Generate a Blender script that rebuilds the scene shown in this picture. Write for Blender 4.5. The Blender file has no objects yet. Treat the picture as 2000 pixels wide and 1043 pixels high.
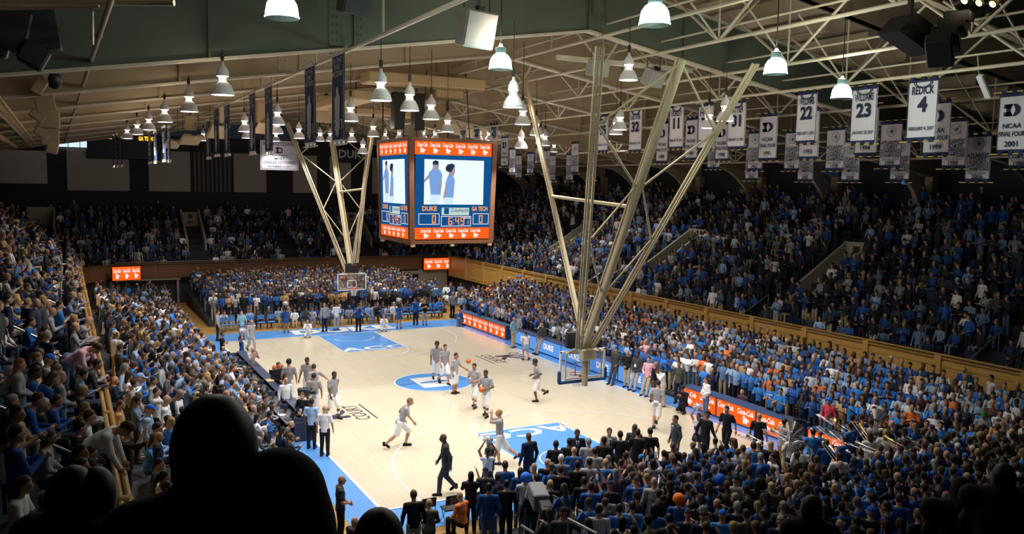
import bpy, math, random
import numpy as np
from mathutils import Vector, Matrix

random.seed(7)
RNG = np.random.default_rng(11)
scene = bpy.context.scene
COL = scene.collection
PI = math.pi

# ------------------------------------------------------------------ camera
cam_data = bpy.data.cameras.new('camera')
cam = bpy.data.objects.new('camera', cam_data)
COL.objects.link(cam)
CAM = Vector((-15.5767, -37.1082, 9.5278))
cam.matrix_world = Matrix((
    (0.8834359, 0.0301865, -0.4675787, CAM.x),
    (-0.4682424, 0.0931555, -0.8786758, CAM.y),
    (0.0170334, 0.9951939, 0.0964315, CAM.z),
    (0, 0, 0, 1)))
cam_data.sensor_width = 36.0
cam_data.lens = 1650.114 * 36.0 / 2000.0
cam_data.clip_start = 0.1
cam_data.clip_end = 300
scene.camera = cam

# ------------------------------------------------------------------ world, exposure
world = bpy.data.worlds.new('world')
scene.world = world
world.use_nodes = True
world.node_tree.nodes['Background'].inputs[0].default_value = (0.35, 0.45, 0.6, 1)
world.node_tree.nodes['Background'].inputs[1].default_value = 0.02
scene.view_settings.view_transform = 'Standard'
scene.view_settings.look = 'None'
scene.view_settings.gamma = 1.0
scene.view_settings.use_curve_mapping = False
scene.view_settings.exposure = 0.45
scene.cycles.max_bounces = 5
scene.cycles.diffuse_bounces = 3
scene.cycles.glossy_bounces = 2
scene.cycles.transmission_bounces = 4
scene.cycles.transparent_max_bounces = 6
scene.cycles.use_denoising = True
scene.cycles.sample_clamp_indirect = 4.0

SPOT_POWER = 820.0        # each white bell lamp, aimed down
SPOT_ANGLE = 117.0
GLOW_POWER = 130.0         # light that escapes at the neck of each bell lamp
GLASS_POWER = 85.0       # each glass bell lamp
LAMP_COLOR = (1.0, 0.97, 0.93)
GLOW_COLOR = (1.0, 0.86, 0.70)
GLASS_COLOR = (0.72, 1.0, 0.95)

# ------------------------------------------------------------------ materials
MATS = {}


def mat(name, color, rough=0.6, metal=0.0, noise=0.0, scale=6.0, bump=0.0, emit=None, estr=0.0, spec=0.5):
    if name in MATS:
        return MATS[name]
    m = bpy.data.materials.new(name)
    m.use_nodes = True
    nt = m.node_tree
    b = nt.nodes['Principled BSDF']
    b.inputs['Base Color'].default_value = (*color, 1)
    b.inputs['Roughness'].default_value = rough
    b.inputs['Metallic'].default_value = metal
    b.inputs['Specular IOR Level'].default_value = spec
    if emit is not None:
        b.inputs['Emission Color'].default_value = (*emit, 1)
        b.inputs['Emission Strength'].default_value = estr
    if noise or bump:
        tc = nt.nodes.new('ShaderNodeTexCoord')
        n = nt.nodes.new('ShaderNodeTexNoise')
        n.inputs['Scale'].default_value = scale
        n.inputs['Detail'].default_value = 3
        nt.links.new(tc.outputs['Object'], n.inputs['Vector'])
        if noise:
            mx = nt.nodes.new('ShaderNodeMix')
            mx.data_type = 'RGBA'
            lo = tuple(c * (1 - noise) for c in color)
            hi = tuple(min(1, c * (1 + noise)) for c in color)
            mx.inputs[6].default_value = (*lo, 1)
            mx.inputs[7].default_value = (*hi, 1)
            nt.links.new(n.outputs['Fac'], mx.inputs[0])
            nt.links.new(mx.outputs[2], b.inputs['Base Color'])
        if bump:
            bp = nt.nodes.new('ShaderNodeBump')
            bp.inputs['Strength'].default_value = bump
            nt.links.new(n.outputs['Fac'], bp.inputs['Height'])
            nt.links.new(bp.outputs['Normal'], b.inputs['Normal'])
    MATS[name] = m
    return m


def emat(name, color, strength):
    """a thing that gives off light: screens, lit panels, lamp mouths"""
    if name in MATS:
        return MATS[name]
    m = bpy.data.materials.new(name)
    m.use_nodes = True
    nt = m.node_tree
    nt.nodes.remove(nt.nodes['Principled BSDF'])
    e = nt.nodes.new('ShaderNodeEmission')
    e.inputs[0].default_value = (*color, 1)
    e.inputs[1].default_value = strength
    nt.links.new(e.outputs[0], nt.nodes['Material Output'].inputs[0])
    try:
        m.cycles.emission_sampling = 'NONE' if strength < 1.5 else 'AUTO'
    except Exception:
        pass
    MATS[name] = m
    return m


def objcolor_mat(name, rough, noise=0.12, scale=14.0):
    """colour comes from the object's own colour, so copies can share mesh data"""
    m = bpy.data.materials.new(name)
    m.use_nodes = True
    nt = m.node_tree
    b = nt.nodes['Principled BSDF']
    b.inputs['Roughness'].default_value = rough
    b.inputs['Specular IOR Level'].default_value = 0.3
    oi = nt.nodes.new('ShaderNodeObjectInfo')
    tc = nt.nodes.new('ShaderNodeTexCoord')
    n = nt.nodes.new('ShaderNodeTexNoise')
    n.inputs['Scale'].default_value = scale
    nt.links.new(tc.outputs['Object'], n.inputs['Vector'])
    mr = nt.nodes.new('ShaderNodeMapRange')
    mr.inputs['To Min'].default_value = 1 - noise
    mr.inputs['To Max'].default_value = 1 + noise
    nt.links.new(n.outputs['Fac'], mr.inputs['Value'])
    mul = nt.nodes.new('ShaderNodeVectorMath')
    mul.operation = 'SCALE'
    nt.links.new(oi.outputs['Color'], mul.inputs[0])
    nt.links.new(mr.outputs['Result'], mul.inputs['Scale'])
    nt.links.new(mul.outputs['Vector'], b.inputs['Base Color'])
    MATS[name] = m
    return m


M_SKIN = objcolor_mat('skin', 0.55, 0.06)
M_CLOTH = objcolor_mat('cloth', 0.85, 0.14, 9.0)
M_HAIR = objcolor_mat('hair', 0.5, 0.3, 40.0)
M_DARK = mat('facial_dark', (0.02, 0.012, 0.01), 0.4)
M_LIP = mat('lip', (0.30, 0.09, 0.07), 0.5)


# ------------------------------------------------------------------ mesh builder
class MB:
    def __init__(self):
        self.v, self.f, self.m, self.s = [], [], [], []

    def add(self, verts, faces, mi=0, smooth=False):
        o = len(self.v)
        self.v.extend([tuple(p) for p in verts])
        for f in faces:
            self.f.append(tuple(i + o for i in f))
            self.m.append(mi)
            self.s.append(smooth)
        return self

    def box(self, c, size, rz=0.0, mi=0, M=None):
        x, y, z = size[0] / 2, size[1] / 2, size[2] / 2
        vs = [Vector((sx * x, sy * y, sz * z)) for sz in (-1, 1) for sy in (-1, 1) for sx in (-1, 1)]
        if M is None:
            M = Matrix.Translation(Vector(c)) @ Matrix.Rotation(rz, 4, 'Z')
        else:
            M = Matrix.Translation(Vector(c)) @ M
        vs = [M @ p for p in vs]
        return self.add(vs, [(0, 2, 3, 1), (4, 5, 7, 6), (0, 1, 5, 4), (2, 6, 7, 3), (0, 4, 6, 2), (1, 3, 7, 5)], mi)

    def bevbox(self, c, size, b, rz=0.0, mi=0, M=None):
        """box with chamfered vertical and horizontal edges"""
        x, y, z = size[0] / 2, size[1] / 2, size[2] / 2
        rings = []
        for (dz, ins) in ((-z, b), (-z + b, 0), (z - b, 0), (z, b)):
            X, Y = x - ins, y - ins
            k = b
            rings.append([(X - k, -Y, dz), (X, -Y + k, dz), (X, Y - k, dz), (X - k, Y, dz), (-X + k, Y, dz), (-X, Y - k, dz), (-X, -Y + k, dz), (-X + k, -Y, dz)])
        vs = [Vector(p) for r in rings for p in r]
        if M is None:
            M = Matrix.Translation(Vector(c)) @ Matrix.Rotation(rz, 4, 'Z')
        else:
            M = Matrix.Translation(Vector(c)) @ M
        fs = []
        for r in range(3):
            for i in range(8):
                j = (i + 1) % 8
                fs.append((r * 8 + i, r * 8 + j, r * 8 + 8 + j, r * 8 + 8 + i))
        fs.append(tuple(reversed(range(8))))
        fs.append(tuple(range(24, 32)))
        return self.add([M @ p for p in vs], fs, mi)

    def tube(self, p0, p1, r0, r1=None, n=8, caps=True, mi=0, smooth=True):
        r1 = r0 if r1 is None else r1
        p0, p1 = Vector(p0), Vector(p1)
        d = (p1 - p0)
        if d.length < 1e-6:
            return self
        d.normalize()
        a = d.orthogonal().normalized()
        b = d.cross(a)
        vs = []
        for p, r in ((p0, r0), (p1, r1)):
            for i in range(n):
                t = 2 * PI * i / n
                vs.append(p + (a * math.cos(t) + b * math.sin(t)) * r)
        self.add(vs, [(i, (i + 1) % n, n + (i + 1) % n, n + i) for i in range(n)], mi, smooth)
        if caps:
            self.add(vs, [tuple(reversed(range(n))), tuple(range(n, 2 * n))], mi)
        return self

    def path(self, pts, r, n=6, mi=0):
        for a, b in zip(pts, pts[1:]):
            self.tube(a, b, r, r, n, True, mi)
        return self

    def lathe(self, prof, c=(0, 0, 0), n=20, mi=0, smooth=True):
        vs, fs = [], []
        for r, z in prof:
            for i in range(n):
                t = 2 * PI * i / n
                vs.append((c[0] + r * math.cos(t), c[1] + r * math.sin(t), c[2] + z))
        for k in range(len(prof) - 1):
            for i in range(n):
                j = (i + 1) % n
                fs.append((k * n + i, k * n + j, (k + 1) * n + j, (k + 1) * n + i))
        return self.add(vs, fs, mi, smooth)

    def disc(self, c, r, n=24, mi=0, r0=0.0, a0=0.0, a1=2 * PI):
        """flat disc, ring or arc lying on z"""
        vs, fs = [], []
        full = abs(a1 - a0 - 2 * PI) < 1e-6
        for i in range(n + 1):
            t = a0 + (a1 - a0) * i / n
            vs.append((c[0] + r * math.cos(t), c[1] + r * math.sin(t), c[2]))
            vs.append((c[0] + r0 * math.cos(t), c[1] + r0 * math.sin(t), c[2]))
        for i in range(n):
            fs.append((2 * i + 1, 2 * i, 2 * i + 2, 2 * i + 3))
        return self.add(vs, fs, mi)

    def quad(self, pts, mi=0):
        return self.add(pts, [tuple(range(len(pts)))], mi)

    def sphere(self, c, r, n=10, k=6, mi=0, sc=(1, 1, 1)):
        vs, fs = [], []
        for j in range(k + 1):
            ph = PI * j / k
            for i in range(n):
                t = 2 * PI * i / n
                vs.append((c[0] + sc[0] * r * math.sin(ph) * math.cos(t), c[1] + sc[1] * r * math.sin(ph) * math.sin(t), c[2] + sc[2] * r * math.cos(ph)))
        for j in range(k):
            for i in range(n):
                q = (i + 1) % n
                fs.append((j * n + i, (j + 1) * n + i, (j + 1) * n + q, j * n + q))
        return self.add(vs, fs, mi, True)

    def prism(self, poly, z0, z1, mi=0):
        n = len(poly)
        vs = [(x, y, z0) for x, y in poly] + [(x, y, z1) for x, y in poly]
        fs = [(i, (i + 1) % n, n + (i + 1) % n, n + i) for i in range(n)]
        fs += [tuple(reversed(range(n))), tuple(range(n, 2 * n))]
        return self.add(vs, fs, mi)

    def text(self, s, size, M, mi=0, width=None, bold=0.0, shear=0.0, depth=0.0):
        vs, fs = text_geo(s, bold, shear, depth)
        if not len(vs):
            return self
        k = size
        w = vs[:, 0].max() - vs[:, 0].min()
        cx = (vs[:, 0].max() + vs[:, 0].min()) / 2
        kx = k if width is None else min(k, width / max(w, 1e-6))
        pts = [M @ Vector(((p[0] - cx) * kx, p[1] * k, p[2])) for p in vs]
        return self.add(pts, fs, mi)

    def mesh(self, name, mats):
        me = bpy.data.meshes.new(name)
        me.from_pydata(self.v, [], self.f)
        for m in mats:
            me.materials.append(m)
        if self.f:
            me.polygons.foreach_set('material_index', self.m)
            me.polygons.foreach_set('use_smooth', self.s)
        me.update()
        return me

    def build(self, name, mats, parent=None, loc=None):
        if not isinstance(mats, (list, tuple)):
            mats = [mats]
        o = bpy.data.objects.new(name, self.mesh(name, mats))
        COL.objects.link(o)
        if parent is not None:
            o.parent = parent
        if loc is not None:
            o.location = loc
        return o


_TXT = {}


def text_geo(s, bold, shear, depth):
    key = (s, bold, shear, depth)
    if key not in _TXT:
        cu = bpy.data.curves.new('lettering', 'FONT')
        cu.body = s
        cu.size = 1.4
        cu.offset = bold
        cu.shear = shear
        cu.resolution_u = 2
        cu.extrude = depth
        ob = bpy.data.objects.new('lettering', cu)
        me = bpy.data.meshes.new_from_object(ob)
        vs = np.array([tuple(v.co) for v in me.vertices]) if len(me.vertices) else np.zeros((0, 3))
        fs = [tuple(p.vertices) for p in me.polygons]
        bpy.data.objects.remove(ob)
        bpy.data.curves.remove(cu)
        bpy.data.meshes.remove(me)
        _TXT[key] = (vs, fs)
    return _TXT[key]


def tag(o, label, cat, group=None, kind=None):
    if label:
        o['label'] = label
    if cat:
        o['category'] = cat
    if group:
        o['group'] = group
    if kind:
        o['kind'] = kind
    return o


def empty(name, loc=(0, 0, 0), rz=0.0):
    o = bpy.data.objects.new(name, None)
    o.empty_display_size = 0.1
    COL.objects.link(o)
    o.location = loc
    o.rotation_euler = (0, 0, rz)
    return o


def structure(o, label=None):
    o['kind'] = 'structure'
    if label:
        o['label'] = label
    return o


def copy_obj(o, parent=None):
    c = o.copy()
    COL.objects.link(c)
    if parent is not None:
        c.parent = parent
    return c


def copy_tree(o, parent=None):
    c = copy_obj(o, parent)
    for ch in list(o.children):
        copy_tree(ch, c)
    return c


# plain materials
WOOD_FLOOR = None
M_WHITE = mat('white_paint', (0.85, 0.85, 0.86), 0.45)
M_BLACK = mat('black_paint', (0.012, 0.013, 0.016), 0.5)
M_NAVY = mat('navy_cloth', (0.012, 0.022, 0.06), 0.7, noise=0.1)
M_STEEL = mat('cream_steel', (0.62, 0.55, 0.40), 0.45, noise=0.08, scale=2)
M_GIRDER = mat('girder_paint', (0.52, 0.40, 0.25), 0.6, noise=0.10, scale=0.5)
M_GIRDER_SHADED = mat('girder_shaded_paint', (0.105, 0.122, 0.09), 0.6, noise=0.10, scale=0.5)  # near girders: girder paint with their greenish shade mixed into the colour
M_FLANGE = mat('flange_paint', (0.62, 0.54, 0.40), 0.5, noise=0.08)
M_ROOF = mat('roof_deck', (0.44, 0.35, 0.235), 0.7, noise=0.15, scale=0.4)
M_WALLPAINT = mat('wall_paint', (0.50, 0.47, 0.42), 0.8, noise=0.08, scale=0.3)
M_WALLDARK = mat('dark_recess', (0.035, 0.038, 0.042), 0.8, noise=0.2)
M_CONC = mat('stand_concrete', (0.030, 0.036, 0.048), 0.8, noise=0.25, scale=1.5)
M_VOM = mat('vomitory_paint', (0.40, 0.36, 0.28), 0.75, noise=0.1)
M_SEAT = mat('seat_blue', (0.010, 0.024, 0.075), 0.45)
M_LED_OR = emat('led_orange', (1.0, 0.118, 0.010), .82)
M_LED_WH = emat('led_white', (1.0, 0.86, 0.86), .8)
M_LED_BL = emat('led_blue', (0.13, 0.36, 0.88), 0.68)
M_CHROME = mat('steel_tube', (0.55, 0.55, 0.55), 0.3, 0.9)


def wood_mat(name, base, dark, scale, rough=0.35):
    m = bpy.data.materials.new(name)
    m.use_nodes = True
    nt = m.node_tree
    b = nt.nodes['Principled BSDF']
    b.inputs['Roughness'].default_value = rough
    tc = nt.nodes.new('ShaderNodeTexCoord')
    mp = nt.nodes.new('ShaderNodeMapping')
    mp.inputs['Scale'].default_value = scale
    n = nt.nodes.new('ShaderNodeTexNoise')
    n.inputs['Scale'].default_value = 3.0
    n.inputs['Detail'].default_value = 5
    cr = nt.nodes.new('ShaderNodeMix')
    cr.data_type = 'RGBA'
    cr.inputs[6].default_value = (*dark, 1)
    cr.inputs[7].default_value = (*base, 1)
    nt.links.new(tc.outputs['Object'], mp.inputs['Vector'])
    nt.links.new(mp.outputs['Vector'], n.inputs['Vector'])
    nt.links.new(n.outputs['Fac'], cr.inputs[0])
    nt.links.new(cr.outputs[2], b.inputs['Base Color'])
    MATS[name] = m
    return m


def court_mat():
    """maple boards: fine strips along the length, slight tone change board to board, satin varnish"""
    m = bpy.data.materials.new('maple_boards')
    m.use_nodes = True
    nt = m.node_tree
    b = nt.nodes['Principled BSDF']
    b.inputs['Roughness'].default_value = 0.22
    b.inputs['Specular IOR Level'].default_value = 0.45
    tc = nt.nodes.new('ShaderNodeTexCoord')
    br = nt.nodes.new('ShaderNodeTexBrick')
    br.offset = 0.37
    br.inputs['Color1'].default_value = (0.63, 0.555, 0.425, 1)
    br.inputs['Color2'].default_value = (0.59, 0.515, 0.385, 1)
    br.inputs['Mortar'].default_value = (0.56, 0.48, 0.35, 1)
    br.inputs['Scale'].default_value = 1.0
    br.inputs['Mortar Size'].default_value = 0.002
    br.inputs['Brick Width'].default_value = 1.4
    br.inputs['Row Height'].default_value = 0.09
    mp = nt.nodes.new('ShaderNodeMapping')
    mp.inputs['Rotation'].default_value = (0, 0, PI / 2)
    nt.links.new(tc.outputs['Object'], mp.inputs['Vector'])
    nt.links.new(mp.outputs['Vector'], br.inputs['Vector'])
    nt.links.new(br.outputs['Color'], b.inputs['Base Color'])
    return m


M_MAPLE = court_mat()
M_GOLDWOOD = wood_mat('stained_floor', (0.52, 0.30, 0.085), (0.38, 0.20, 0.05), (1, 8, 1), 0.3)
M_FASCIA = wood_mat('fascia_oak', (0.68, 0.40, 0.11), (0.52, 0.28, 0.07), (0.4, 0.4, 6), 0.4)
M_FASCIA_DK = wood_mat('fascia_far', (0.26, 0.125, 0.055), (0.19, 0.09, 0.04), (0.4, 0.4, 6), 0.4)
M_RAILWOOD = wood_mat('rail_oak', (0.55, 0.32, 0.085), (0.30, 0.15, 0.035), (5, 0.6, 5), 0.3)
M_BLUE = mat('court_blue', (0.10, 0.30, 0.70), 0.25, noise=0.05, scale=0.7)
M_LINE = mat('court_white', (0.78, 0.77, 0.75), 0.3)
M_INK = mat('court_ink', (0.03, 0.03, 0.06), 0.35)
M_TABLETOP = mat('table_top', (0.045, 0.06, 0.11), 0.35)
M_PAPER = mat('paper', (0.8, 0.8, 0.78), 0.7)
M_BALL = mat('ball_leather', (0.62, 0.15, 0.025), 0.55, noise=0.12, scale=60, bump=0.2)
M_SPEAKER = mat('speaker_grey', (0.40, 0.39, 0.36), 0.6, noise=0.05)
M_SPEAKER_TAN = mat('speaker_tan', (0.50, 0.37, 0.21), 0.6, noise=0.05)
M_DUCT = mat('duct_tan', (0.56, 0.40, 0.20), 0.55, noise=0.1, scale=1.5)
# ------------------------------------------------------------------ measured positions (metres)
PEOPLE = [
 (-5.06, -8.92, 0.0, 1.93, 'run', 1.3, 's:grt', 'sh:wht', 'short:dbl', 'l', 'F', 'player in grey tee and white shorts running hard across the left court'),
 (0.12, -0.03, 0.0, 1.98, 'walk', -0.23, 's:grt', 'ti:wht', 'afro:blk', 'd', 'F', 'tall player in grey tee and white tights walking over the centre logo'),
 (0.26, -0.63, 0.0, 1.95, 'walk', 0.11, 's:grt', 'sh:wht', 'short:drk', 'l', 'F', 'player in grey tee half hidden behind the tall walker on the centre logo'),
 (-0.02, -2.51, 0.0, 1.9, 'onehand', 0.62, 's:grt', 'sh:wht', 'short:blk', 'm', 'F', 'player in grey tee with a ball bouncing beside his head at the centre logo'),
 (-0.24, -5.09, 0.0, 1.95, 'hold', -0.97, 's:grt', 'ti:wht', 'short:blk', 'm', 'F', 'player in grey tee and white tights walking in behind the one with the ball'),
 (-0.43, -6.57, 0.0, 1.98, 'hold', -0.9, 's:grt', 'ti:wht', 'short:blk', 'd', 'F', 'player in grey tee cradling an orange ball near the three point line'),
 (2.74, -5.3, 0.0, 1.9, 'jog', -2.01, 's:grt', 'sh:wht', 'afro:blk', 'd', 'F', 'player in grey tee jogging alone near the raised backboard'),
 (-2.62, -12.09, 0.0, 1.93, 'shoot', -2.14, 's:grt', 'sh:wht', 'short:bln', 'l', 'F', 'blond player in grey tee with both hands up beside the painted lane'),
 (4.91, -10.97, 0.0, 1.95, 'jog', 2.22, 's:grt', 'sh:wht', 'short:drk', 'l', 'F', 'player in grey tee seen from behind running toward the sideline photographers'),
 (-7.27, -1.41, 0.0, 1.98, 'stand', 2.83, 's:grt', 'sh:wht', 'afro:blk', 'm', 'F', 'player in grey tee seen from behind beside the man in black'),
 (-6.43, -1.29, 0.0, 2.0, 'walk', -0.6, 's:grt', 'sh:wht', 'short:blk', 'd', 'F', 'tall dark haired player in grey tee facing the camera behind teammates'),
 (-6.49, -2.61, 0.0, 1.95, 'reach', -3.05, 's:grt', 'sh:wht', 'short:brn', 'l', 'F', "player in grey tee seen from behind slapping a teammate's hand"),
 (-6.92, -4.16, 0.0, 1.92, 'stand', 2.88, 's:grt', 'sh:wht', 'short:drk', 'm', 'F', 'player in grey tee seen from behind next to the shoulder camera'),
 (-6.17, -4.23, 0.0, 1.95, 'walk', 0.42, 's:grt', 'ti:wht', 'short:blk', 'd', 'F', 'player in grey tee and white tights walking out along the left sideline'),
 (-7.68, -1.19, 0.0, 1.86, 'hands', 0.31, 'l:blk', 'tr:gry', 'short:drk', 'l', 'F', 'man in black jacket with clasped hands by the ball rack'),
 (-7.98, -3.92, 0.0, 1.8, 'stand', 0.12, 'l:wht', 'tr:nvy', 'bald', 'l', 'F', 'bald official in white shirt and navy trousers behind the shoulder camera'),
 (-7.96, -5.88, 0.0, 1.82, 'tvcam', 0.98, 's:wht', 'tr:chr', 'short:drk', 'l', 'F', 'cameraman in white polo shouldering a television camera'),
 (-7.92, -6.36, 0.0, 1.75, 'hands', -0.77, 'l:blk', 'tr:blk', 'short:brn', 'l', 'F', 'person in dark vest with lanyard between cameraman and blue shirted man'),
 (-7.95, -7.72, 0.0, 1.82, 'stand', 2.54, 's:lbl', 'tr:blk', 'short:blk', 'd', 'F', 'man in light blue shirt and black trousers seen from behind on the apron'),
 (-7.75, -8.72, 0.0, 1.8, 'stand', 2.61, 's:wht', 'tr:blk', 'bald', 'l', 'F', 'grey haired man in white shirt standing with hands behind back on the apron'),
 (-9.19, -8.17, 0.0, 1.28, 'seatlean', 1.18, 'l:chr', 'tr:gry', 'bald', 'l', 'F', 'bald man in charcoal jacket sitting beyond the end of the press table'),
 (-9.23, -5.35, 0.0, 1.3, 'seatlean', 1.2, 'l:gry', 'tr:gry', 'short:drk', 'l', 'F', 'man in grey jacket leaning on the press table nearest its end'),
 (-9.32, -4.46, 0.0, 1.32, 'seatlean', 1.29, 'l:chr', 'tr:blk', 'short:drk', 'l', 'F', 'man in dark jacket and cap seated second from the end of the press table'),
 (-9.96, -3.53, 0.0, 1.84, 'cross', 1.14, 'l:gry', 'tr:blk', 'bald', 'm', 'F', 'standing man in grey suit with folded arms behind the press table'),
 (-9.94, -1.11, 0.0, 1.84, 'stand', 1.24, 'l:chr', 'tr:blk', 'short:brn', 'l', 'F', 'standing man in dark suit just behind the man with folded arms'),
 (-8.56, 7.56, 0.0, 1.8, 'cross', 1.33, 's:blk', 'tr:blk', 'short:blk', 'm', 'F', 'man in black with folded arms at the far end of the press table'),
 (-7.71, 6.93, 0.0, 1.66, 'cheer', 1.39, 'n:rbl', 'sk:rbl', 'pony:brn', 'm', 'F', 'cheerleader in blue holding white pompoms overhead beside the left sideline'),
 (-7.98, 2.99, 0.0, 1.8, 'photog', 0.51, 's:gry', 'tr:chr', 'bald', 'l', 'F', 'bald photographer in lavender grey shirt at the left sideline'),
 (-6.52, 10.74, 0.0, 1.84, 'walk', 0.34, 'l:gry', 'tr:gry', 'bald', 'l', 'F', 'white haired man in pale grey suit strolling at the far left corner'),
 (-7.67, 14.9, 0.0, 1.84, 'stand', 1.42, 's:gry', 'tr:blk', 'short:drk', 'l', 'F', 'man in grey shirt and black trousers before the empty far chairs'),
 (-6.29, 14.77, 0.0, 1.72, 'stand', 3.14, 's:aqu', 'tr:jns', 'bald', 'l', 'F', 'person in pale aqua shirt seen from behind at the far chairs'),
 (-3.37, 16.05, 0.0, 1.64, 'cheer', 2.83, 'n:rbl', 'sk:rbl', 'pony:blk', 'm', 'F', 'cheerleader with white pompoms before the far left seats'),
 (-2.49, 14.08, 0.0, 1.1, 'crouch', -0.25, 'l:wht', 'tr:wht', 'bald', 'l', 'F', 'person all in white crouching at the far baseline'),
 (-1.02, 15.6, 0.0, 1.84, 'stand', -3.06, 'l:gry', 'tr:nvy', 'bald', 'l', 'F', 'man in grey jacket and navy trousers standing at the far baseline'),
 (-0.18, 15.84, 0.0, 1.8, 'hands', -2.9, 'l:wht', 'tr:gry', 'short:drk', 'l', 'F', 'man in white shirt and grey trousers at the far baseline below the hoop'),
 (0.97, 14.84, 0.0, 1.84, 'photog', -0.13, 's:rbl', 'tr:blk', 'cap:drk', 'l', 'F', 'person in blue shirt standing right of the far net'),
 (2.51, 14.42, 0.0, 1.05, 'crouch', -0.16, 'l:wht', 'tr:wht', 'short:gry', 'l', 'F', 'person in white crouching on the far apron right of the net'),
 (3.72, 14.89, 0.0, 1.66, 'cheer', 2.87, 'n:rbl', 'sk:rbl', 'pony:blk', 'm', 'F', 'cheerleader with raised pompoms at the far right seats'),
 (5.28, 15.83, 0.0, 1.84, 'photog', -0.72, 'l:rbl', 'tr:nvy', 'short:drk', 'm', 'F', 'man in blue jacket taking pictures near the far right seats'),
 (5.77, 15.41, 0.0, 1.8, 'clap', -0.21, 's:blk', 'tr:gry', 'short:drk', 'l', 'F', 'man in black vest clapping at the last far right seats'),
 (8.81, 17.67, 0.0, 1.88, 'stand', 0.1, 'l:gry', 'tr:blk', 'bald', 'l', 'F', 'tall man in pale jacket standing in the far right walkway'),
 (8.01, 14.23, 0.0, 1.25, 'crouch', -1.83, 'l:rbl', 'tr:jns', 'bald', 'l', 'F', 'man in blue sitting at the far end of the orange boards'),
 (8.59, 12.76, 0.0, 1.66, 'cheer', 1.29, 'n:rbl', 'sk:rbl', 'pony:brn', 'm', 'F', 'cheerleader with white pompom dancing before the far orange boards'),
 (7.58, 6.1, 0.0, 1.84, 'stand', 0.56, 's:aqu', 'tr:kha', 'bald', 'l', 'F', 'man in pale blue shirt and khaki trousers past the far orange boards'),
 (8.58, 7.25, 0.0, 1.8, 'stand', -1.55, 'l:gry', 'tr:nvy', 'cap:gry', 'l', 'F', 'man in grey sweater standing close behind the khaki trousered man'),
 (6.5, 2.6, 0.0, 1.6, 'walk', 2.98, 'n:wht', 'sk:aqu', 'pony:brn', 'l', 'F', 'performer in white top and aqua skirt on the right apron'),
 (8.22, 3.91, 0.0, 1.86, 'lean', -1.4, 'l:chr', 'tr:gry', 'short:drk', 'l', 'F', 'man in slate jacket leaning on the white lit boards'),
 (8.69, 1.85, 0.0, 1.66, 'cheer', 2.41, 'n:rbl', 'sk:rbl', 'pony:blk', 'm', 'F', 'cheerleader with white pompom behind the raised backboard'),
 (7.9, -3.85, 0.0, 1.8, 'lean', -1.14, 'l:chr', 'tr:chr', 'short:drk', 'm', 'F', 'man in slate shirt and dark trousers first in the sideline group'),
 (7.98, -4.71, 0.0, 1.8, 'hands', -1.07, 'l:blk', 'tr:kha', 'bald', 'l', 'F', 'bald man in black top and khaki trousers in the sideline group'),
 (8.11, -5.3, 0.0, 1.8, 'lean', -1.16, 'l:chr', 'tr:gry', 'short:blk', 'd', 'F', 'man in dark jacket with badge and grey trousers in the sideline group'),
 (8.01, -6.31, 0.0, 1.78, 'lean', -1.09, 'l:pnk', 'tr:kha', 'short:drk', 'l', 'F', 'man in pink shirt and pale trousers in the sideline group'),
 (7.41, -7.47, 0.0, 1.84, 'photog', 1.09, 's:blk', 'tr:brn', 'bald', 'm', 'F', 'bald photographer in black shirt and brown trousers on the right apron'),
 (7.34, -8.29, 0.0, 1.8, 'photog', -2.07, 'l:wht', 'tr:kha', 'short:blk', 'd', 'F', 'cameraman in white shirt beside the bald photographer'),
 (8.3, -8.15, 0.0, 1.92, 'stand', -1.04, 'l:olv', 'tr:nvy', 'short:blk', 'm', 'F', 'large man in dark green jacket behind the gap in the boards'),
 (7.56, -9.47, 0.0, 1.2, 'crouch', -1.22, 'l:blk', 'tr:blk', 'cap:blk', 'm', 'F', 'photographer in black kneeling before the near orange boards'),
 (7.91, -10.42, 0.0, 1.7, 'hands', -1.77, 'l:wht', 'tr:jns', 'long:brn', 'l', 'F', 'woman in white sweater and jeans before the near orange boards'),
 (5.16, -14.71, 0.0, 1.84, 'walk', -1.27, 's:blk', 'tr:blk', 'short:blk', 'l', 'F', 'man in black polo walking along the near orange boards'),
 (3.82, -15.09, 0.0, 1.88, 'walk', 1.72, 'l:blk', 'tr:blk', 'cap:blk', 'm', 'F', 'man in black stepping behind the cheerleader with the pompoms'),
 (3.95, -14.55, 0.0, 1.66, 'cheer', -1.24, 'n:wht', 'sk:nvy', 'pony:brn', 'l', 'F', 'cheerleader in white top and navy skirt raising pompoms at the near corner'),
 (5.5, -15.9, 0.0, 1.82, 'stand', 2.1, 's:blk', 'tr:blk', 'bald', 'l', 'F', 'white capped man in black shirt facing the near orange boards'),
 (5.68, -16.83, 0.0, 1.84, 'tvcam', 1.46, 'l:gry', 'tr:kha', 'short:drk', 'm', 'F', 'cameraman in grey before the last near orange board'),
 (5.63, -17.42, 0.0, 1.84, 'reach', 1.8, 's:str', 'tr:nvy', 'long:blk', 'd', 'F', 'person in blue and white striped rugby shirt at the near boards'),
 (5.87, -18.24, 0.0, 1.84, 'stand', 2.12, 'l:rbl', 'tr:blk', 'bald', 'm', 'F', 'man in royal blue jacket facing the last orange board'),
 (-5.41, -13.91, 0.0, 1.92, 'walk', -1.9, 'l:chr', 'tr:chr', 'bald', 'd', 'F', 'man in dark suit striding along the near baseline'),
 (-4.18, -14.48, 0.0, 1.84, 'stand', -1.78, 'l:chr', 'tr:chr', 'short:blk', 'm', 'F', 'man in charcoal suit hidden behind the upraised white pompom'),
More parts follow.
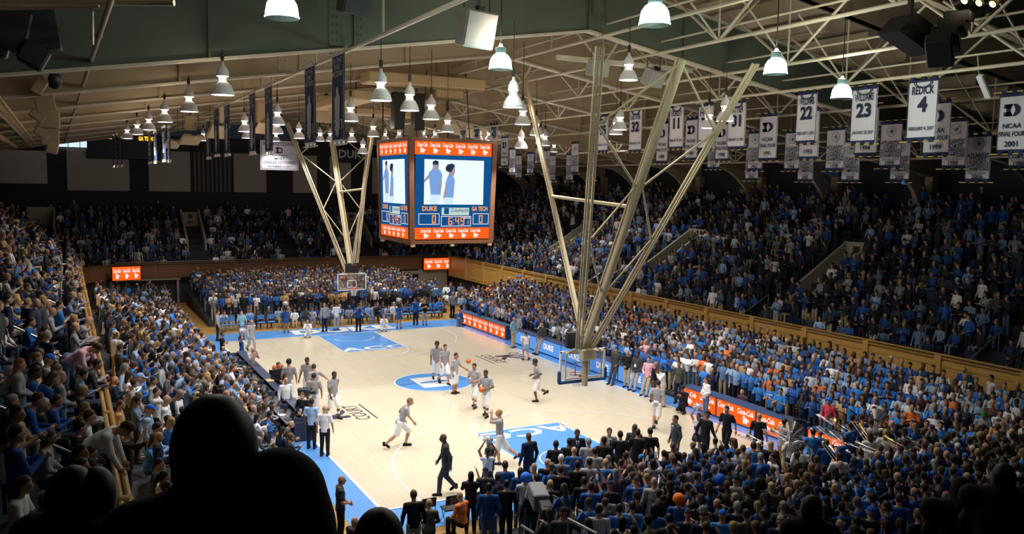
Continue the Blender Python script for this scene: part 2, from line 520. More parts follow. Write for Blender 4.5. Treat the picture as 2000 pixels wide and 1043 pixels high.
 (-4.47, -14.88, 0.0, 1.64, 'cheer', 2.68, 'n:wht', 'sk:nvy', 'pony:blk', 'm', 'F', 'cheerleader holding a white pompom at the near baseline'),
 (-2.97, -14.76, 0.0, 1.88, 'stand', -3.04, 'l:nvy', 'tr:nvy', 'bald', 'd', 'F', 'man in navy suit seen from behind on the painted lane'),
 (-1.37, -15.0, 0.0, 1.86, 'stand', -0.4, 'l:nvy', 'tr:nvy', 'short:blk', 'd', 'F', 'man in dark suit and tie facing the crowd on the baseline'),
 (-0.3, -15.23, 0.0, 1.84, 'stand', -0.35, 'l:gry', 'tr:gry', 'short:brn', 'l', 'F', 'brown haired man in grey suit facing the bench'),
 (0.75, -15.17, 0.0, 1.8, 'stand', 2.33, 'l:chr', 'tr:chr', 'long:brn', 'l', 'F', 'person with brown hair beyond the three black polo shirts'),
 (2.59, -15.02, 0.0, 1.86, 'stand', -1.74, 'l:chr', 'tr:chr', 'short:drk', 'l', 'F', 'man in charcoal suit with receding hair at the near right baseline'),
 (-2.55, -15.67, 0.0, 1.82, 'stand', 2.56, 's:blk', 'tr:blk', 'short:blk', 'd', 'F', 'first man in black polo seen from behind along the baseline'),
 (-2.07, -15.68, 0.0, 1.84, 'stand', 2.61, 's:blk', 'tr:blk', 'short:blk', 'd', 'F', 'second man in black polo close by the suited man with tie'),
 (-1.05, -16.05, 0.0, 1.86, 'stand', 2.54, 's:blk', 'tr:blk', 'short:blk', 'd', 'F', 'third man in black polo left of the grey suit'),
 (-0.28, -15.82, 0.0, 1.88, 'stand', 2.62, 's:blk', 'tr:blk', 'short:blk', 'l', 'F', 'fourth man in black polo with a ball tucked beside him'),
 (0.4, -15.81, 0.0, 1.86, 'stand', 2.43, 's:blk', 'tr:blk', 'short:drk', 'l', 'F', 'fifth man in black polo right of the tucked ball'),
 (0.88, -15.83, 0.0, 1.84, 'stand', 2.54, 's:blk', 'tr:blk', 'short:blk', 'l', 'F', 'last man in black polo at the right end of the row'),
 (0.58, -17.36, 0.0, 1.84, 'hands', 2.54, 'l:blk', 'tr:blk', 'bald', 'd', 'F', 'dark clad man standing alone between bench and near right corner'),
 (-7.99, -17.8, 0.0, 1.84, 'stand', 2.94, 'l:blk', 'tr:gry', 'short:brn', 'l', 'F', 'man in black jacket standing at the near left end of the baseline seats'),
 (-7.37, -17.3, 0.0, 1.3, 'seat', 2.75, 'l:olv', 'tr:blk', 'short:bln', 'l', 'F', 'blond person in olive jacket seated at the near baseline'),
 (-6.35, -17.19, 0.0, 1.32, 'seat', -2.7, 'l:orn', 'tr:blk', 'bald', 'l', 'F', 'person in orange top bending forward at the near baseline'),
 (-5.94, -16.82, 0.0, 1.72, 'phone', 2.7, 'l:blk', 'tr:blk', 'long:blk', 'm', 'F', 'long haired woman in black raising a hand at the near baseline'),
 (-9.34, -15.96, 0.0, 1.84, 'hands', 1.46, 's:chr', 'tr:blk', 'bald', 'l', 'F', 'bald man in dark shirt holding a phone on the near left apron'),
 (-9.54, -17.55, 0.0, 1.3, 'seat', 1.8, 'l:blk', 'tr:blk', 'bald', 'l', 'F', 'bald person at the bottom edge beside the left apron'),
 (-9.18, -17.56, 0.0, 1.32, 'seat', 1.95, 'l:blk', 'tr:blk', 'cap:blk', 'l', 'F', 'person in black cap at the bottom edge by the apron corner'),
 (-5.55, -16.92, 0.056, 1.74, 'stand', 2.68, 's:chr', 'tr:jns', 'cap:nvy', 'l', 'NL', 'person in navy cap next to the long haired woman in black'),
 (-4.94, -16.92, 0.056, 1.84, 'stand', 2.69, 'l:rbl', 'tr:jns', 'short:brn', 'l', 'NL', 'broad man in royal blue sweatshirt directly behind the baseline'),
 (-6.31, -18.65, 0.247, 1.8, 'stand', 2.64, 'l:rbl', 'tr:jns', 'short:blk', 'm', 'NL', 'person in blue with hands on hips left of the blue sweatshirt'),
 (-5.69, -18.44, 0.224, 1.74, 'stand', 2.65, 'l:blk', 'tr:blk', 'bun:blk', 'l', 'NL', 'person in black hooded top with tied up hair'),
 (-4.69, -17.35, 0.104, 1.7, 'stand', 2.64, 'l:rbl', 'tr:jns', 'long:brn', 'l', 'NL', 'brown haired person in blue between the blue sweatshirt and the phone'),
 (-4.98, -18.17, 0.194, 1.74, 'phone', 2.63, 'l:gry', 'tr:jns', 'wig:rbl', 'l', 'NL', 'person in bright blue wig and grey top holding up a phone'),
 (-4.15, -17.15, 0.082, 1.7, 'stand', 2.59, 'l:rbl', 'tr:jns', 'long:bln', 'l', 'NL', 'long blond haired person in blue beside the bright blue wig'),
 (-4.89, -18.62, 0.243, 1.82, 'stand', 2.65, 'l:gry', 'tr:jns', 'short:drk', 'l', 'NL', 'man in grey shirt with short hair behind the television camera'),
 (-4.7, -18.97, 0.281, 1.7, 'stand', 2.6, 'l:blk', 'tr:jns', 'short:bln', 'l', 'NL', 'blond child in black and white jacket behind the long camera'),
 (-3.75, -17.2, 0.087, 1.8, 'stand', 2.61, 'l:blk', 'tr:jns', 'bald', 'l', 'NL', 'bald man in black coat in the first near row'),
 (-3.17, -16.99, 0.064, 1.8, 'stand', 2.59, 'l:chb', 'tr:jns', 'short:wht', 'l', 'NL', 'white haired person in slate blue sweater in the first near row'),
 (-2.33, -16.35, -0.007, 1.8, 'stand', 2.57, 'l:rbl', 'tr:jns', 'bald', 'l', 'NL', 'bald man in royal blue hoodie in the first near row'),
 (-1.45, -15.8, -0.067, 1.86, 'stand', 2.59, 'l:gry', 'tr:jns', 'short:gry', 'l', 'NL', 'grey haired man in pale grey jacket in the first near row'),
 (-1.76, -16.61, 0.023, 1.74, 'stand', 2.58, 'l:gry', 'tr:jns', 'short:drk', 'm', 'NL', 'person in grey hooded top right behind the pale grey jacket'),
 (-2.53, -18.3, 0.208, 1.84, 'stand', 2.54, 'l:brb', 'tr:jns', 'bald', 'l', 'NL', 'bald man in bright blue hooded jacket in the second near row'),
 (-3.25, -17.98, 0.173, 1.82, 'stand', 2.57, 'l:blk', 'tr:jns', 'short:drk', 'l', 'NL', 'man in black sweater in the second near row'),
 (-3.94, -18.23, 0.2, 1.84, 'stand', 2.59, 'l:blk', 'tr:jns', 'short:brn', 'l', 'NL', 'broad man in black jacket with brown hair in the second near row'),
 (-2.81, -17.92, 0.166, 1.82, 'stand', 2.55, 'l:gry', 'tr:jns', 'short:blk', 'm', 'NL', 'black haired person in grey and black jacket beside the bright blue jacket'),
 (-1.92, -18.17, 0.194, 1.7, 'stand', 2.52, 'l:nvy', 'tr:jns', 'short:drk', 'l', 'NL', 'slim person in navy with dark hair near the black polo row'),
 (-1.81, -18.94, 0.279, 1.76, 'phone', 2.41, 'l:mar', 'tr:jns', 'bald', 'm', 'NL', 'person in maroon top filming with a raised phone'),
 (-1.22, -18.72, 0.254, 1.72, 'phone', 2.65, 'l:gry', 'tr:jns', 'long:blk', 'l', 'NL', 'person in pale grey top lifting a phone toward the baseline'),
 (-2.88, -20.19, 0.416, 1.78, 'phone', 2.53, 'l:rbl', 'tr:jns', 'cap:chr', 'l', 'NL', 'person in dark cap and blue top with one arm raised'),
 (-2.63, -20.59, 0.46, 1.8, 'stand', 2.48, 'l:gry', 'tr:jns', 'bald', 'l', 'NL', 'balding man in grey shirt in the third near row'),
 (-3.04, -22.06, 0.621, 1.74, 'clap', 2.45, 'l:rbl', 'tr:jns', 'wig:orn', 'l', 'NL', 'person wearing a bright orange knitted hat'),
 (-3.95, -19.4, 0.329, 1.76, 'stand', 2.53, 'l:blk', 'tr:jns', 'short:drk', 'l', 'NL', 'person in black tee with short hair behind the second near row'),
 (-4.12, -19.99, 0.394, 1.78, 'phone', 2.55, 'l:rbl', 'tr:jns', 'short:drk', 'l', 'NL', 'person in royal blue hoodie raising a phone in the third near row'),
 (-3.64, -20.12, 0.408, 1.76, 'stand', 2.56, 'l:nvy', 'tr:jns', 'cap:nvy', 'l', 'NL', 'person in dark cap with a pale edge in the third near row'),
 (-4.22, -20.82, 0.485, 1.72, 'stand', 2.53, 'l:chk', 'tr:jns', 'short:drk', 'l', 'NL', 'person in black and white checked shirt in the fourth near row'),
 (-6.02, -21.75, 0.588, 1.86, 'tvcam', 2.59, 'l:chr', 'tr:blk', 'cap:blk', 'm', 'NL', 'camera operator in charcoal jacket bent to the big television camera'),
 (-5.19, -21.91, 0.605, 1.84, 'stand', 2.54, 'l:gry', 'tr:blk', 'short:blk', 'm', 'NL', 'man in grey sweater near the bottom handrail'),
 (-4.63, -21.92, 0.606, 1.76, 'stand', 2.52, 'l:rbl', 'tr:jns', 'short:blk', 'l', 'NL', 'dark haired person in blue tee right of the grey sweater'),
 (-4.3, -21.97, 0.612, 1.78, 'stand', 2.54, 'l:blu', 'tr:jns', 'short:drk', 'l', 'NL', 'person in teal blue tee with short hair in the fifth near row'),
 (-4.05, -22.44, 0.664, 1.78, 'stand', 2.48, 'l:rbl', 'tr:jns', 'long:blk', 'l', 'NL', 'person with thick black hair and blue tee near the bottom'),
 (-5.1, -22.69, 0.691, 1.74, 'stand', 2.58, 'l:gry', 'tr:jns', 'long:blk', 'l', 'NL', 'long black haired person in grey hoodie at the bottom edge'),
 (-0.23, -19.17, 0.303, 1.8, 'stand', 2.43, 'l:nvy', 'tr:jns', 'short:brn', 'l', 'NL', 'man in navy jacket at the right end of the first near row'),
 (0.4, -19.04, 0.29, 1.72, 'stand', 2.42, 'l:rbl', 'tr:jns', 'short:blk', 'l', 'NL', 'person in blue tee beside the navy jacket'),
 (0.85, -19.49, 0.339, 1.8, 'stand', 2.39, 'l:chb', 'tr:jns', 'short:blk', 'm', 'NL', 'broad person in slate blue top crouched near the walking polo'),
 (1.45, -19.19, 0.306, 1.74, 'stand', 2.47, 'l:gry', 'tr:jns', 'short:brn', 'l', 'NL', 'brown haired person in pale grey sweater in the first near row'),
 (1.79, -19.06, 0.292, 1.78, 'stand', 2.55, 'l:gry', 'tr:jns', 'short:brn', 'l', 'NL', 'person in pale grey sweatshirt just beyond the brown haired one'),
 (2.25, -19.0, 0.285, 1.8, 'stand', 2.45, 'l:brb', 'tr:jns', 'short:drk', 'l', 'NL', 'man in bright blue jacket beyond the pale grey sweatshirts'),
 (1.28, -20.27, 0.424, 1.84, 'stand', 2.39, 'l:rbl', 'tr:jns', 'short:gry', 'l', 'NL', 'grey haired man in royal blue jacket with white piping'),
 (3.02, -18.93, 0.277, 1.72, 'stand', 2.34, 'l:blk', 'tr:jns', 'long:bln', 'l', 'NL', 'blond haired person in black coat before the cameraman'),
 (2.73, -18.72, 0.254, 1.72, 'stand', 2.36, 'l:blk', 'tr:jns', 'cap:wht', 'l', 'NL', 'person in white cap close by the blond haired person'),
 (1.83, -20.21, 0.418, 1.74, 'stand', -1.85, 'l:wht', 'tr:jns', 'short:drk', 'l', 'NL', 'young band member in white and blue top looking aside'),
 (1.57, -21.25, 0.532, 1.7, 'stand', 2.32, 'l:brn', 'tr:jns', 'long:brn', 'l', 'NL', 'long brown haired person beside the silver brass'),
 (-1.16, -21.36, 0.544, 1.78, 'clap', 2.4, 'l:nvy', 'tr:jns', 'wig:rbl', 'l', 'NL', 'person in patterned blue and white head cover'),
 (-0.74, -21.47, 0.557, 1.74, 'stand', 2.38, 'l:gry', 'tr:jns', 'cap:nvy', 'l', 'NL', 'person in navy cap clapping in the third near row at right'),
 (-0.52, -22.0, 0.615, 1.74, 'clap', 2.36, 'l:blk', 'tr:jns', 'long:drk', 'l', 'NL', 'dark haired person with raised clapping hands'),
 (-0.55, -22.5, 0.67, 1.76, 'stand', 2.34, 'l:brn', 'tr:jns', 'cap:kha', 'l', 'NL', 'person in tan cap and brown coat in the third near row'),
 (-3.69, -23.17, 0.744, 1.78, 'stand', 2.44, 'l:nvy', 'tr:jns', 'cap:chr', 'l', 'NL', 'person in dark hood and navy coat near the bottom'),
 (-3.56, -23.53, 0.783, 1.8, 'stand', 2.42, 'l:nvy', 'tr:jns', 'cap:blk', 'l', 'NL', 'person in black cap with an arm around a neighbour'),
 (-3.12, -23.62, 0.793, 1.78, 'stand', 2.4, 'l:brb', 'tr:jns', 'cap:rbl', 'l', 'NL', 'person in bright blue cap and bright blue shirt at the bottom'),
 (-2.44, -23.35, 0.763, 1.8, 'stand', 2.38, 'l:nvy', 'tr:jns', 'short:gry', 'l', 'NL', 'grey haired person with white collar in the fifth near row'),
 (-1.52, -23.82, 0.815, 1.76, 'stand', 2.33, 'l:olv', 'tr:jns', 'cap:kha', 'l', 'NL', 'person in khaki cap in the fifth near row'),
 (-2.35, -24.56, 0.896, 1.76, 'stand', 2.33, 'l:nvy', 'tr:jns', 'cap:gry', 'l', 'NL', 'person in pale grey cap at the bottom edge'),
 (-3.91, -24.01, 0.837, 1.76, 'stand', 2.41, 'l:nvy', 'tr:jns', 'short:brn', 'l', 'NL', 'short haired person at the bottom edge left of the blue cap'),
 (0.97, -24.08, 0.844, 1.72, 'stand', 2.27, 'l:rbl', 'tr:jns', 'cap:brb', 'l', 'NL', 'person in light blue cap in the near right corner'),
 (0.91, -24.93, 0.937, 1.8, 'stand', 2.21, 'l:rbl', 'tr:jns', 'short:brn', 'l', 'NL', 'fair short haired person in blue holding up a glowing phone'),
 (-0.4, -25.24, 0.971, 1.8, 'phone', 2.23, 'l:blk', 'tr:jns', 'cap:rbl', 'l', 'NL', 'person in blue cap with a bare raised arm in the near right corner'),
 (8.65, -18.33, 0.073, 1.84, 'stand', -0.91, 'l:chr', 'tr:blk', 'bald', 'l', 'RL', 'bald man in charcoal suit with badge facing the camera'),
 (9.43, -18.58, 0.221, 1.72, 'clap', -0.58, 'l:blk', 'tr:blk', 'short:brn', 'l', 'RL', 'student in black sweatshirt with white lettering'),
 (9.43, -18.92, 0.222, 1.68, 'hands', -0.77, 's:rbl', 'tr:jns', 'short:brn', 'l', 'RL', 'student in blue tee and jeans at the edge of the student section'),
 (9.44, -19.46, 0.222, 1.82, 'stand', -0.87, 'l:nvy', 'tr:blk', 'short:brn', 'l', 'RL', 'young man in navy jacket with blue sleeves facing the camera'),
 (9.6, -19.86, 0.253, 1.82, 'stand', -1.06, 'l:brb', 'tr:kha', 'short:drk', 'l', 'RL', 'young man in bright blue zip jacket and khaki trousers'),
 (9.61, -20.43, 0.254, 1.8, 'stand', -0.99, 'l:nvy', 'tr:blk', 'cap:chr', 'l', 'RL', 'young man in dark cap and navy sweatshirt beside the zip jacket'),
 (10.4, -18.18, 0.405, 1.74, 'clap', -0.77, 'l:orn', 'tr:blk', 'bald', 'l', 'RL', 'person in orange sweatshirt standing among blue students'),
 (10.3, -19.17, 0.386, 1.78, 'cross', -0.96, 'l:wht', 'tr:blk', 'short:drk', 'l', 'RL', 'person in white tracksuit top with crossed arms'),
 (11.16, -20.3, 0.549, 1.8, 'hands', -1.18, 'l:gry', 'tr:gry', 'cap:grn', 'l', 'RL', 'man in green hat and grey top'),
 (11.8, -20.46, 0.671, 1.7, 'clap', -0.94, 'l:wht', 'tr:blk', 'long:blk', 'l', 'RL', 'woman in white long sleeved top beside the green hat'),
 (14.46, -17.36, 1.176, 1.8, 'stand', -1.34, 'l:rbl', 'tr:blk', 'bald', 'l', 'RL', 'bald man in blue jacket under the wooden rail'),
 (14.9, -15.69, 1.26, 1.84, 'stand', -1.22, 'l:olv', 'tr:blk', 'short:gry', 'l', 'RL', 'man in olive jacket and striped tie under the wooden rail'),
 (15.3, -15.93, 1.336, 1.86, 'stand', -1.14, 'l:blk', 'tr:blk', 'short:drk', 'l', 'RL', 'man in black suit beside the olive jacket'),
 (16.0, -14.37, 1.468, 1.82, 'clap', -1.12, 's:brb', 'tr:blk', 'cap:gry', 'l', 'RL', 'man in bright blue tee high up under the wooden rail'),
 (15.17, -17.35, 1.311, 1.8, 'stand', -1.35, 'l:nvy', 'tr:blk', 'short:drk', 'l', 'RL', 'man in navy blazer under the near end of the wooden rail'),
 (12.34, -16.67, 0.773, 1.82, 'cross', -1.29, 'l:wht', 'tr:blk', 'short:drk', 'l', 'RL', 'man in white pullover with folded arms'),
 (14.28, -18.54, 1.142, 1.78, 'stand', -2.06, 'l:wht', 'tr:blk', 'short:drk', 'l', 'RL', 'man in white sweater looking along the stand'),
 (8.87, -13.12, 0.115, 1.8, 'clap', -1.32, 's:brb', 'tr:blk', 'short:drk', 'l', 'RL', 'student in blue number four basketball jersey'),
 (8.84, -13.63, 0.109, 1.76, 'clap', -1.33, 's:brb', 'tr:blk', 'short:blk', 'l', 'RL', 'student in blue jersey clapping next to the number four'),
 (9.18, -13.44, 0.0, 1.3, 'seatlean', -1.86, 'l:gry', 'tr:gry', 'bald', 'l', 'F', 'bald man in grey shirt seated behind the near orange boards'),
 (9.07, -11.38, 0.0, 1.3, 'seat', -1.46, 'l:mar', 'tr:blk', 'bald', 'l', 'F', 'man in dark maroon shirt seated behind the near orange boards'),
 (9.24, -15.62, 0.185, 1.7, 'stand', -1.38, 'l:red', 'tr:jns', 'wig:rbl', 'l', 'RL', 'person in red top with a curly blue wig'),
 (10.51, -13.97, 0.427, 1.72, 'clap', -1.37, 'l:orn', 'tr:jns', 'short:brn', 'l', 'RL', 'student in orange shirt among blue students'),
 (-15.59, -14.18, 4.031, 1.52, 'bend', 1.05, 'l:pnk', 'tr:jns', 'short:brn', 'l', 'UL', 'brown haired person in pink shirt bending down in the left stand'),
 (-15.74, -18.61, 4.122, 1.62, 'hands', 1.75, 'l:chk', 'tr:jns', 'long:bln', 'l', 'UL', 'blond woman in black and white striped top'),
 (-16.4, -19.39, 4.528, 1.68, 'hands', 1.62, 'l:gry', 'tr:jns', 'long:rdh', 'l', 'UL', 'red haired person in grey hooded jacket eating'),
 (-16.65, -19.17, 4.684, 1.35, 'seat', 1.63, 'l:gry', 'tr:gry', 'short:gry', 'l', 'UL', 'grey haired man in grey top at the left edge'),
 (-15.38, -21.94, 3.898, 1.24, 'seat', 1.38, 'l:rbl', 'tr:jns', 'short:brn', 'l', 'UL', 'boy in blue jacket sitting near the brass rail end'),
 (-15.44, -21.5, 3.935, 1.5, 'bend', 1.3, 'l:wht', 'tr:blk', 'short:brn', 'l', 'UL', 'man in white shirt bending over the stair rail'),
 (-15.97, -22.16, 4.265, 1.28, 'seat', 1.51, 'l:gry', 'tr:blk', 'long:brn', 'l', 'UL', 'long brown haired child in grey top next to the stair rail'),
 (-16.01, -14.75, 4.288, 1.66, 'stand', 2.11, 'l:nvy', 'tr:blk', 'short:gry', 'l', 'UL', 'grey haired man in navy sweater seen from behind'),
 (-15.78, -8.93, 4.143, 1.74, 'clap', 1.75, 's:brb', 'tr:jns', 'short:drk', 'l', 'UL', 'man in blue polo and pale jeans standing and clapping'),
 (-15.44, -8.71, 3.933, 1.5, 'seatlean', 1.65, 'l:gry', 'tr:blk', 'bald', 'l', 'UL', 'bald man in grey sweater resting chin on hand'),
 (-15.38, -10.46, 3.9, 1.3, 'seatclap', 1.65, 'l:blk', 'tr:gry', 'short:drk', 'l', 'UL', 'man in black jacket over blue shirt sitting by the brass rail'),
 (-16.52, -10.92, 4.602, 1.66, 'stand', 1.96, 'l:blk', 'tr:blk', 'short:bln', 'l', 'UL', 'blond person in black top standing in the left aisle'),
 (-16.88, -12.96, 4.827, 1.8, 'stand', 1.8, 'l:nvy', 'tr:blk', 'short:drk', 'l', 'UL', 'man in navy sweater standing at the left edge'),
 (-16.51, -12.09, 4.601, 1.3, 'seatclap', 1.43, 'l:rbl', 'tr:blk', 'short:drk', 'l', 'UL', 'man in royal blue jacket sitting by a grey stair rail'),
 (-16.07, -9.12, 4.326, 1.4, 'seatclap', 1.59, 'l:gry', 'tr:blk', 'bald', 'l', 'UL', 'bald man in pale grey shirt below the man in blue polo'),
 (-16.46, -20.78, 4.566, 1.28, 'seatlean', 1.62, 'l:rbl', 'tr:jns', 'short:brn', 'l', 'UL', 'person in blue jacket hunched over at the left edge'),
 (-16.08, -20.31, 4.333, 1.3, 'seat', 1.6, 'l:blk', 'tr:blk', 'short:wht', 'l', 'UL', 'white haired woman in black coat'),
 (-15.91, -19.54, 4.223, 1.28, 'seatclap', 1.59, 'l:rbl', 'tr:jns', 'short:brn', 'l', 'UL', 'person in blue jacket with brown hair beside the white haired woman'),
 (-16.52, -21.18, 4.606, 1.34, 'seat', 1.63, 'l:blk', 'tr:gry', 'short:gry', 'l', 'UL', 'grey haired man in black at the left edge'),
 (-16.05, -16.05, 4.314, 1.32, 'seat', 1.59, 'l:gry', 'tr:blk', 'cap:rbl', 'l', 'UL', 'person in blue knit cap left of the pink shirt'),
 (-15.37, -14.77, 3.892, 1.3, 'seatlean', 1.56, 'l:chr', 'tr:blk', 'short:drk', 'm', 'UL', 'man in charcoal top under the bending pink shirt'),
 (-15.13, -13.84, 3.744, 1.34, 'seatclap', 1.55, 'l:gry', 'tr:blk', 'short:brn', 'l', 'UL', 'clapping person in grey blue top against the brass rail'),
 (-15.41, -17.59, 3.918, 1.28, 'seat', 1.56, 'l:nvy', 'tr:gry', 'short:bln', 'l', 'UL', 'blond boy in navy vest with white sleeves'),
 (-13.34, -13.6, 2.066, 1.8, 'stand', 1.3, 'l:wht', 'tr:blk', 'bald', 'l', 'LL', 'bald heavyset man in white shirt in the left lower stand'),
 (-13.49, -12.74, 2.134, 1.76, 'phone', 1.31, 'l:wht', 'tr:blk', 'short:drk', 'l', 'LL', 'dark haired man in white shirt raising a blue phone'),
 (-13.43, -11.04, 2.107, 1.72, 'stand', 1.31, 'l:gry', 'tr:blk', 'short:drk', 'm', 'LL', 'man in grey sweater with a shaved neck'),
 (-12.74, -8.61, 1.785, 1.7, 'bend', 1.47, 'l:lbl', 'tr:blk', 'short:brn', 'l', 'LL', 'woman in pale blue jacket stooping in the left lower aisle'),
 (-12.24, -7.46, 1.55, 1.76, 'stand', 1.37, 'l:gry', 'tr:blk', 'short:blk', 'd', 'LL', 'man in pale grey hooded jacket in the left lower aisle'),
 (-13.39, -7.45, 2.091, 1.76, 'clap', 1.32, 'l:rbl', 'tr:blk', 'short:brn', 'l', 'LL', 'man in royal blue sweatshirt clapping in the left lower stand'),
 (-12.24, -10.94, 1.547, 1.7, 'stand', 1.27, 'l:brb', 'tr:blk', 'long:bln', 'l', 'LL', 'blond woman in blue vest pointing toward the court'),
 (-13.9, -15.3, 2.328, 1.76, 'stand', 1.32, 'l:lbl', 'tr:blk', 'cap:rbl', 'l', 'LL', 'man in royal blue flat cap and pale blue shirt'),
 (-13.93, -16.21, 2.343, 1.7, 'seatclap', 1.32, 'l:lbl', 'tr:blk', 'short:blk', 'l', 'LL', 'dark haired man in light blue shirt with hands at his mouth'),
 (-13.87, -17.25, 2.317, 1.6, 'stand', 1.49, 'l:nvy', 'tr:jns', 'short:bln', 'l', 'LL', 'blond child in navy coat near the dark foreground figure'),
 (-13.87, -10.44, 2.316, 1.64, 'seatclap', 1.33, 'l:brb', 'tr:blk', 'cap:lbl', 'l', 'LL', 'person in pale blue cap and blue hooded top'),
 (-14.56, -18.23, 2.637, 1.74, 'phone', 1.43, 'l:blk', 'tr:blk', 'short:blk', 'l', 'LL', 'man in black jacket looking at a phone beside the brass rail'),
 (-14.5, -12.32, 2.612, 1.6, 'clap', 1.44, 'l:nvy', 'tr:blk', 'bald', 'l', 'LL', 'balding man in navy just right of the brass rail'),
 (-14.54, -15.44, 2.631, 1.66, 'stand', 1.44, 'l:tan', 'tr:blk', 'short:brn', 'l', 'LL', 'brown haired man in tan jacket just right of the brass rail'),
 (-11.35, -6.98, 1.132, 1.7, 'stand', 1.08, 'l:gry', 'tr:blk', 'short:bln', 'l', 'LL', 'blond person in grey cardigan behind the press table'),
 (-11.73, -2.31, 1.307, 1.6, 'seatclap', 1.29, 'l:chb', 'tr:blk', 'short:wht', 'l', 'LL', 'white haired man in slate jacket in the left lower stand'),
]
LAMPS = [(-11.77, -13.62, 11.75), (-11.8, -7.18, 11.75), (-11.93, -1.03, 11.75), (-11.99, 5.15, 11.75), (-12.13, 10.02, 11.75), (-12.26, 15.3, 11.75), (-8.11, 3.22, 11.75), (-6.88, 9.18, 11.75), (-7.94, -2.73, 11.75), (-6.57, 3.56, 11.75), (-4.62, 7.29, 11.75), (-6.18, -6.69, 11.75), (-7.84, -14.81, 11.75), (-2.18, 2.61, 11.75), (-0.87, -3.36, 11.75), (-6.05, -12.32, 11.75), (-4.17, -9.5, 11.75), (-4.05, -15.34, 11.75), (-0.53, -9.48, 11.75), (3.14, -4.0, 11.75), (3.81, -9.48, 11.75), (5.39, -6.95, 11.75), (3.88, -15.38, 11.75), (5.69, -12.48, 11.75), (-6.62, 26.71, 12.29), (-2.06, 24.29, 12.34), (-1.44, 14.95, 12.02), (-0.07, 17.53, 12.17), (-0.5, 11.47, 11.88), (-0.69, 8.8, 11.14), (10.69, 17.54, 12.62), (7.01, 2.33, 11.74), (7.21, 2.21, 11.65), (2.75, -3.34, 11.19), (15.36, 14.98, 11.92), (16.16, 8.93, 12.48), (4.78, 20.67, 12.54), (5.68, 20.2, 12.6), (7.19, 19.4, 12.66), (7.93, 19.01, 12.64), (11.3, 17.22, 12.67), (0.37, -14.77, 12.89)]
GLASS_LAMPS = [(-11.92, -21.09, 12.5), (-5.26, -23.47, 12.68), (-5.29, -16.94, 12.55), (1.1, -20.34, 12.55), (5.34, -18.83, 12.31)]
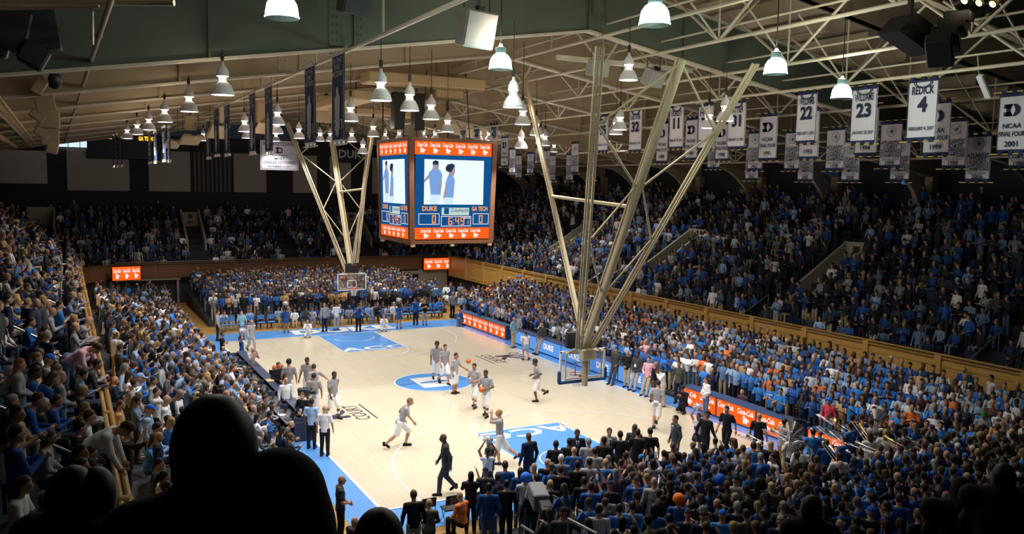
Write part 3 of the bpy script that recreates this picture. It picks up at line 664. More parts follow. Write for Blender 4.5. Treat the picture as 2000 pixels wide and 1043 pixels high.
BANNERS = [
 (9.2, -18.21, -19.29, 11.16, 13.25, 'jersey', ('REDICK', '4', 'FEBRUARY 4, 2007')),
 (9.2, -15.94, -17.0, 11.14, 13.21, 'jersey', ('WILLIAMS', '23', 'JANUARY 28, 2007')),
 (9.2, -13.4, -14.37, 11.24, 13.26, 'jersey', ('WILLIAMS', '22', 'FEBRUARY 5, 2003')),
 (9.2, -9.64, -10.67, 11.14, 13.22, 'jersey', ('BATTIER', '31', 'FEBRUARY 21, 2001')),
 (9.2, -7.75, -8.72, 11.15, 13.24, 'jersey', ('HILL', '33', 'FEBRUARY 27, 1994')),
 (9.2, -5.75, -6.74, 11.25, 13.33, 'jersey', ('HURLEY', '11', 'FEBRUARY 28, 1993')),
 (9.2, -2.6, -3.65, 11.21, 13.39, 'jersey', ('LAETTNER', '32', 'FEBRUARY 26, 1992')),
 (9.2, 0.11, -0.78, 11.26, 13.28, 'jersey', ('FERRY', '35', 'FEBRUARY 18, 1989')),
 (9.2, 12.82, 11.64, 11.71, 13.51, 'jersey', ('GMINSKI', '43', '')),
 (9.2, 15.32, 14.28, 11.88, 13.45, 'jersey', ('MULLINS', '44', '')),
 (9.2, 17.5, 16.47, 11.94, 13.35, 'jersey', ('HEYMAN', '25', '')),
 (11.2, -20.05, -21.0, 10.78, 12.77, 'four', ('NCAA', 'FINAL FOUR', '2001')),
 (11.2, -17.38, -18.4, 10.76, 12.74, 'four', ('NCAA', 'FINAL FOUR', '1999')),
 (11.2, -14.46, -15.48, 10.82, 12.79, 'four', ('NCAA', 'FINAL FOUR', '1994')),
 (11.2, -11.69, -12.71, 10.74, 12.85, 'four', ('NCAA', 'FINAL FOUR', '1992')),
 (11.2, -9.41, -10.46, 10.73, 12.8, 'four', ('NCAA', 'FINAL FOUR', '1991')),
 (11.2, -6.64, -7.53, 10.76, 12.62, 'four', ('NCAA', 'FINAL FOUR', '1990')),
 (11.2, -4.47, -5.38, 10.84, 12.94, 'four', ('NCAA', 'FINAL FOUR', '1989')),
 (11.2, -2.23, -3.14, 10.73, 12.88, 'four', ('NCAA', 'FINAL FOUR', '1988')),
 (11.2, 15.08, 14.01, 10.72, 12.88, 'four', ('NCAA', 'FINAL FOUR', '1966')),
 (13.6, 9.8, 8.93, 10.31, 12.4, 'acc', ('ATLANTIC', 'COAST', 'CONFERENCE', 'CHAMPIONS', '1963')),
 (13.0, -16.87, -17.81, 10.37, 12.24, 'acc', ('ATLANTIC', 'COAST', 'CONFERENCE', 'CHAMPIONS', '1980')),
 (13.6, -13.68, -14.69, 10.43, 12.35, 'acc', ('ATLANTIC', 'COAST', 'CONFERENCE', 'CHAMPIONS', '1979')),
 (13.6, -10.96, -11.94, 10.34, 12.25, 'acc', ('ATLANTIC', 'COAST', 'CONFERENCE', 'CHAMPIONS', '1978')),
 (13.6, -8.58, -9.49, 10.36, 12.24, 'acc', ('ATLANTIC', 'COAST', 'CONFERENCE', 'CHAMPIONS', '1966')),
 (13.6, -6.22, -7.17, 10.37, 12.33, 'acc', ('ATLANTIC', 'COAST', 'CONFERENCE', 'CHAMPIONS', '1965')),
 (13.6, -3.36, -4.28, 10.47, 12.27, 'acc', ('ATLANTIC', 'COAST', 'CONFERENCE', 'CHAMPIONS', '1964')),
 (13.6, -18.99, -19.75, 10.36, 11.9, 'acc', ('ATLANTIC', 'COAST', 'CONFERENCE', 'CHAMPIONS', '1986')),
 (13.6, -17.41, -18.35, 9.9, 11.71, 'acc', ('ATLANTIC', 'COAST', 'CONFERENCE', 'CHAMPIONS', '2006')),
 (15.0, -13.13, -14.05, 9.9, 11.77, 'acc', ('ATLANTIC', 'COAST', 'CONFERENCE', 'CHAMPIONS', '2005')),
 (15.0, -10.62, -11.58, 9.88, 11.82, 'acc', ('ATLANTIC', 'COAST', 'CONFERENCE', 'CHAMPIONS', '2004')),
 (15.0, -8.08, -9.0, 9.89, 11.81, 'acc', ('ATLANTIC', 'COAST', 'CONFERENCE', 'CHAMPIONS', '2003')),
 (15.0, -4.63, -5.52, 9.93, 11.81, 'acc', ('ATLANTIC', 'COAST', 'CONFERENCE', 'CHAMPIONS', '2002')),
 (15.0, 9.75, 9.02, 9.9, 11.89, 'acc', ('ATLANTIC', 'COAST', 'CONFERENCE', 'CHAMPIONS', '2001')),
 (15.0, 12.68, 11.82, 9.82, 11.8, 'acc', ('ATLANTIC', 'COAST', 'CONFERENCE', 'CHAMPIONS', '2000')),
 (13.6, 18.41, 17.45, 10.33, 12.27, 'acc', ('ATLANTIC', 'COAST', 'CONFERENCE', 'CHAMPIONS', '1992')),
 (15.0, 19.97, 19.07, 9.98, 11.91, 'acc', ('ATLANTIC', 'COAST', 'CONFERENCE', 'CHAMPIONS', '1998')),
 (13.6, 15.67, 14.78, 10.29, 11.9, 'acc', ('ATLANTIC', 'COAST', 'CONFERENCE', 'CHAMPIONS', '1999')),
 (13.6, 14.52, 13.52, 10.95, 12.29, 'acc', ('ATLANTIC', 'COAST', 'CONFERENCE', 'CHAMPIONS', '1991')),
 (13.6, 13.43, 12.53, 10.32, 12.05, 'acc', ('ATLANTIC', 'COAST', 'CONFERENCE', 'CHAMPIONS', '1988')),
 (15.0, 14.89, 14.12, 9.81, 11.79, 'acc', ('ATLANTIC', 'COAST', 'CONFERENCE', 'CHAMPIONS', '1997')),
 (-8.3, -8.49, -9.78, 10.67, 13.4, 'poster', ()),
 (-8.3, -11.72, -12.98, 10.63, 13.39, 'poster', ()),
 (-8.3, 1.1, -0.22, 10.64, 13.36, 'poster', ()),
 (-8.3, -2.16, -3.47, 10.57, 13.33, 'poster', ()),
 (-8.3, 10.79, 9.2, 10.76, 13.45, 'poster', ()),
 (-8.3, 7.55, 5.94, 10.72, 13.35, 'poster', ()),
 (-8.3, 13.56, 12.08, 10.68, 12.9, 'poster', ()),
 (-11.3, 6.58, 5.23, 10.34, 12.0, 'strip', ()),
 (-11.3, 4.17, 3.16, 10.29, 11.88, 'strip', ()),
 (-11.3, 13.86, 12.35, 10.35, 12.13, 'strip', ()),
 (-11.3, 10.65, 9.31, 10.33, 11.96, 'strip', ()),
 (-12.9, 17.91, 16.71, 10.16, 12.05, 'strip', ()),
 (-12.9, 14.0, 13.05, 10.12, 11.93, 'strip', ()),
 (-12.9, 10.22, 9.4, 10.11, 11.62, 'strip', ()),
]
DK = (.010, .011, .014)
ONLOOKERS = [
 ('big dark figure with bushy head of hair and raised shoulder at the bottom left', -15.22, -34.70, 8.87, 3.05, DK, (.006,.006,.007), 1.16, False, 1.05, 6, ((-0.165, 0, 1.1), (-0.235, -0.02, 0.72), 0.14, 0.12)),
 ('dark profile with short hair at the bottom left corner', -15.64, -32.46, 8.05, 2.46, DK, (.008,.007,.007), 1.0, False, 1.0, 6, None),
 ('dark round head beside the profile at the bottom left', -15.48, -32.43, 8.02, 3.03, DK, (.006,.006,.007), 1.0, False, 1.0, 4, None),
 ('dark haired head cut by the bottom edge by the near apron', -14.49, -33.96, 8.17, 2.81, DK, (.006,.006,.008), 1.02, False, 1.0, 4, None),
 ('dark hooded figure near the bottom right corner', -6.99, -31.55, 6.37, 2.32, (.008,.010,.016), (.008,.008,.010), 1.1, True, 1.3, 10, None),
 ('dark figure at the right edge behind the hooded one', -7.19, -32.09, 6.73, 2.11, (.007,.009,.014), (.007,.007,.009), 1.12, False, 1.25, 8, None),
 ('dark haired figure taller than the crowd around at the lower right', -8.62, -30.93, 6.24, 2.33, DK, (.012,.009,.008), 1.1, False, 1.0, 4, None)]
# ================================================================== SETTING
HW, HL = 7.62, 14.325          # half court
RAIL_R, RAIL_L, WALL_F = 14.65, -14.84, 32.0

floor = MB()
floor.box((0, 0, -0.1), (62, 90, 0.2))
floor_o = structure(floor.build('floor', M_GOLDWOOD), 'stained wooden arena floor around the basketball court')

Z1, Z2, Z3, Z4 = 0.006, 0.010, 0.014, 0.018


def flat(name, m, parent=floor_o, z=Z1, rects=(), polys=()):
    b = MB()
    for (x0, y0, x1, y1) in rects:
        b.quad([(x0, y0, z), (x1, y0, z), (x1, y1, z), (x0, y1, z)])
    for p in polys:
        b.quad([(x, y, z) for x, y in p])
    return b.build(name, m, parent)


flat('court_border', M_BLUE, z=Z1, rects=[(-8.75, -16.1, 8.75, 17.1)])
flat('court_surface', M_MAPLE, z=Z2, rects=[(-HW, -HL, HW, HL)])
for s in (-1, 1):
    y0, y1 = s * HL, s * (HL - 5.79)
    flat('key_area', M_BLUE, z=Z3, rects=[(-1.83, min(y0, y1), 1.83, max(y0, y1))])
ln = MB()
w = 0.05
for s in (-1, 1):
    ln.quad([(-HW, s * HL - w, Z4), (HW, s * HL - w, Z4), (HW, s * HL + w, Z4), (-HW, s * HL + w, Z4)])
    ln.quad([(s * HW - w, -HL, Z4), (s * HW + w, -HL, Z4), (s * HW + w, HL, Z4), (s * HW - w, HL, Z4)])
ln.quad([(-HW, -0.03, Z3), (HW, -0.03, Z3), (HW, 0.03, Z3), (-HW, 0.03, Z3)])
for s in (-1, 1):
    yb, yf = s * HL, s * (HL - 5.79)
    for sx in (-1, 1):
        a, b_ = sx * 1.83 - 0.03, sx * 1.83 + 0.03
        ln.quad([(a, min(yb, yf), Z4), (b_, min(yb, yf), Z4), (b_, max(yb, yf), Z4), (a, max(yb, yf), Z4)])
    ln.quad([(-1.83, yf - 0.03, Z4), (1.83, yf - 0.03, Z4), (1.83, yf + 0.03, Z4), (-1.83, yf + 0.03, Z4)])
    # free throw half circle toward mid court, lane half circle, three point arc
    c = (0, yf, Z4)
    if s > 0:
        ln.disc(c, 1.86, 32, 0, 1.80, PI, 2 * PI)
    else:
        ln.disc(c, 1.86, 32, 0, 1.80, 0, PI)
    hy = s * (HL - 1.575)
    a0, a1 = (PI, 2 * PI) if s > 0 else (0, PI)
    ln.disc((0, hy, Z4), 1.25, 24, 0, 1.20, a0, a1)
    R3 = 6.32
    ln.disc((0, hy, Z4), R3 + 0.03, 60, 0, R3 - 0.03, a0, a1)
    for sx in (-1, 1):
        ln.quad([(sx * R3 - 0.03, min(hy, yb), Z4), (sx * R3 + 0.03, min(hy, yb), Z4), (sx * R3 + 0.03, max(hy, yb), Z4), (sx * R3 - 0.03, max(hy, yb), Z4)])
ln.disc((0, 0, Z4), 1.92, 48, 0, 1.84)
ln.build('court_lines', M_LINE, floor_o)['kind'] = 'stuff'
cc = MB()
cc.disc((0, 0, Z3), 1.86, 48)
cc.build('centre_circle', M_BLUE, floor_o)
# slab letter D in the circle, read from the left sideline
dl = MB()


def local_quads(quads, org, ux, uy, z):
    for q in quads:
        dl.quad([(org[0] + ux[0] * a + uy[0] * b, org[1] + ux[1] * a + uy[1] * b, z) for a, b in q])


def letter_D(hgt, wid, t):
    h, w_ = hgt / 2, wid / 2
    return [[(-w_, -h), (-w_ + 1.5 * t, -h), (-w_ + 1.5 * t, h), (-w_, h)],
            [(-w_ - t * .6, -h), (w_ - t, -h), (w_ - t, -h + t), (-w_ - t * .6, -h + t)],
            [(-w_ - t * .6, h - t), (w_ - t, h - t), (w_ - t, h), (-w_ - t * .6, h)],
            [(w_ - t, -h), (w_, -h + t * .8), (w_, h - t * .8), (w_ - t, h)]]


dl.quad([(x, y, Z4 - .001) for x, y in ((-.88, -1.0), (.62, -1.03), (.93, -.8), (.97, .8), (.66, 1.05), (-.84, 1.04))])
dl.build('centre_letter', M_LINE, floor_o)
dl = MB()
dl.quad([(x, y, Z4 + .002) for x, y in ((-.70, -.14), (.5, -.16), (.84, 0), (.5, .16), (-.70, .14))])
dl.build('centre_letter_slot', M_BLUE, floor_o)


def floor_text(name, s, size, x, y, ang, m, width=None, bold=0.03, sx=1.0, z=Z4):
    b = MB()
    M = Matrix.Translation((x, y, z)) @ Matrix.Rotation(ang, 4, 'Z') @ Matrix.Diagonal((sx, 1, 1, 1))
    b.text(s, size, M, 0, width, bold)
    return b.build(name, m, floor_o)


floor_text('baseline_lettering', 'DUKE', 1.45, 0.3, 15.15, 0, M_LINE, 6.2, 0.07, 1.25)
floor_text('baseline_lettering', 'DUKE', 1.25, 0.3, -14.75, PI, M_LINE, 6.2, 0.07, 1.25)
floor_text('lane_lettering', 'ACC', 0.95, 0.1, 8.75, 0, M_LINE, None, 0.03, 1.45)
floor_text('lane_lettering', 'ACC', 0.95, 0.1, -8.75, PI, M_LINE, None, 0.03, 1.45)
for s, y0 in ((-1, -3.75), (1, 3.7)):
    ang = PI / 2 if s < 0 else -PI / 2
    floor_text('sideline_lettering', 'COURT', 0.62, s * 4.75, y0, ang, M_INK, 2.3, 0.0)
    floor_text('sideline_lettering', 'K', 1.0, s * 5.5, y0, ang, M_INK, None, 0.05, 1.3)
    floor_text('sideline_lettering', 'COACH', 0.62, s * 6.5, y0, ang, M_INK, 2.3, 0.0)
    flat('sideline_rule', M_INK, z=Z4, rects=[(s * 4.55 - .03, y0 - 1.25, s * 4.55 + .03, y0 + 1.25)])

# ------------------------------------------------------------------ stands: stepped rows, one board per row
SEC = {'F': (0, 0, 0), 'RL': (.12 - .19 * 8.9, .19, 0), 'LL': (.12 - .47 * 9.2, -.47, 0), 'FL': (.3 - .07 * 20, 0, .07),
       'NL': (.12 - .11 * 17.5, 0, -.11), 'UR': (2.2 - .55 * 14.9, .55, 0), 'UL': (3.6 - .62 * 14.9, -.62, 0), 'UF': (2.2 - .55 * 32.2, 0, .55)}


def zf(sec, x, y):
    a, bx, by = SEC[sec]
    return a + bx * x + by * y


def stand(name, label, rows, m=M_CONC):
    o = empty(name)
    structure(o, label)
    for (x0, y0, x1, y1, z) in rows:
        b = MB()
        b.box(((x0 + x1) / 2, (y0 + y1) / 2, z / 2), (abs(x1 - x0), abs(y1 - y0), z))
        b.build('stand_row', m, o)
    return o


RLX = [9.1 + .62 * k for k in range(9)]
LLX = [-(9.9 + .6 * k) for k in range(8)]
FLY = [20.4 + .74 * k for k in range(15)]
NLY = [-(17.75 + .68 * k) for k in range(13)]
URX = [15.4 + .8 * k for k in range(14)]
ULX = [-(15.45 + .8 * k) for k in range(12)]
UFY = [32.75 + .8 * k for k in range(9)]
stand('bleacher_right', 'low stepped student stand along the right sideline', [(x - .31, -26.2, x + .31, 18.2, zf('RL', x, 0)) for x in RLX if zf('RL', x, 0) > .02])
stand('bleacher_left', 'stepped lower stand behind the press table', [(x - .31, -26.2, x + .31, 16.5 if x > -11.9 else 12.5, zf('LL', x, 0)) for x in LLX])
stand('bleacher_far', 'low stepped stand behind the far baseline', [(-7.4, y - .37, 9.4, y + .37, zf('FL', 0, y)) for y in FLY])
stand('bleacher_near', 'low stepped stand behind the near baseline', [(-9, y - .34, 14.5, y + .34, zf('NL', 0, y)) for y in NLY])
stand('upper_stand_right', 'steep upper stand along the right wall', [(x - .4, -26.4, x + .4, 40, zf('UR', x, 0)) for x in URX])
stand('upper_stand_left', 'steep upper stand along the left wall', [(x - .4, -26.4, x + .4, 31.8 if x > -15.5 else 36, zf('UL', x, 0)) for x in ULX])
stand('upper_stand_far', 'steep upper stand along the far wall', [(-16 if k < 4 else -24, y - .4, 14.9 + .8 * k, y + .4, zf('UF', 0, y)) for k, y in enumerate(UFY)])
# near stand under the viewer, dark
stand('upper_stand_near', 'steep upper stand in front of the viewer', [(-27, -27.0 - .8 * k - .4, 27, -27.0 - .8 * k + .4, 2.3 + .5 * k) for k in range(13)])
for nm, yy in (('right', 0),):
    pass

# ------------------------------------------------------------------ oak fascia walls with rail
MB_ = MB


def fascia(name, label, p0, p1, z0, z1, npan, m, railm, posts=True, rail=True, inward=(0, 0)):
    """panelled wall from p0 to p1; panels, posts and rail are pieces of it"""
    o = empty(name)
    structure(o, label)
    p0, p1 = Vector((*p0, 0)), Vector((*p1, 0))
    d = p1 - p0
    L = d.length
    d.normalize()
    ang = math.atan2(d.y, d.x)
    nrm = Vector((inward[0], inward[1], 0))
    for k in range(npan):
        c = p0 + d * (L * (k + .5) / npan)
        b = MB()
        h = z1 - z0
        b.box((c.x, c.y, (z0 + z1) / 2), (L / npan - .02, .10, h), ang)
        cc_ = c + nrm * .06
        b.box((cc_.x, cc_.y, z0 + h * .16), (L / npan - .25, .03, h * .10), ang)
        b.box((cc_.x, cc_.y, z0 + h * .86), (L / npan - .25, .03, h * .10), ang)
        b.build('wall_panel', m, o)
    if posts:
        for k in range(npan + 1):
            c = p0 + d * (L * k / npan) + nrm * .05
            b = MB()
            b.box((c.x, c.y, (z0 + z1 + .12) / 2), (.28, .2, z1 - z0 + .12), ang)
            b.build('wall_post', m, o)
    b = MB()
    c = (p0 + p1) / 2 + nrm * .02
    b.box((c.x, c.y, z1 + .03), (L, .24, .06), ang)
    b.build('wall_cap', railm, o)
    if rail:
        b = MB()
        a, e = p0 + nrm * .02, p1 + nrm * .02
        b.tube((a.x, a.y, z1 + .14), (e.x, e.y, z1 + .14), .045, n=8)
        b.build('wall_rail', railm, o)
    return o


fascia('wall_right', 'oak panelled wall with rail between lower and upper right stand', (RAIL_R + .1, -26.3), (RAIL_R + .1, 31.5), 1.4, 3.05, 17, M_FASCIA, M_RAILWOOD, inward=(-1, 0))
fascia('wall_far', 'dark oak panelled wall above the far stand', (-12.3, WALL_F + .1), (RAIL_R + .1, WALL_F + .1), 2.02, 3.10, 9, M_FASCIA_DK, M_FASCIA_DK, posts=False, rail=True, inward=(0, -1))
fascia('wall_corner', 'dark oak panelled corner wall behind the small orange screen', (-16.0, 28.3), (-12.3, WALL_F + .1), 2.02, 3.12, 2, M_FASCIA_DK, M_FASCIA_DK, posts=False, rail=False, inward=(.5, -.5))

# left rail: broad oak cap with two round rails, clamps and posts
lr = empty('wall_left')
structure(lr, 'broad oak capped rail wall of the left stand')
for k in range(16):
    y = -25.5 + 2.8 * k
    b = MB()
    b.box((RAIL_L, y + 1.4, 3.5), (.12, 2.78, 1.5))
    b.build('wall_panel', M_FASCIA, lr)
    b = MB()
    b.bevbox((RAIL_L, y, 4.38), (.25, .2, .2), .04)
    b.build('rail_block', M_RAILWOOD, lr)
    for dx in (-.062, .062):
        b = MB()
        b.tube((RAIL_L + dx, y + .12, 4.40), (RAIL_L + dx, y + 2.68, 4.40), .055, n=10)
        b.build('rail_tube', M_RAILWOOD, lr)
b = MB()
b.box((RAIL_L, -3.1, 4.31), (.22, 45.2, .06))
b.build('rail_cap', M_RAILWOOD, lr)

# below the far fascia: tunnel openings and grey walls
b = MB()
b.box((2, 33.2, 1.0), (19.5, .3, 2.0))
structure(b.build('wall_far_lower', M_WALLDARK))
b = MB()
b.box((-13.9, 31.0, 1.0), (3.6, .3, 2.0), .5)
b.box((-10.2, 33.6, 1.0), (4.5, .2, 2.0))
structure(b.build('wall_far_left', M_WALLDARK))
dr = empty('door_1')
structure(dr, 'grey framed tunnel doorway under the far left fascia')
for x in (-12.2, -9.9, -7.9):
    b = MB()
    b.box((x, 32.2, .95), (.16, .16, 1.9))
    b.build('door_frame', M_VOM, dr)
b = MB()
b.box((-10.0, 32.2, 1.95), (4.6, .2, .22))
b.build('door_lintel', M_VOM, dr)
dr = empty('door_2')
structure(dr, 'dark tunnel doorway right of the far stand')
b = MB()
b.box((11.0, 32.2, 1.75), (3.4, .2, .3))
b.build('door_lintel', M_VOM, dr)
b = MB()
b.box((10.7, 33.0, .8), (2.4, .1, 1.6))
b.build('door_opening', M_BLACK, dr)
b = MB()
b.box((13.3, 32.15, 1.0), (2.7, .2, 2.0))
b.build('door_side_wall', M_VOM, dr)

# ------------------------------------------------------------------ outer walls
XW, YW = 27.0, 40.6
b = MB()
b.box((0, YW + .15, 6.5), (60, .3, 13.4))
structure(b.build('wall_back', M_WALLDARK), 'dark back wall above the far upper stand')
wb = bpy.data.objects['wall_back']
for x0, x1 in ((-15.2, -10.6), (-9.1, -5.8), (-2.2, .6), (3.0, 5.2), (6.4, 8.4), (10.5, 15.5), (17, 22)):
    b = MB()
    b.box(((x0 + x1) / 2, YW - .08, 10.2), (x1 - x0, .16, 3.4))
    b.build('wall_panel', M_WALLPAINT, wb)
for x0, x1 in ((-5.6, -2.4),):
    for k in range(9):
        b = MB()
        xx = x0 + (x1 - x0) * (k + .5) / 9
        b.box((xx, YW - .1, 10.2), (.22, .14, 3.4))
        b.build('wall_slat', mat('wall_slat', (.16, .145, .13), .8), wb)
b = MB()
b.box((-18.9, YW - .35, 10.3), (4.6, .3, 2.6))
structure(b.build('wall_left_end', mat('pale_wall', (.62, .62, .56), .8)), 'pale end wall at the far upper left')
win = empty('window_1')
structure(win, 'long bright clerestory window at the far left')
b = MB()
b.box((-14.2, YW - .2, 12.35), (3.4, .1, .75))
b.build('window_pane', emat('daylight_pane', (.62, .80, .95), .85), win)
for k in range(5):
    b = MB()
    b.box((-15.9 + .85 * k, YW - .27, 12.35), (.05, .06, .8))
    b.build('window_mullion', M_WALLDARK, win)
b = MB()
b.box((-14.2, YW - .27, 11.92), (3.6, .1, .12))
b.build('window_sill', M_WALLPAINT, win)
b = MB()
b.box((XW + .4, 3, 6.5), (.3, 90, 13.2))
structure(b.build('wall_right_outer', M_WALLDARK), 'dark outer wall above the right upper stand')
b = MB()
b.box((-XW - .4, 3, 6.5), (.3, 90, 13.2))
structure(b.build('wall_left_outer', M_WALLDARK), 'dark outer wall above the left upper stand')
b = MB()
b.box((0, -41.5, 8), (60, .3, 16))
structure(b.build('wall_near', M_WALLDARK), 'dark wall behind the viewer')
# blue arched window glimpses in the right wall
for y, z in ((-.7, 11.4), (-4.9, 11.1), (-12.4, 10.6)):
    wn = empty('window_2')
    structure(wn, 'blue curtained arched window in the right wall')
    b = MB()
    pts = [(XW + .2, y - .55, z - 1.2), (XW + .2, y + .55, z - 1.2), (XW + .2, y + .55, z + .4)] + [(XW + .2, y + .55 * math.cos(t), z + .4 + .55 * math.sin(t)) for t in (PI / 5, 2 * PI / 5, 3 * PI / 5, 4 * PI / 5)] + [(XW + .2, y - .55, z + .4)]
    b.quad(pts)
    b.build('window_pane', emat('blue_pane', (.02, .16, .55), .45), wn)
    b = MB()
    b.path([(p[0] - .05, p[1], p[2]) for p in pts], .06, 5)
    b.build('window_frame', M_WALLDARK, wn)

# ------------------------------------------------------------------ roof: gable of plate girders, deck, purlins, pipe trusses
ZC, SL = 14.62, 0.160


def zg(x, lift=0.0):
    return ZC - SL * abs(x) + lift


GD = 1.85
roof = empty('ceiling')
structure(roof, 'tan gabled roof with deep plate girders')
for s in (-1, 1):
    for k in range(14):
        y = -40 + 6.2 * k
        b = MB()
        x1 = s * 28
        up_ = 1.9 if k < 4 else 0
        z0, z1 = zg(0) + GD + .75 + up_, zg(28) + GD + .75 + up_
        b.add([(0, y, z0), (x1, y, z1), (x1, y + 6.2, z1), (0, y + 6.2, z0), (0, y, z0 + .15), (x1, y, z1 + .15), (x1, y + 6.2, z1 + .15), (0, y + 6.2, z0 + .15)],
              [(0, 1, 2, 3), (7, 6, 5, 4), (0, 4, 5, 1), (1, 5, 6, 2), (2, 6, 7, 3), (3, 7, 4, 0)])
        b.build('roof_panel', M_ROOF, roof)
for s in (-1, 1):
    b = MB()
    b.add([(0, -15.2, zg(0) + GD + .7), (s * 28, -15.2, zg(28) + GD + .7), (s * 28, -15.2, zg(28) + GD + 2.8), (0, -15.2, zg(0) + GD + 2.8), (0, -15.0, zg(0) + GD + .7), (s * 28, -15.0, zg(28) + GD + .7), (s * 28, -15.0, zg(28) + GD + 2.8), (0, -15.0, zg(0) + GD + 2.8)],
          [(0, 1, 2, 3), (7, 6, 5, 4), (0, 4, 5, 1), (2, 6, 7, 3)])
    b.build('roof_step_panel', M_ROOF, roof)
GY = [-25.8, -19.4, -12.9, -6.5, 0, 6.4, 12.8, 19.2, 25.6, 32.0, 38.4]
for y in GY:
    lift = 2.1 if y < -15 else 0.0
    b = MB()
    N = 14
    xs = [-27 + 54 * i / N for i in range(N + 1)]
    xs = sorted(set(xs + [0.0]))
    prof = [(x, zg(x, lift)) for x in xs]
    for th, zo0, zo1, mi in ((.05, 0.05, GD - .05, 0), (.30, 0.0, .07, 1), (.30, GD - .07, GD, 1)):
        vs, fs = [], []
        for x, z in prof:
            vs += [(x, y - th / 2, z + zo0), (x, y + th / 2, z + zo0), (x, y + th / 2, z + zo1), (x, y - th / 2, z + zo1)]
        for i in range(len(prof) - 1):
            a, c = 4 * i, 4 * i + 4
            for j in range(4):
                q = (j + 1) % 4
                fs.append((a + j, c + j, c + q, a + q))
        fs += [(3, 2, 1, 0), (len(vs) - 4, len(vs) - 3, len(vs) - 2, len(vs) - 1)]
        b.add(vs, fs, mi)
    gm = M_GIRDER_SHADED if y < -12 else M_GIRDER
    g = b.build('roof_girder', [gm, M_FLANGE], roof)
    b = MB()
    for x in range(-24, 25, 4):
        b.box((x, y, zg(x, lift) + GD / 2), (.06, .26, GD - .1))
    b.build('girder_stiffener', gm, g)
    b = MB()
    for x in (-21, -8.2, 8.2, 21):                              # riveted splice plates
        z = zg(x, lift)
        b.box((x, y - .035, z + GD / 2), (1.1, .03, GD - .2))
        for i in range(7):
            for dx in (-.42, -.3, .3, .42):
                b.box((x + dx, y - .06, z + .25 + i * .22), (.05, .03, .05))
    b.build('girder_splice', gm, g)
    for s in (-1, 1):                                           # curved knee to the wall column
        b = MB()
        vs, fs = [], []
        n = 8
        for i in range(n + 1):
            t = i / n * PI / 2
            x = s * (21.5 + 4.6 * math.sin(t))
            z = zg(21.5, lift) - 3.6 * (1 - math.cos(t))
            xo = s * 27.0
            for yy in (y - .12, y + .12):
                vs += [(x, yy, z), (s * (22 + 5 * math.sin(t)), yy, z + .35)]
        for i in range(n):
            a = 4 * i
            fs += [(a, a + 4, a + 5, a + 1), (a + 2, a + 3, a + 7, a + 6), (a, a + 2, a + 6, a + 4)]
        b.add(vs, fs)
        b.box((s * 26.9, y, 5.2), (.5, .5, 10.4))
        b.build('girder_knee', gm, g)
# purlins run the length of the hall above the girders
for i in range(-12, 13):
    x = i * 2.15 + (0.001 if i == 0 else 0)
    b = MB()
    z = zg(x) + GD + .36
    b.box((x, 12.3, z), (.10, 55, .5))
    b.box((x, 12.3, z - .27), (.26, 55, .05))
    b.box((x, -28, z + 1.9), (.10, 25.4, .5))
    b.box((x, -28, z + 1.63), (.26, 25.4, .05))
    b.build('roof_purlin', M_ROOF, roof)
# longitudinal pipe trusses between girders
for x in (-17.5, -8.25, .5, 2.8, 5.8, 8.6, 11.9, 17.0, 21.5):
    tr = MB()
    zb = zg(x) - .02
    tr.tube((x, -26, zb), (x, 38, zb), .06, n=7)
    if x > 0:
        tr.tube((x + .25, -26, zb + .45), (x + .25, 38, zb + .45), .035, n=6)
    for k, (ya, yb) in enumerate(zip(GY[:-1], GY[1:])):
        ym = (ya + yb) / 2
        zt = zg(x) + GD + .3
        if x > 1 or x < -15:
            tr.tube((x, ya + .3, zt), (x, ym, zb), .05, n=6)
            tr.tube((x, ym, zb), (x, yb - .3, zt), .05, n=6)
        tr.tube((x, ym, zb), (x, ym, zt), .035, n=6)
        if x > 1:
            tr.tube((x, ym, zb), (x + 2.2, ym + .2, zt - .3), .045, n=6)
            tr.tube((x, ym, zb), (x - 2.2, ym + .2, zt), .035, n=6)
    tr.build('pipe_truss', M_STEEL, roof)
# fluorescent tubes lighting the deck between the right purlins
# catwalk and duct above the scoreboard
cw = empty('catwalk', (-1.0, 2.0, 13.2))
tag(cw, 'tan boxed duct and catwalk platform above the hanging scoreboard', 'catwalk')
for dx, dy, dz, sx, sy, sz in ((0, -3, .9, 5.6, 1.2, .5), (1.5, 1.5, .55, 1.4, 8, .5), (-2.2, 2, .3, 1.2, 7, .45), (0.2, 4, 0, 5.0, 1.0, .35)):
    b = MB()
    b.bevbox((dx, dy, dz), (sx, sy, sz), .05)
    b.build('duct', M_DUCT, cw)
for dx in (-.6, .4):
    b = MB()
    b.box((dx, -1.2, -.3), (.5, .5, 1.7))
    b.build('winch', M_BLACK, cw)
b = MB()
for dx in (-1.6, 1.6):
    for dy in (-2, 2):
        b.tube((dx, dy, -1.5), (dx, dy, 1.6), .03, n=6)
b.build('hanger', M_BLACK, cw)['kind'] = 'stuff'
# ================================================================== PEOPLE
# A figure is grown from a skeleton of tapered limbs blended into one surface
# (distance field meshed with surface nets); it faces -Y at rest, 1.80 m tall.
V3 = np.array


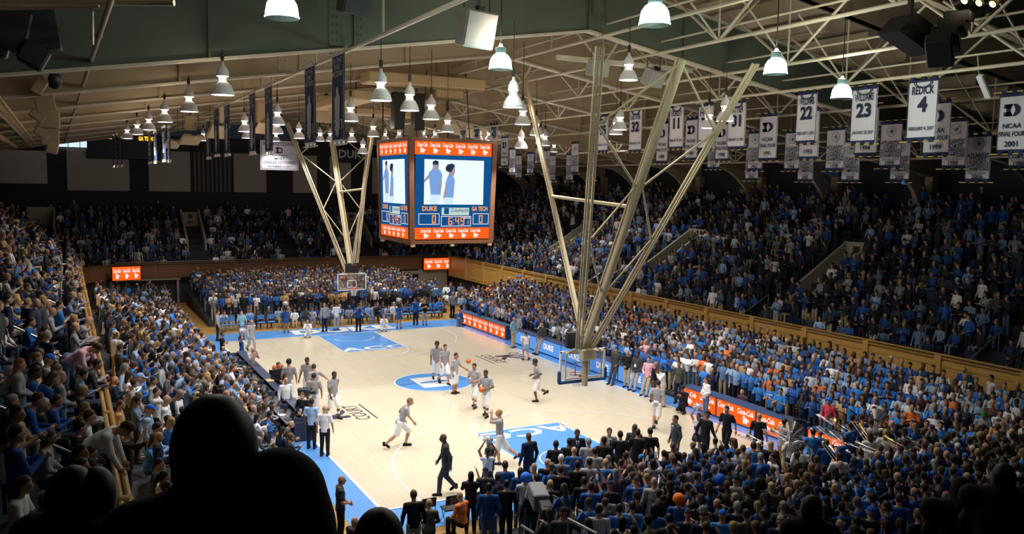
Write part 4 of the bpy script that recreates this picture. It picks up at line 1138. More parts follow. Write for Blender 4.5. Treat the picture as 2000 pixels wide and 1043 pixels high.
def surface_nets(F, org, h):
    ins = F < 0
    nx, ny, nz = F.shape
    c = [(i, j, k) for i in (0, 1) for j in (0, 1) for k in (0, 1)]
    sl = lambda A, i, j, k: A[i:nx - 1 + i, j:ny - 1 + j, k:nz - 1 + k]
    cnt = sum(sl(ins, *q).astype(np.int8) for q in c)
    act = (cnt > 0) & (cnt < 8)
    idx = np.argwhere(act)
    if not len(idx):
        return np.zeros((0, 3)), []
    acc = np.zeros((len(idx), 3))
    num = np.zeros(len(idx))
    I, J, K = idx.T
    for a in c:
        for ax in range(3):
            if a[ax]:
                continue
            b = list(a)
            b[ax] = 1
            fa = F[I + a[0], J + a[1], K + a[2]]
            fb = F[I + b[0], J + b[1], K + b[2]]
            m = (fa < 0) != (fb < 0)
            t = np.where(m, fa / np.where(np.abs(fa - fb) < 1e-9, 1, fa - fb), 0)
            p = np.array(a, float)[None, :].repeat(len(idx), 0)
            p[:, ax] += t
            acc += p * m[:, None]
            num += m
    verts = org + h * (idx + acc / num[:, None])
    vid = -np.ones(act.shape, int)
    vid[I, J, K] = np.arange(len(idx))
    quads = []
    for ax in range(3):
        u, w = (ax + 1) % 3, (ax + 2) % 3
        s0 = [slice(None)] * 3
        s1 = [slice(None)] * 3
        s0[ax] = slice(0, -1)
        s1[ax] = slice(1, None)
        A, B = ins[tuple(s0)], ins[tuple(s1)]
        e = np.argwhere(A != B)
        e = e[(e[:, u] > 0) & (e[:, w] > 0) & (e[:, u] < F.shape[u] - 1) & (e[:, w] < F.shape[w] - 1)]
        if not len(e):
            continue
        du = np.zeros(3, int)
        dw = np.zeros(3, int)
        du[u] = 1
        dw[w] = 1
        q = [vid[tuple((e - a).T)] for a in (du * 0, du, du + dw, dw)]
        q = np.stack(q, 1)
        fl = A[tuple(e.T)]
        q[~fl] = q[~fl][:, ::-1]
        quads.append(q)
    q = np.concatenate(quads)
    return verts, q


def field(prims, h, pad=0.04, k=0.025, cuts=()):
    """prims: ('c',a,b,ra,rb,flatdir,flatk) tapered limb, ('e',c,R,mat3) ellipsoid"""
    lo = V3([1e9] * 3)
    hi = -lo
    for p in prims:
        if p[0] == 'c':
            for q, r in ((p[1], p[3]), (p[2], p[4])):
                lo = np.minimum(lo, q - r)
                hi = np.maximum(hi, q + r)
        else:
            r = max(p[2])
            lo = np.minimum(lo, p[1] - r)
            hi = np.maximum(hi, p[1] + r)
    lo, hi = lo - pad, hi + pad
    n = np.ceil((hi - lo) / h).astype(int) + 2
    ax = [lo[i] + h * np.arange(n[i]) for i in range(3)]
    F = np.full(tuple(n), 0.5)
    for p in prims:
        if p[0] == 'c':
            a, b, ra, rb = p[1:5]
            r = max(ra, rb) + 3 * h + k
            plo, phi = np.minimum(a, b) - r, np.maximum(a, b) + r
        else:
            r = max(p[2]) + 3 * h + k
            plo, phi = p[1] - r, p[1] + r
        s = [slice(max(0, int((plo[i] - lo[i]) / h)), min(n[i], int((phi[i] - lo[i]) / h) + 2)) for i in range(3)]
        X, Y, Z = np.meshgrid(ax[0][s[0]], ax[1][s[1]], ax[2][s[2]], indexing='ij')
        P = np.stack([X, Y, Z], -1)
        if p[0] == 'c':
            if len(p) > 5 and p[5] is not None:
                d = (P - a) @ p[5]
                P = P + d[..., None] * p[5] * (p[6] - 1)
            ab = b - a
            L = max(ab @ ab, 1e-9)
            t = np.clip(((P - a) @ ab) / L, 0, 1)
            D = np.linalg.norm(P - a - t[..., None] * ab, axis=-1) - (ra + (rb - ra) * t)
        else:
            Q = P - p[1]
            if len(p) > 3 and p[3] is not None:
                Q = Q @ p[3]
            R = V3(p[2])
            qn = np.linalg.norm(Q / R, axis=-1)
            D = (qn - 1) * R.min()
        G = F[tuple(s)]
        hh = np.maximum(k - np.abs(G - D), 0) / k
        F[tuple(s)] = np.minimum(G, D) - hh * hh * k * .25
    if cuts:
        X, Y, Z = np.meshgrid(*ax, indexing='ij')
        P = np.stack([X, Y, Z], -1)
        for (o, nrm) in cuts:                      # keep the side the normal points away from
            F = np.maximum(F, (P - o) @ nrm)
    return surface_nets(F, lo, h)


def Rx(d):
    c, s = math.cos(math.radians(d)), math.sin(math.radians(d))
    return V3([[1, 0, 0], [0, c, -s], [0, s, c]])


# pose: lean (deg forward), pz pelvis height, knees/ankles, elbows/wrists (upright frame), head pitch (deg down)
def P_(lean=0, pz=.95, kA=(.10, -.02, .50), aA=(.11, .02, .09), kB=(-.10, -.02, .50), aB=(-.11, .02, .09),
       eA=(.27, .03, 1.15), wA=(.28, -.06, .91), eB=(-.27, .03, 1.15), wB=(-.28, -.06, .91), nod=8, seated=False, palm=0, tA=(0, -1, 0), tB=(0, -1, 0)):
    return dict(lean=lean, pz=pz, k=[V3(kA), V3(kB)], a=[V3(aA), V3(aB)], e=[V3(eA), V3(eB)], w=[V3(wA), V3(wB)], nod=nod, seated=seated, toe=[V3(tA), V3(tB)])


POSES = {
    'stand': P_(),
    'walk': P_(4, .93, (.10, -.17, .52), (.10, -.20, .09), (-.10, .02, .49), (-.10, .30, .17), (.25, .12, 1.17), (.28, .10, .92), (-.25, -.06, 1.16), (-.27, -.20, .94)),
    'jog': P_(8, .94, (.10, -.14, .53), (.10, -.04, .10), (-.10, .10, .52), (-.10, .42, .36), (.25, .14, 1.2), (.23, -.10, 1.10), (-.25, .06, 1.18), (-.2, -.2, 1.12)),
    'run': P_(26, .84, (.10, -.30, .52), (.11, -.20, .10), (-.10, .10, .46), (-.12, .50, .14), (.25, .10, 1.2), (.25, -.16, 1.0), (-.24, -.12, 1.28), (-.22, -.36, 1.16), -8),
    'shoot': P_(2, .95, (.09, -.06, .50), (.09, .0, .09), (-.09, .24, .52), (-.09, .62, .26), (.20, -.26, 1.42), (.09, -.24, 1.66), (-.21, -.28, 1.38), (-.07, -.26, 1.62), -4),
    'hold': P_(3, .94, (.10, -.12, .52), (.10, -.10, .09), (-.10, .0, .50), (-.10, .16, .12), (.29, -.02, 1.17), (.12, -.30, 1.12), (-.29, -.02, 1.17), (-.12, -.30, 1.14)),
    'onehand': P_(2, .95, eA=(.27, -.12, 1.18), wA=(.26, -.38, 1.08)),
    'reach': P_(2, .95, eB=(-.42, -.06, 1.24), wB=(-.62, -.14, 1.06)),
    'hands': P_(0, .95, eA=(.28, .0, 1.17), wA=(.06, -.23, 1.03), eB=(-.28, .0, 1.17), wB=(-.06, -.23, 1.05), nod=12),
    'clap': P_(0, .95, eA=(.26, -.10, 1.17), wA=(.05, -.33, 1.28), eB=(-.26, -.10, 1.17), wB=(-.05, -.32, 1.30)),
    'cross': P_(-2, .95, eA=(.26, -.10, 1.18), wA=(-.10, -.25, 1.20), eB=(-.26, -.10, 1.17), wB=(.10, -.22, 1.24)),
    'cheer': P_(-3, .95, eA=(.29, -.06, 1.66), wA=(.14, -.10, 1.90), eB=(-.29, -.06, 1.66), wB=(-.14, -.10, 1.90), kB=(-.12, -.03, .5), aB=(-.16, .03, .09), nod=0),
    'phone': P_(0, .95, eA=(.24, -.20, 1.22), wA=(.07, -.36, 1.40), eB=(-.27, -.22, 1.44), wB=(-.17, -.36, 1.68), nod=0),
    'tvcam': P_(4, .94, eA=(.26, -.2, 1.22), wA=(.07, -.40, 1.38), eB=(-.34, -.12, 1.30), wB=(-.24, -.26, 1.52), nod=0, kA=(.13, -.06, .5), aA=(.17, -.08, .09), aB=(-.15, .08, .09)),
    'photog': P_(5, .94, eA=(.25, -.17, 1.26), wA=(.07, -.25, 1.52), eB=(-.25, -.17, 1.26), wB=(-.07, -.25, 1.52), nod=4),
    'lean': P_(-6, .86, (.11, -.22, .47), (.12, -.36, .09), (-.11, -.18, .48), (-.14, -.30, .09), (.28, .04, 1.16), (.16, -.14, .98), (-.28, .04, 1.16), (-.14, -.16, .99), nod=10),
    'seat': P_(6, .52, (.11, -.42, .52), (.12, -.42, .09), (-.11, -.42, .52), (-.12, -.42, .09), (.26, -.06, 1.18), (.13, -.27, 1.06), (-.26, -.06, 1.18), (-.13, -.27, 1.06), seated=True),
    'seatclap': P_(8, .52, (.11, -.42, .52), (.12, -.42, .09), (-.11, -.42, .52), (-.12, -.42, .09), (.26, -.12, 1.18), (.05, -.33, 1.26), (-.26, -.12, 1.18), (-.05, -.32, 1.28), seated=True),
    'seatlean': P_(34, .52, (.13, -.42, .52), (.14, -.40, .09), (-.13, -.42, .52), (-.14, -.40, .09), (.24, -.24, 1.24), (.08, -.42, 1.36), (-.24, -.24, 1.22), (-.06, -.40, 1.34), nod=-18, seated=True),
    'crouch': P_(14, .40, (.15, -.38, .52), (.14, -.22, .09), (-.17, -.28, .16), (-.15, .16, .10), (.25, -.2, 1.26), (.08, -.32, 1.46), (-.25, -.2, 1.26), (-.08, -.32, 1.46), nod=0, seated=True),
    'bend': P_(62, .92, (.10, -.04, .50), (.11, .03, .09), (-.10, .0, .50), (-.11, .08, .09), (.22, -.24, 1.36), (.20, -.50, 1.32), (-.22, -.24, 1.36), (-.18, -.50, 1.34), nod=10),
}


class Skel:
    """joint positions of a pose in the figure's own frame"""

    def __init__(s, p):
        R = Rx(p['lean'])
        piv = V3([0, 0, .95])
        dz = V3([0, 0, p['pz'] - .95])
        up = lambda q: R @ (V3(q) - piv) + piv + dz
        s.R = R
        s.pel = V3([0, 0, p['pz']])
        s.hip = [V3([sx * .09, 0, p['pz'] - .03]) for sx in (1, -1)]
        s.k, s.a = p['k'], p['a']
        s.belly = up((0, -.01, 1.10))
        s.chest = up((0, 0, 1.29))
        s.chest2 = up((0, .01, 1.40))
        s.sh = [up((sx * .185, .005, 1.425)) for sx in (1, -1)]
        s.e = [up(q) for q in p['e']]
        s.w = [up(q) for q in p['w']]
        s.n0 = up((0, .012, 1.45))
        s.Rh = R @ Rx(p['nod'])
        s.n1 = up((0, -.008, 1.575))
        s.hc = s.n1 + s.Rh @ V3([0, -.016, .095])
        s.fwd = R @ V3([0, 1, 0])
        s.p = p
        s.top = s.hc[2] + .118
        s.toe = []
        for i in (0, 1):
            d = V3(p['toe'][i], float)
            lift = s.a[i][2] > .13
            if lift:
                d = V3([0, -.75, -.66])
            s.toe.append(d / np.linalg.norm(d))


def ell(c, R, M=None):
    return ('e', V3(c), R, M)


def cap(a, b, ra, rb, fd=None, fk=1.0):
    return ('c', V3(a), V3(b), ra, rb, fd, fk)


def head_prims(s):
    q = lambda x, y, z: s.hc + s.Rh @ V3([x, y, z])
    M = s.Rh
    return [ell(q(0, .008, .012), (.076, .096, .105), M), ell(q(0, -.034, -.052), (.056, .064, .062), M), ell(q(0, -.064, -.092), (.030, .028, .022), M),
            ell(q(0, -.104, -.018), (.014, .024, .030), M), ell(q(.076, .012, -.014), (.014, .024, .034), M), ell(q(-.076, .012, -.014), (.014, .024, .034), M)]


def foot_prims(s, i, r=.036):
    a, t = s.a[i], s.toe[i]
    dn = V3([0, 0, -1]) if s.a[i][2] <= .13 else np.cross(t, V3([1, 0, 0]))
    heel = a - t * .045 + dn * .045
    ball = a + t * .135 + dn * .05
    return [cap(a, heel, r, r * 1.02), cap(heel, ball, r * 1.02, r * .95), cap(ball, ball + t * .035, r * .95, r * .75)]


def body_prims(s):
    pr = head_prims(s) + [cap(s.n0, s.n1, .060, .054)]
    pr += [cap(s.pel, s.belly, .135, .125, s.fwd, 1.35), cap(s.belly, s.chest, .125, .145, s.fwd, 1.4), cap(s.chest, s.chest2, .145, .13, s.fwd, 1.45), cap(s.sh[0], s.sh[1], .062, .062)]
    for i in (0, 1):
        pr += [cap(s.sh[i], s.e[i], .052, .040), cap(s.e[i], s.w[i], .041, .027)]
        pr += [cap(s.hip[i], s.k[i], .088, .057), cap(s.k[i], s.k[i] * .6 + s.a[i] * .4, .056, .056), cap(s.k[i] * .6 + s.a[i] * .4, s.a[i], .056, .040)]
        pr += foot_prims(s, i, .030)
    return pr


def hand_geo(s, i):
    """palm plus four unequal curled fingers and a side thumb, set on the wrist"""
    w = s.w[i]
    d = w - s.e[i]
    d = d / np.linalg.norm(d)
    inw = V3([-1 if i == 0 else 1, 0, 0.0])
    inw = inw - d * (inw @ d)
    if np.linalg.norm(inw) < .2:
        inw = s.R @ V3([0, -1, 0])
        inw = inw - d * (inw @ d)
    inw /= np.linalg.norm(inw)
    side = np.cross(d, inw)
    if side @ (s.R @ V3([0, -1, .3])) < 0:
        side = -side
    b = MB()
    vs = []
    for t, hw, ht in ((-.01, .024, .020), (.035, .040, .019), (.085, .041, .014)):
        for sx, sy in ((-1, -1), (1, -1), (1, 1), (-1, 1)):
            vs.append(w + d * t + side * sx * hw + inw * sy * ht)
    fs = [(r * 4 + j, r * 4 + (j + 1) % 4, r * 4 + 4 + (j + 1) % 4, r * 4 + 4 + j) for r in (0, 1) for j in range(4)] + [(3, 2, 1, 0), (8, 9, 10, 11)]
    b.add(vs, fs, 0, True)
    for kf, (off, ln_) in enumerate(((.031, .070), (.011, .080), (-.010, .074), (-.030, .058))):
        p0 = w + d * .082 + side * off
        p1 = p0 + d * ln_ * .5 + inw * .008
        p2 = p1 + (d * .8 + inw * .6) * ln_ * .5
        b.tube(p0, p1, .0095, .0085, 5, False)
        b.tube(p1, p2, .0085, .006, 5, True)
    p0 = w + d * .02 + side * .034
    p1 = p0 + (d * .6 + side * .8 + inw * .2) * .036
    p2 = p1 + (d * .9 + side * .2 + inw * .3) * .032
    b.tube(p0, p1, .012, .010, 5, False)
    b.tube(p1, p2, .010, .007, 5, True)
    return b


def face_geo(b, s):
    q = lambda x, y, z: s.hc + s.Rh @ V3([x, y, z])
    for sx in (1, -1):
        b.sphere(q(sx * .031, -.083, .004), .011, 6, 4, 1)
        c = q(sx * .032, -.088, .026)
        b.sphere(c, .016, 6, 4, 1, (1, .5, .3))
    b.sphere(q(0, -.094, -.056), .022, 6, 4, 2, (1, .4, .3))


PCACHE = {}


def body_mesh(pose, h):
    key = ('body', pose, h)
    if key not in PCACHE:
        s = Skel(POSES[pose])
        v, q = field(body_prims(s), h)
        b = MB()
        b.add(v.tolist(), q.tolist(), 0, True)
        for i in (0, 1):
            hb = hand_geo(s, i)
            b.add(hb.v, hb.f, 0, True)
        face_geo(b, s)
        PCACHE[key] = b.mesh('body', [M_SKIN, M_DARK, M_LIP])
    return PCACHE[key]


def cloth_mesh(kind, pose, h):
    """kind: s tee, l long sleeves, j open suit length coat, n sleeveless; tr trousers, sh shorts, ti tights, sk skirt, shoeA/B"""
    key = (kind, pose, h)
    if key in PCACHE:
        return PCACHE[key]
    s = Skel(POSES[pose])
    up = s.R @ V3([0, 0, 1])
    cuts = []
    if kind in ('s', 'l', 'n', 'j'):
        g = .022 if kind in ('l', 'j') else .018
        hem = s.pel - up * (.03 if s.p['seated'] or s.p['lean'] > 40 else (.16 if kind == 'j' else .07))
        pr = [cap(hem, s.belly, .150 + g, .133 + g, s.fwd, 1.32), cap(s.belly, s.chest, .133 + g, .150 + g, s.fwd, 1.38), cap(s.chest, s.chest2, .150 + g, .132 + g, s.fwd, 1.42), cap(s.sh[0], s.sh[1], .064 + g * .7, .064 + g * .7)]
        pr += [cap(s.n0, s.n0 + up * .02, .075, .068)]
        for i in (0, 1):
            if kind == 's':
                m = s.sh[i] + (s.e[i] - s.sh[i]) * .68
                pr.append(cap(s.sh[i], m, .066, .064))
            elif kind != 'n':
                pr += [cap(s.sh[i], s.e[i], .066, .054), cap(s.e[i], s.w[i] - (s.w[i] - s.e[i]) * .06, .054, .040)]
        cuts = [(s.n0 + up * .045, up), (hem - up * .02, -up)]
        v, q = field(pr, h, cuts=cuts, k=.02)
    elif kind in ('tr', 'sh', 'ti'):
        pr = [cap(s.pel + V3([0, 0, .05]), s.pel - V3([0, 0, .04]), .143, .135, V3([0, 1., 0]), 1.25)]
        for i in (0, 1):
            k_, a = s.k[i], s.a[i]
            if kind == 'tr':
                pr += [cap(s.hip[i], k_, .100, .074), cap(k_, a, .074, .060)]
            else:
                e = s.hip[i] + (k_ - s.hip[i]) * .98
                pr += [cap(s.hip[i], e, .108, .098)]
                if kind == 'ti':
                    pr += [cap(e, k_, .064, .064), cap(k_, k_ * .3 + a * .7, .063, .050)]
        v, q = field(pr, h, k=.015)
    elif kind == 'sk':
        m = s.pel * .55 + (s.k[0] + s.k[1]) / 2 * .45
        pr = [cap(s.pel + V3([0, 0, .07]), s.pel, .125, .16, V3([0, 1., 0]), 1.2), cap(s.pel, m, .16, .215, V3([0, 1., 0]), 1.15)]
        v, q = field(pr, h, cuts=[(m - V3([0, 0, .02]), V3([0, 0, -1.]))], k=.02)
    else:
        i = 0 if kind == 'shoeA' else 1
        v, q = field(foot_prims(s, i, .044), min(h, .016), k=.02)
    b = MB()
    b.add(v.tolist(), q.tolist(), 0, True)
    PCACHE[key] = b.mesh(kind, [M_CLOTH])
    return PCACHE[key]


def hair_mesh(style, h=.013):
    """in the head's own frame, origin at the head centre"""
    key = ('hair', style)
    if key in PCACHE:
        return PCACHE[key]
    o = V3([0., 0, 0])
    nrm = V3([0, -.8, -.6])
    cut = [(V3([0, -.028, .036]), nrm)]
    sk = ell((0, .012, .018), (.086, .106, .112))
    mat_ = M_HAIR
    ext = []
    if style == 'short':
        pr = [sk]
    elif style == 'afro':
        pr = [ell((0, .018, .038), (.104, .118, .122))]
    elif style == 'wig':
        pr = [ell((0, .02, .03), (.150, .150, .145))]
        cut = [(V3([0, -.055, .03]), V3([0, -.9, -.44]))]
    elif style in ('long', 'pony', 'bun'):
        pr = [sk]
        if style == 'long':
            ext = [cap((0, .045, .0), (0, .075, -.24), .088, .07, V3([0, 1., 0]), 1.5)]
        elif style == 'pony':
            ext = [cap((0, .11, .04), (0, .16, -.18), .035, .028)]
        else:
            ext = [ell((0, .11, .07), (.045, .045, .045))]
    elif style == 'cap':
        pr = [ell((0, .008, .030), (.090, .110, .102))]
        cut = [(V3([0, 0, .032]), V3([0, 0.1, -1.]))]
        ext = [ell((0, -.125, .038), (.068, .075, .010))]
        mat_ = M_CLOTH
    else:
        return None
    v, q = field(pr, h, k=.01, cuts=cut)
    b = MB()
    b.add(v.tolist(), q.tolist(), 0, True)
    if ext:
        v, q = field(ext, h, k=.01)
        b.add(v.tolist(), q.tolist(), 0, True)
    PCACHE[key] = b.mesh(style, [mat_])
    return PCACHE[key]


PAL = dict(grt=(.30, .285, .305), wht=(.78, .78, .80), rbl=(.012, .085, .33), brb=(.028, .19, .56), lbl=(.30, .45, .70), aqu=(.25, .52, .66), nvy=(.010, .018, .055),
           blk=(.010, .010, .013), chr=(.045, .048, .055), gry=(.36, .36, .39), chb=(.10, .17, .30), pnk=(.70, .38, .46), mar=(.09, .025, .035), orn=(.80, .20, .05),
           red=(.60, .05, .07), olv=(.065, .07, .05), tan=(.50, .30, .13), brn=(.10, .055, .03), kha=(.50, .40, .26), jns=(.10, .17, .30), blu=(.03, .16, .34), chk=(.25, .25, .28), str=(.30, .40, .60), grn=(.02, .30, .12))
HAIRC = dict(short=None, blk=(.012, .010, .009), drk=(.025, .016, .011), brn=(.075, .038, .018), dbl=(.22, .13, .055), bln=(.42, .27, .10), gry=(.30, .29, .28), wht=(.62, .60, .57), rdh=(.26, .08, .025), lhc=(.1, .1, .1),
             rbl=(.01, .13, .65), orn=(.95, .16, .01), nvy=(.010, .018, .055), chr=(.04, .04, .045), rblc=(.02, .14, .5), kha=(.40, .32, .18), grn=(.01, .33, .10), lbl=(.30, .45, .70), brb=(.03, .22, .68), l=(.3, .3, .3))
SKINC = dict(l=(.52, .29, .195), m=(.36, .19, .115), d=(.13, .066, .042))


def jit(c, a=.14):
    k = 1 + random.uniform(-a, a)
    return (min(1, c[0] * k), min(1, c[1] * k), min(1, c[2] * k), 1)


def add_part(name, me, parent, color, loc=None, rot=None):
    o = bpy.data.objects.new(name, me)
    COL.objects.link(o)
    o.parent = parent
    o.color = color
    if loc is not None:
        o.location = loc
    if rot is not None:
        o.rotation_euler = rot
    return o


PLACED = []


def person(x, y, z, h, pose, yaw, top, bot, hair, skin, label, group=None, res=.021, shoes=False, shoecol=None):
    s = Skel(POSES[pose])
    k = h / s.top
    k = min(max(k, .80), 1.14)
    o = bpy.data.objects.new('person', body_mesh(pose, res))
    COL.objects.link(o)
    o.location = (x, y, z)
    o.rotation_euler = (0, 0, yaw)
    o.scale = (k, k, k)
    o.color = jit(SKINC.get(skin, SKINC['l']), .12)
    tag(o, label, 'person', group)
    tk, tc = top.split(':')
    add_part('vest' if tk == 'n' else 'shirt', cloth_mesh(tk, pose, res), o, jit(PAL[tc]))
    bk, bc = bot.split(':')
    nm = dict(tr='trousers', sh='shorts', ti='shorts_and_tights', sk='skirt')[bk]
    add_part(nm, cloth_mesh(bk, pose, res), o, jit(PAL[bc], .08))
    if shoes:
        sc = shoecol or random.choice([(.012, .012, .015, 1), (.012, .012, .015, 1), (.02, .03, .08, 1)])
        add_part('shoe', cloth_mesh('shoeA', pose, res), o, sc)
        add_part('shoe', cloth_mesh('shoeB', pose, res), o, sc)
    if ':' in hair:
        st, hc = hair.split(':')
    else:
        st, hc = hair, 'brn'
    me = hair_mesh(st)
    if me:
        e = Matrix([list(r) for r in s.Rh]).to_euler()
        add_part('cap' if st == 'cap' else 'hair', me, o, jit(HAIRC.get(hc, HAIRC['brn']), .2), tuple(s.hc), e)
    if tk == 'j' or (tk == 'l' and bc == tc and tc in ('chr', 'nvy') and pose in ('stand', 'walk')):
        pass
    PLACED.append((x, y, z))
    return o


def hand_world(o, pose, i):
    s = Skel(POSES[pose])
    d = s.w[i] - s.e[i]
    d = d / np.linalg.norm(d)
    M = Matrix.LocRotScale(o.location, o.rotation_euler, o.scale)
    return M @ Vector(s.w[i] + d * .09)


# ------------------------------------------------------------------ the rest of the crowd: light figures of the same poses in one mesh
def loft(rings, closed=True):
    n = len(rings[0])
    vs = np.concatenate(rings)
    fs = []
    for r in range(len(rings) - 1):
        for i in range(n):
            j = (i + 1) % n
            fs.append((r * n + i, r * n + j, (r + 1) * n + j, (r + 1) * n + i))
    return vs, fs


def ring(c, ax, ra, rb, n, x=None):
    ax = ax / np.linalg.norm(ax)
    x = V3([1., 0, 0]) if x is None else x
    x = x - ax * (x @ ax)
    if np.linalg.norm(x) < .1:
        x = V3([0, 1., 0]) - ax * ax[1]
    x = x / np.linalg.norm(x)
    y = np.cross(ax, x)
    t = 2 * PI * np.arange(n) / n
    return c + ra * np.cos(t)[:, None] * x + rb * np.sin(t)[:, None] * y


def crowd_figure(pose, hairlong=False, cap_=False, bald=False):
    """verts, quads, part ids (0 skin, 1 shirt, 2 trousers, 3 hair)"""
    s = Skel(POSES[pose])
    V, F, Pt = [], [], []

    def add(rings, pid):
        vs, fs = loft(rings)
        o = sum(len(a) for a in V)
        V.append(vs)
        F.extend([tuple(i + o for i in f) for f in fs])
        Pt.extend([pid(f) if callable(pid) else pid for f in range(len(fs))])
    # head, 8 x 6
    n = 8
    prof = [(-.125, .02, -.05), (-.105, .045, -.04), (-.06, .066, -.022), (0, .080, .0), (.052, .085, .010), (.098, .068, .016), (.134, .012, .018)]
    rings = []
    for z, r, yo in prof:
        rings.append(ring(s.hc + s.Rh @ V3([0, yo, z]), s.Rh @ V3([0, 0, 1.]), r, r * 1.18, n, s.Rh @ V3([1., 0, 0])))

    def hp(f):
        r, i = divmod(f, n)
        back = i in (0, 1, 2, 3)
        if bald:
            return 0
        if cap_:
            return 3 if r >= 4 else (0 if not back else (3 if r >= 3 else 0))
        return 3 if r >= 4 or (back and r >= 2) or (r == 3 and i in (4, 7)) else 0
    add(rings, hp)
    if hairlong:
        up = s.R @ V3([0, 0, 1.])
        add([ring(s.hc + s.Rh @ V3([0, .05, .06]), up, .075, .06, 6), ring(s.hc + s.Rh @ V3([0, .06, -.08]), up, .09, .05, 6), ring(s.hc + s.Rh @ V3([0, .07, -.22]), up, .07, .03, 6)], 3)
    up = s.R @ V3([0, 0, 1.])
    add([ring(s.n0, up, .055, .055, 6), ring(s.n1, up, .05, .05, 6)], 0)
    x = V3([1., 0, 0])
    add([ring(s.pel - up * .06, up, .165, .125, 8, x), ring(s.belly, up, .158, .115, 8, x), ring(s.chest, up, .185, .12, 8, x), ring(s.chest2, up, .19, .10, 8, x), ring(s.n0 + up * .015, up, .085, .07, 8, x), ring(s.n0 + up * .03, up, .02, .02, 8, x)], 1)
    for i in (0, 1):
        d1, d2 = s.e[i] - s.sh[i], s.w[i] - s.e[i]
        add([ring(s.sh[i] - d1 * .1, d1, .03, .03, 5), ring(s.sh[i], d1, .064, .064, 5), ring(s.e[i], d1 + d2, .052, .052, 5), ring(s.w[i], d2, .036, .036, 5)], 1)
        d = d2 / np.linalg.norm(d2)
        add([ring(s.w[i], d, .030, .026, 4), ring(s.w[i] + d * .07, d, .042, .024, 4), ring(s.w[i] + d * .17, d, .02, .012, 4)], 0)
        dk, da = s.k[i] - s.hip[i], s.a[i] - s.k[i]
        add([ring(s.hip[i] - dk * .1, dk, .09, .09, 5), ring(s.k[i], dk + da, .068, .068, 5), ring(s.a[i] - V3([0, 0, .03]), da, .05, .05, 5)], 2)
        t = s.toe[i]
        add([ring(s.a[i] - t * .06 - V3([0, 0, .045]), t, .035, .035, 4), ring(s.a[i] + t * .17 - V3([0, 0, .055]), t, .035, .028, 4)], 2)
    return np.concatenate(V), np.array(F), np.array(Pt), s.top
# ================================================================== THINGS
# ------------------------------------------------------------------ hanging lamps
M_BELL = mat('lamp_enamel', (.90, .89, .88), .4)
M_BULB = emat('lamp_mouth', (1.0, .97, .98), 9.0)
M_NECK = emat('lamp_neck', (1.0, .90, .82), 3.5)
M_GLASSGLOW = emat('glass_core', (.86, 1.0, .97), 7.0)


def glass_mat():
    m = bpy.data.materials.new('lamp_glass')
    m.use_nodes = True
    nt = m.node_tree
    nt.nodes.remove(nt.nodes['Principled BSDF'])
    t = nt.nodes.new('ShaderNodeBsdfTranslucent')
    t.inputs[0].default_value = (.62, .92, .88, 1)
    tr = nt.nodes.new('ShaderNodeBsdfTransparent')
    tr.inputs[0].default_value = (.75, .98, .95, 1)
    mx = nt.nodes.new('ShaderNodeMixShader')
    mx.inputs[0].default_value = .55
    nt.links.new(t.outputs[0], mx.inputs[1])
    nt.links.new(tr.outputs[0], mx.inputs[2])
    nt.links.new(mx.outputs[0], nt.nodes['Material Output'].inputs[0])
    return m


M_LAMPGLASS = glass_mat()
spot_data = bpy.data.lights.new('lamp_spot', 'SPOT')
spot_data.energy = SPOT_POWER
spot_data.spot_size = math.radians(SPOT_ANGLE)
spot_data.spot_blend = .55
spot_data.shadow_soft_size = .16
spot_data.color = LAMP_COLOR
glow_data = bpy.data.lights.new('lamp_glow', 'POINT')
glow_data.energy = GLOW_POWER
glow_data.shadow_soft_size = .12
glow_data.color = GLOW_COLOR
glass_data = bpy.data.lights.new('lamp_glass_glow', 'POINT')
glass_data.energy = GLASS_POWER
glass_data.shadow_soft_size = .2
glass_data.color = GLASS_COLOR

bell_me = None


def bell_parts(par):
    global bell_me
    if bell_me is None:
        sh = MB().lathe([(.10, .36), (.125, .34), (.19, .28), (.255, .17), (.288, .06), (.30, 0), (.292, 0), (.27, .08), (.2, .24), (.1, .33)], n=22)
        mo = MB().disc((0, 0, .015), .285, 22)
        mo.f = [tuple(reversed(f)) for f in mo.f]
        nk = MB().lathe([(.075, .36), (.075, .47), (.15, .485), (.15, .495), (.02, .497)], n=14)
        cg = MB()
        for i in range(4):
            t = PI / 4 + i * PI / 2
            cg.tube((.11 * math.cos(t), .11 * math.sin(t), .34), (.12 * math.cos(t), .12 * math.sin(t), .50), .008, n=4)
        cp = MB().lathe([(.155, .49), (.16, .52), (.15, .62), (.10, .72), (.045, .78), (.035, .86), (.0, .87)], n=18)
        bell_me = [('shade', sh.mesh('shade', [M_BELL])), ('bulb', mo.mesh('bulb', [M_BULB])), ('neck', nk.mesh('neck', [M_NECK])), ('cage', cg.mesh('cage', [M_BELL])), ('ballast_cap', cp.mesh('ballast_cap', [M_BELL]))]
    for nm, me in bell_me:
        o = bpy.data.objects.new(nm, me)
        COL.objects.link(o)
        o.parent = par
        if nm == 'cage':
            o['kind'] = 'stuff'


def lamp_lights(par, dat_z):
    for d, z in dat_z:
        o = bpy.data.objects.new(d.name, d)
        COL.objects.link(o)
        o.parent = par
        o.location = (0, 0, z)


def order_words(i, n):
    w = ['first', 'second', 'third', 'fourth', 'fifth', 'sixth', 'seventh', 'eighth', 'ninth', 'tenth', 'eleventh', 'twelfth', 'thirteenth', 'fourteenth', 'fifteenth', 'sixteenth', 'seventeenth', 'eighteenth', 'nineteenth', 'twentieth',
         'twenty-first', 'twenty-second', 'twenty-third', 'twenty-fourth', 'twenty-fifth', 'twenty-sixth', 'twenty-seventh', 'twenty-eighth', 'twenty-ninth', 'thirtieth']
    return w[min(i, len(w) - 1)]


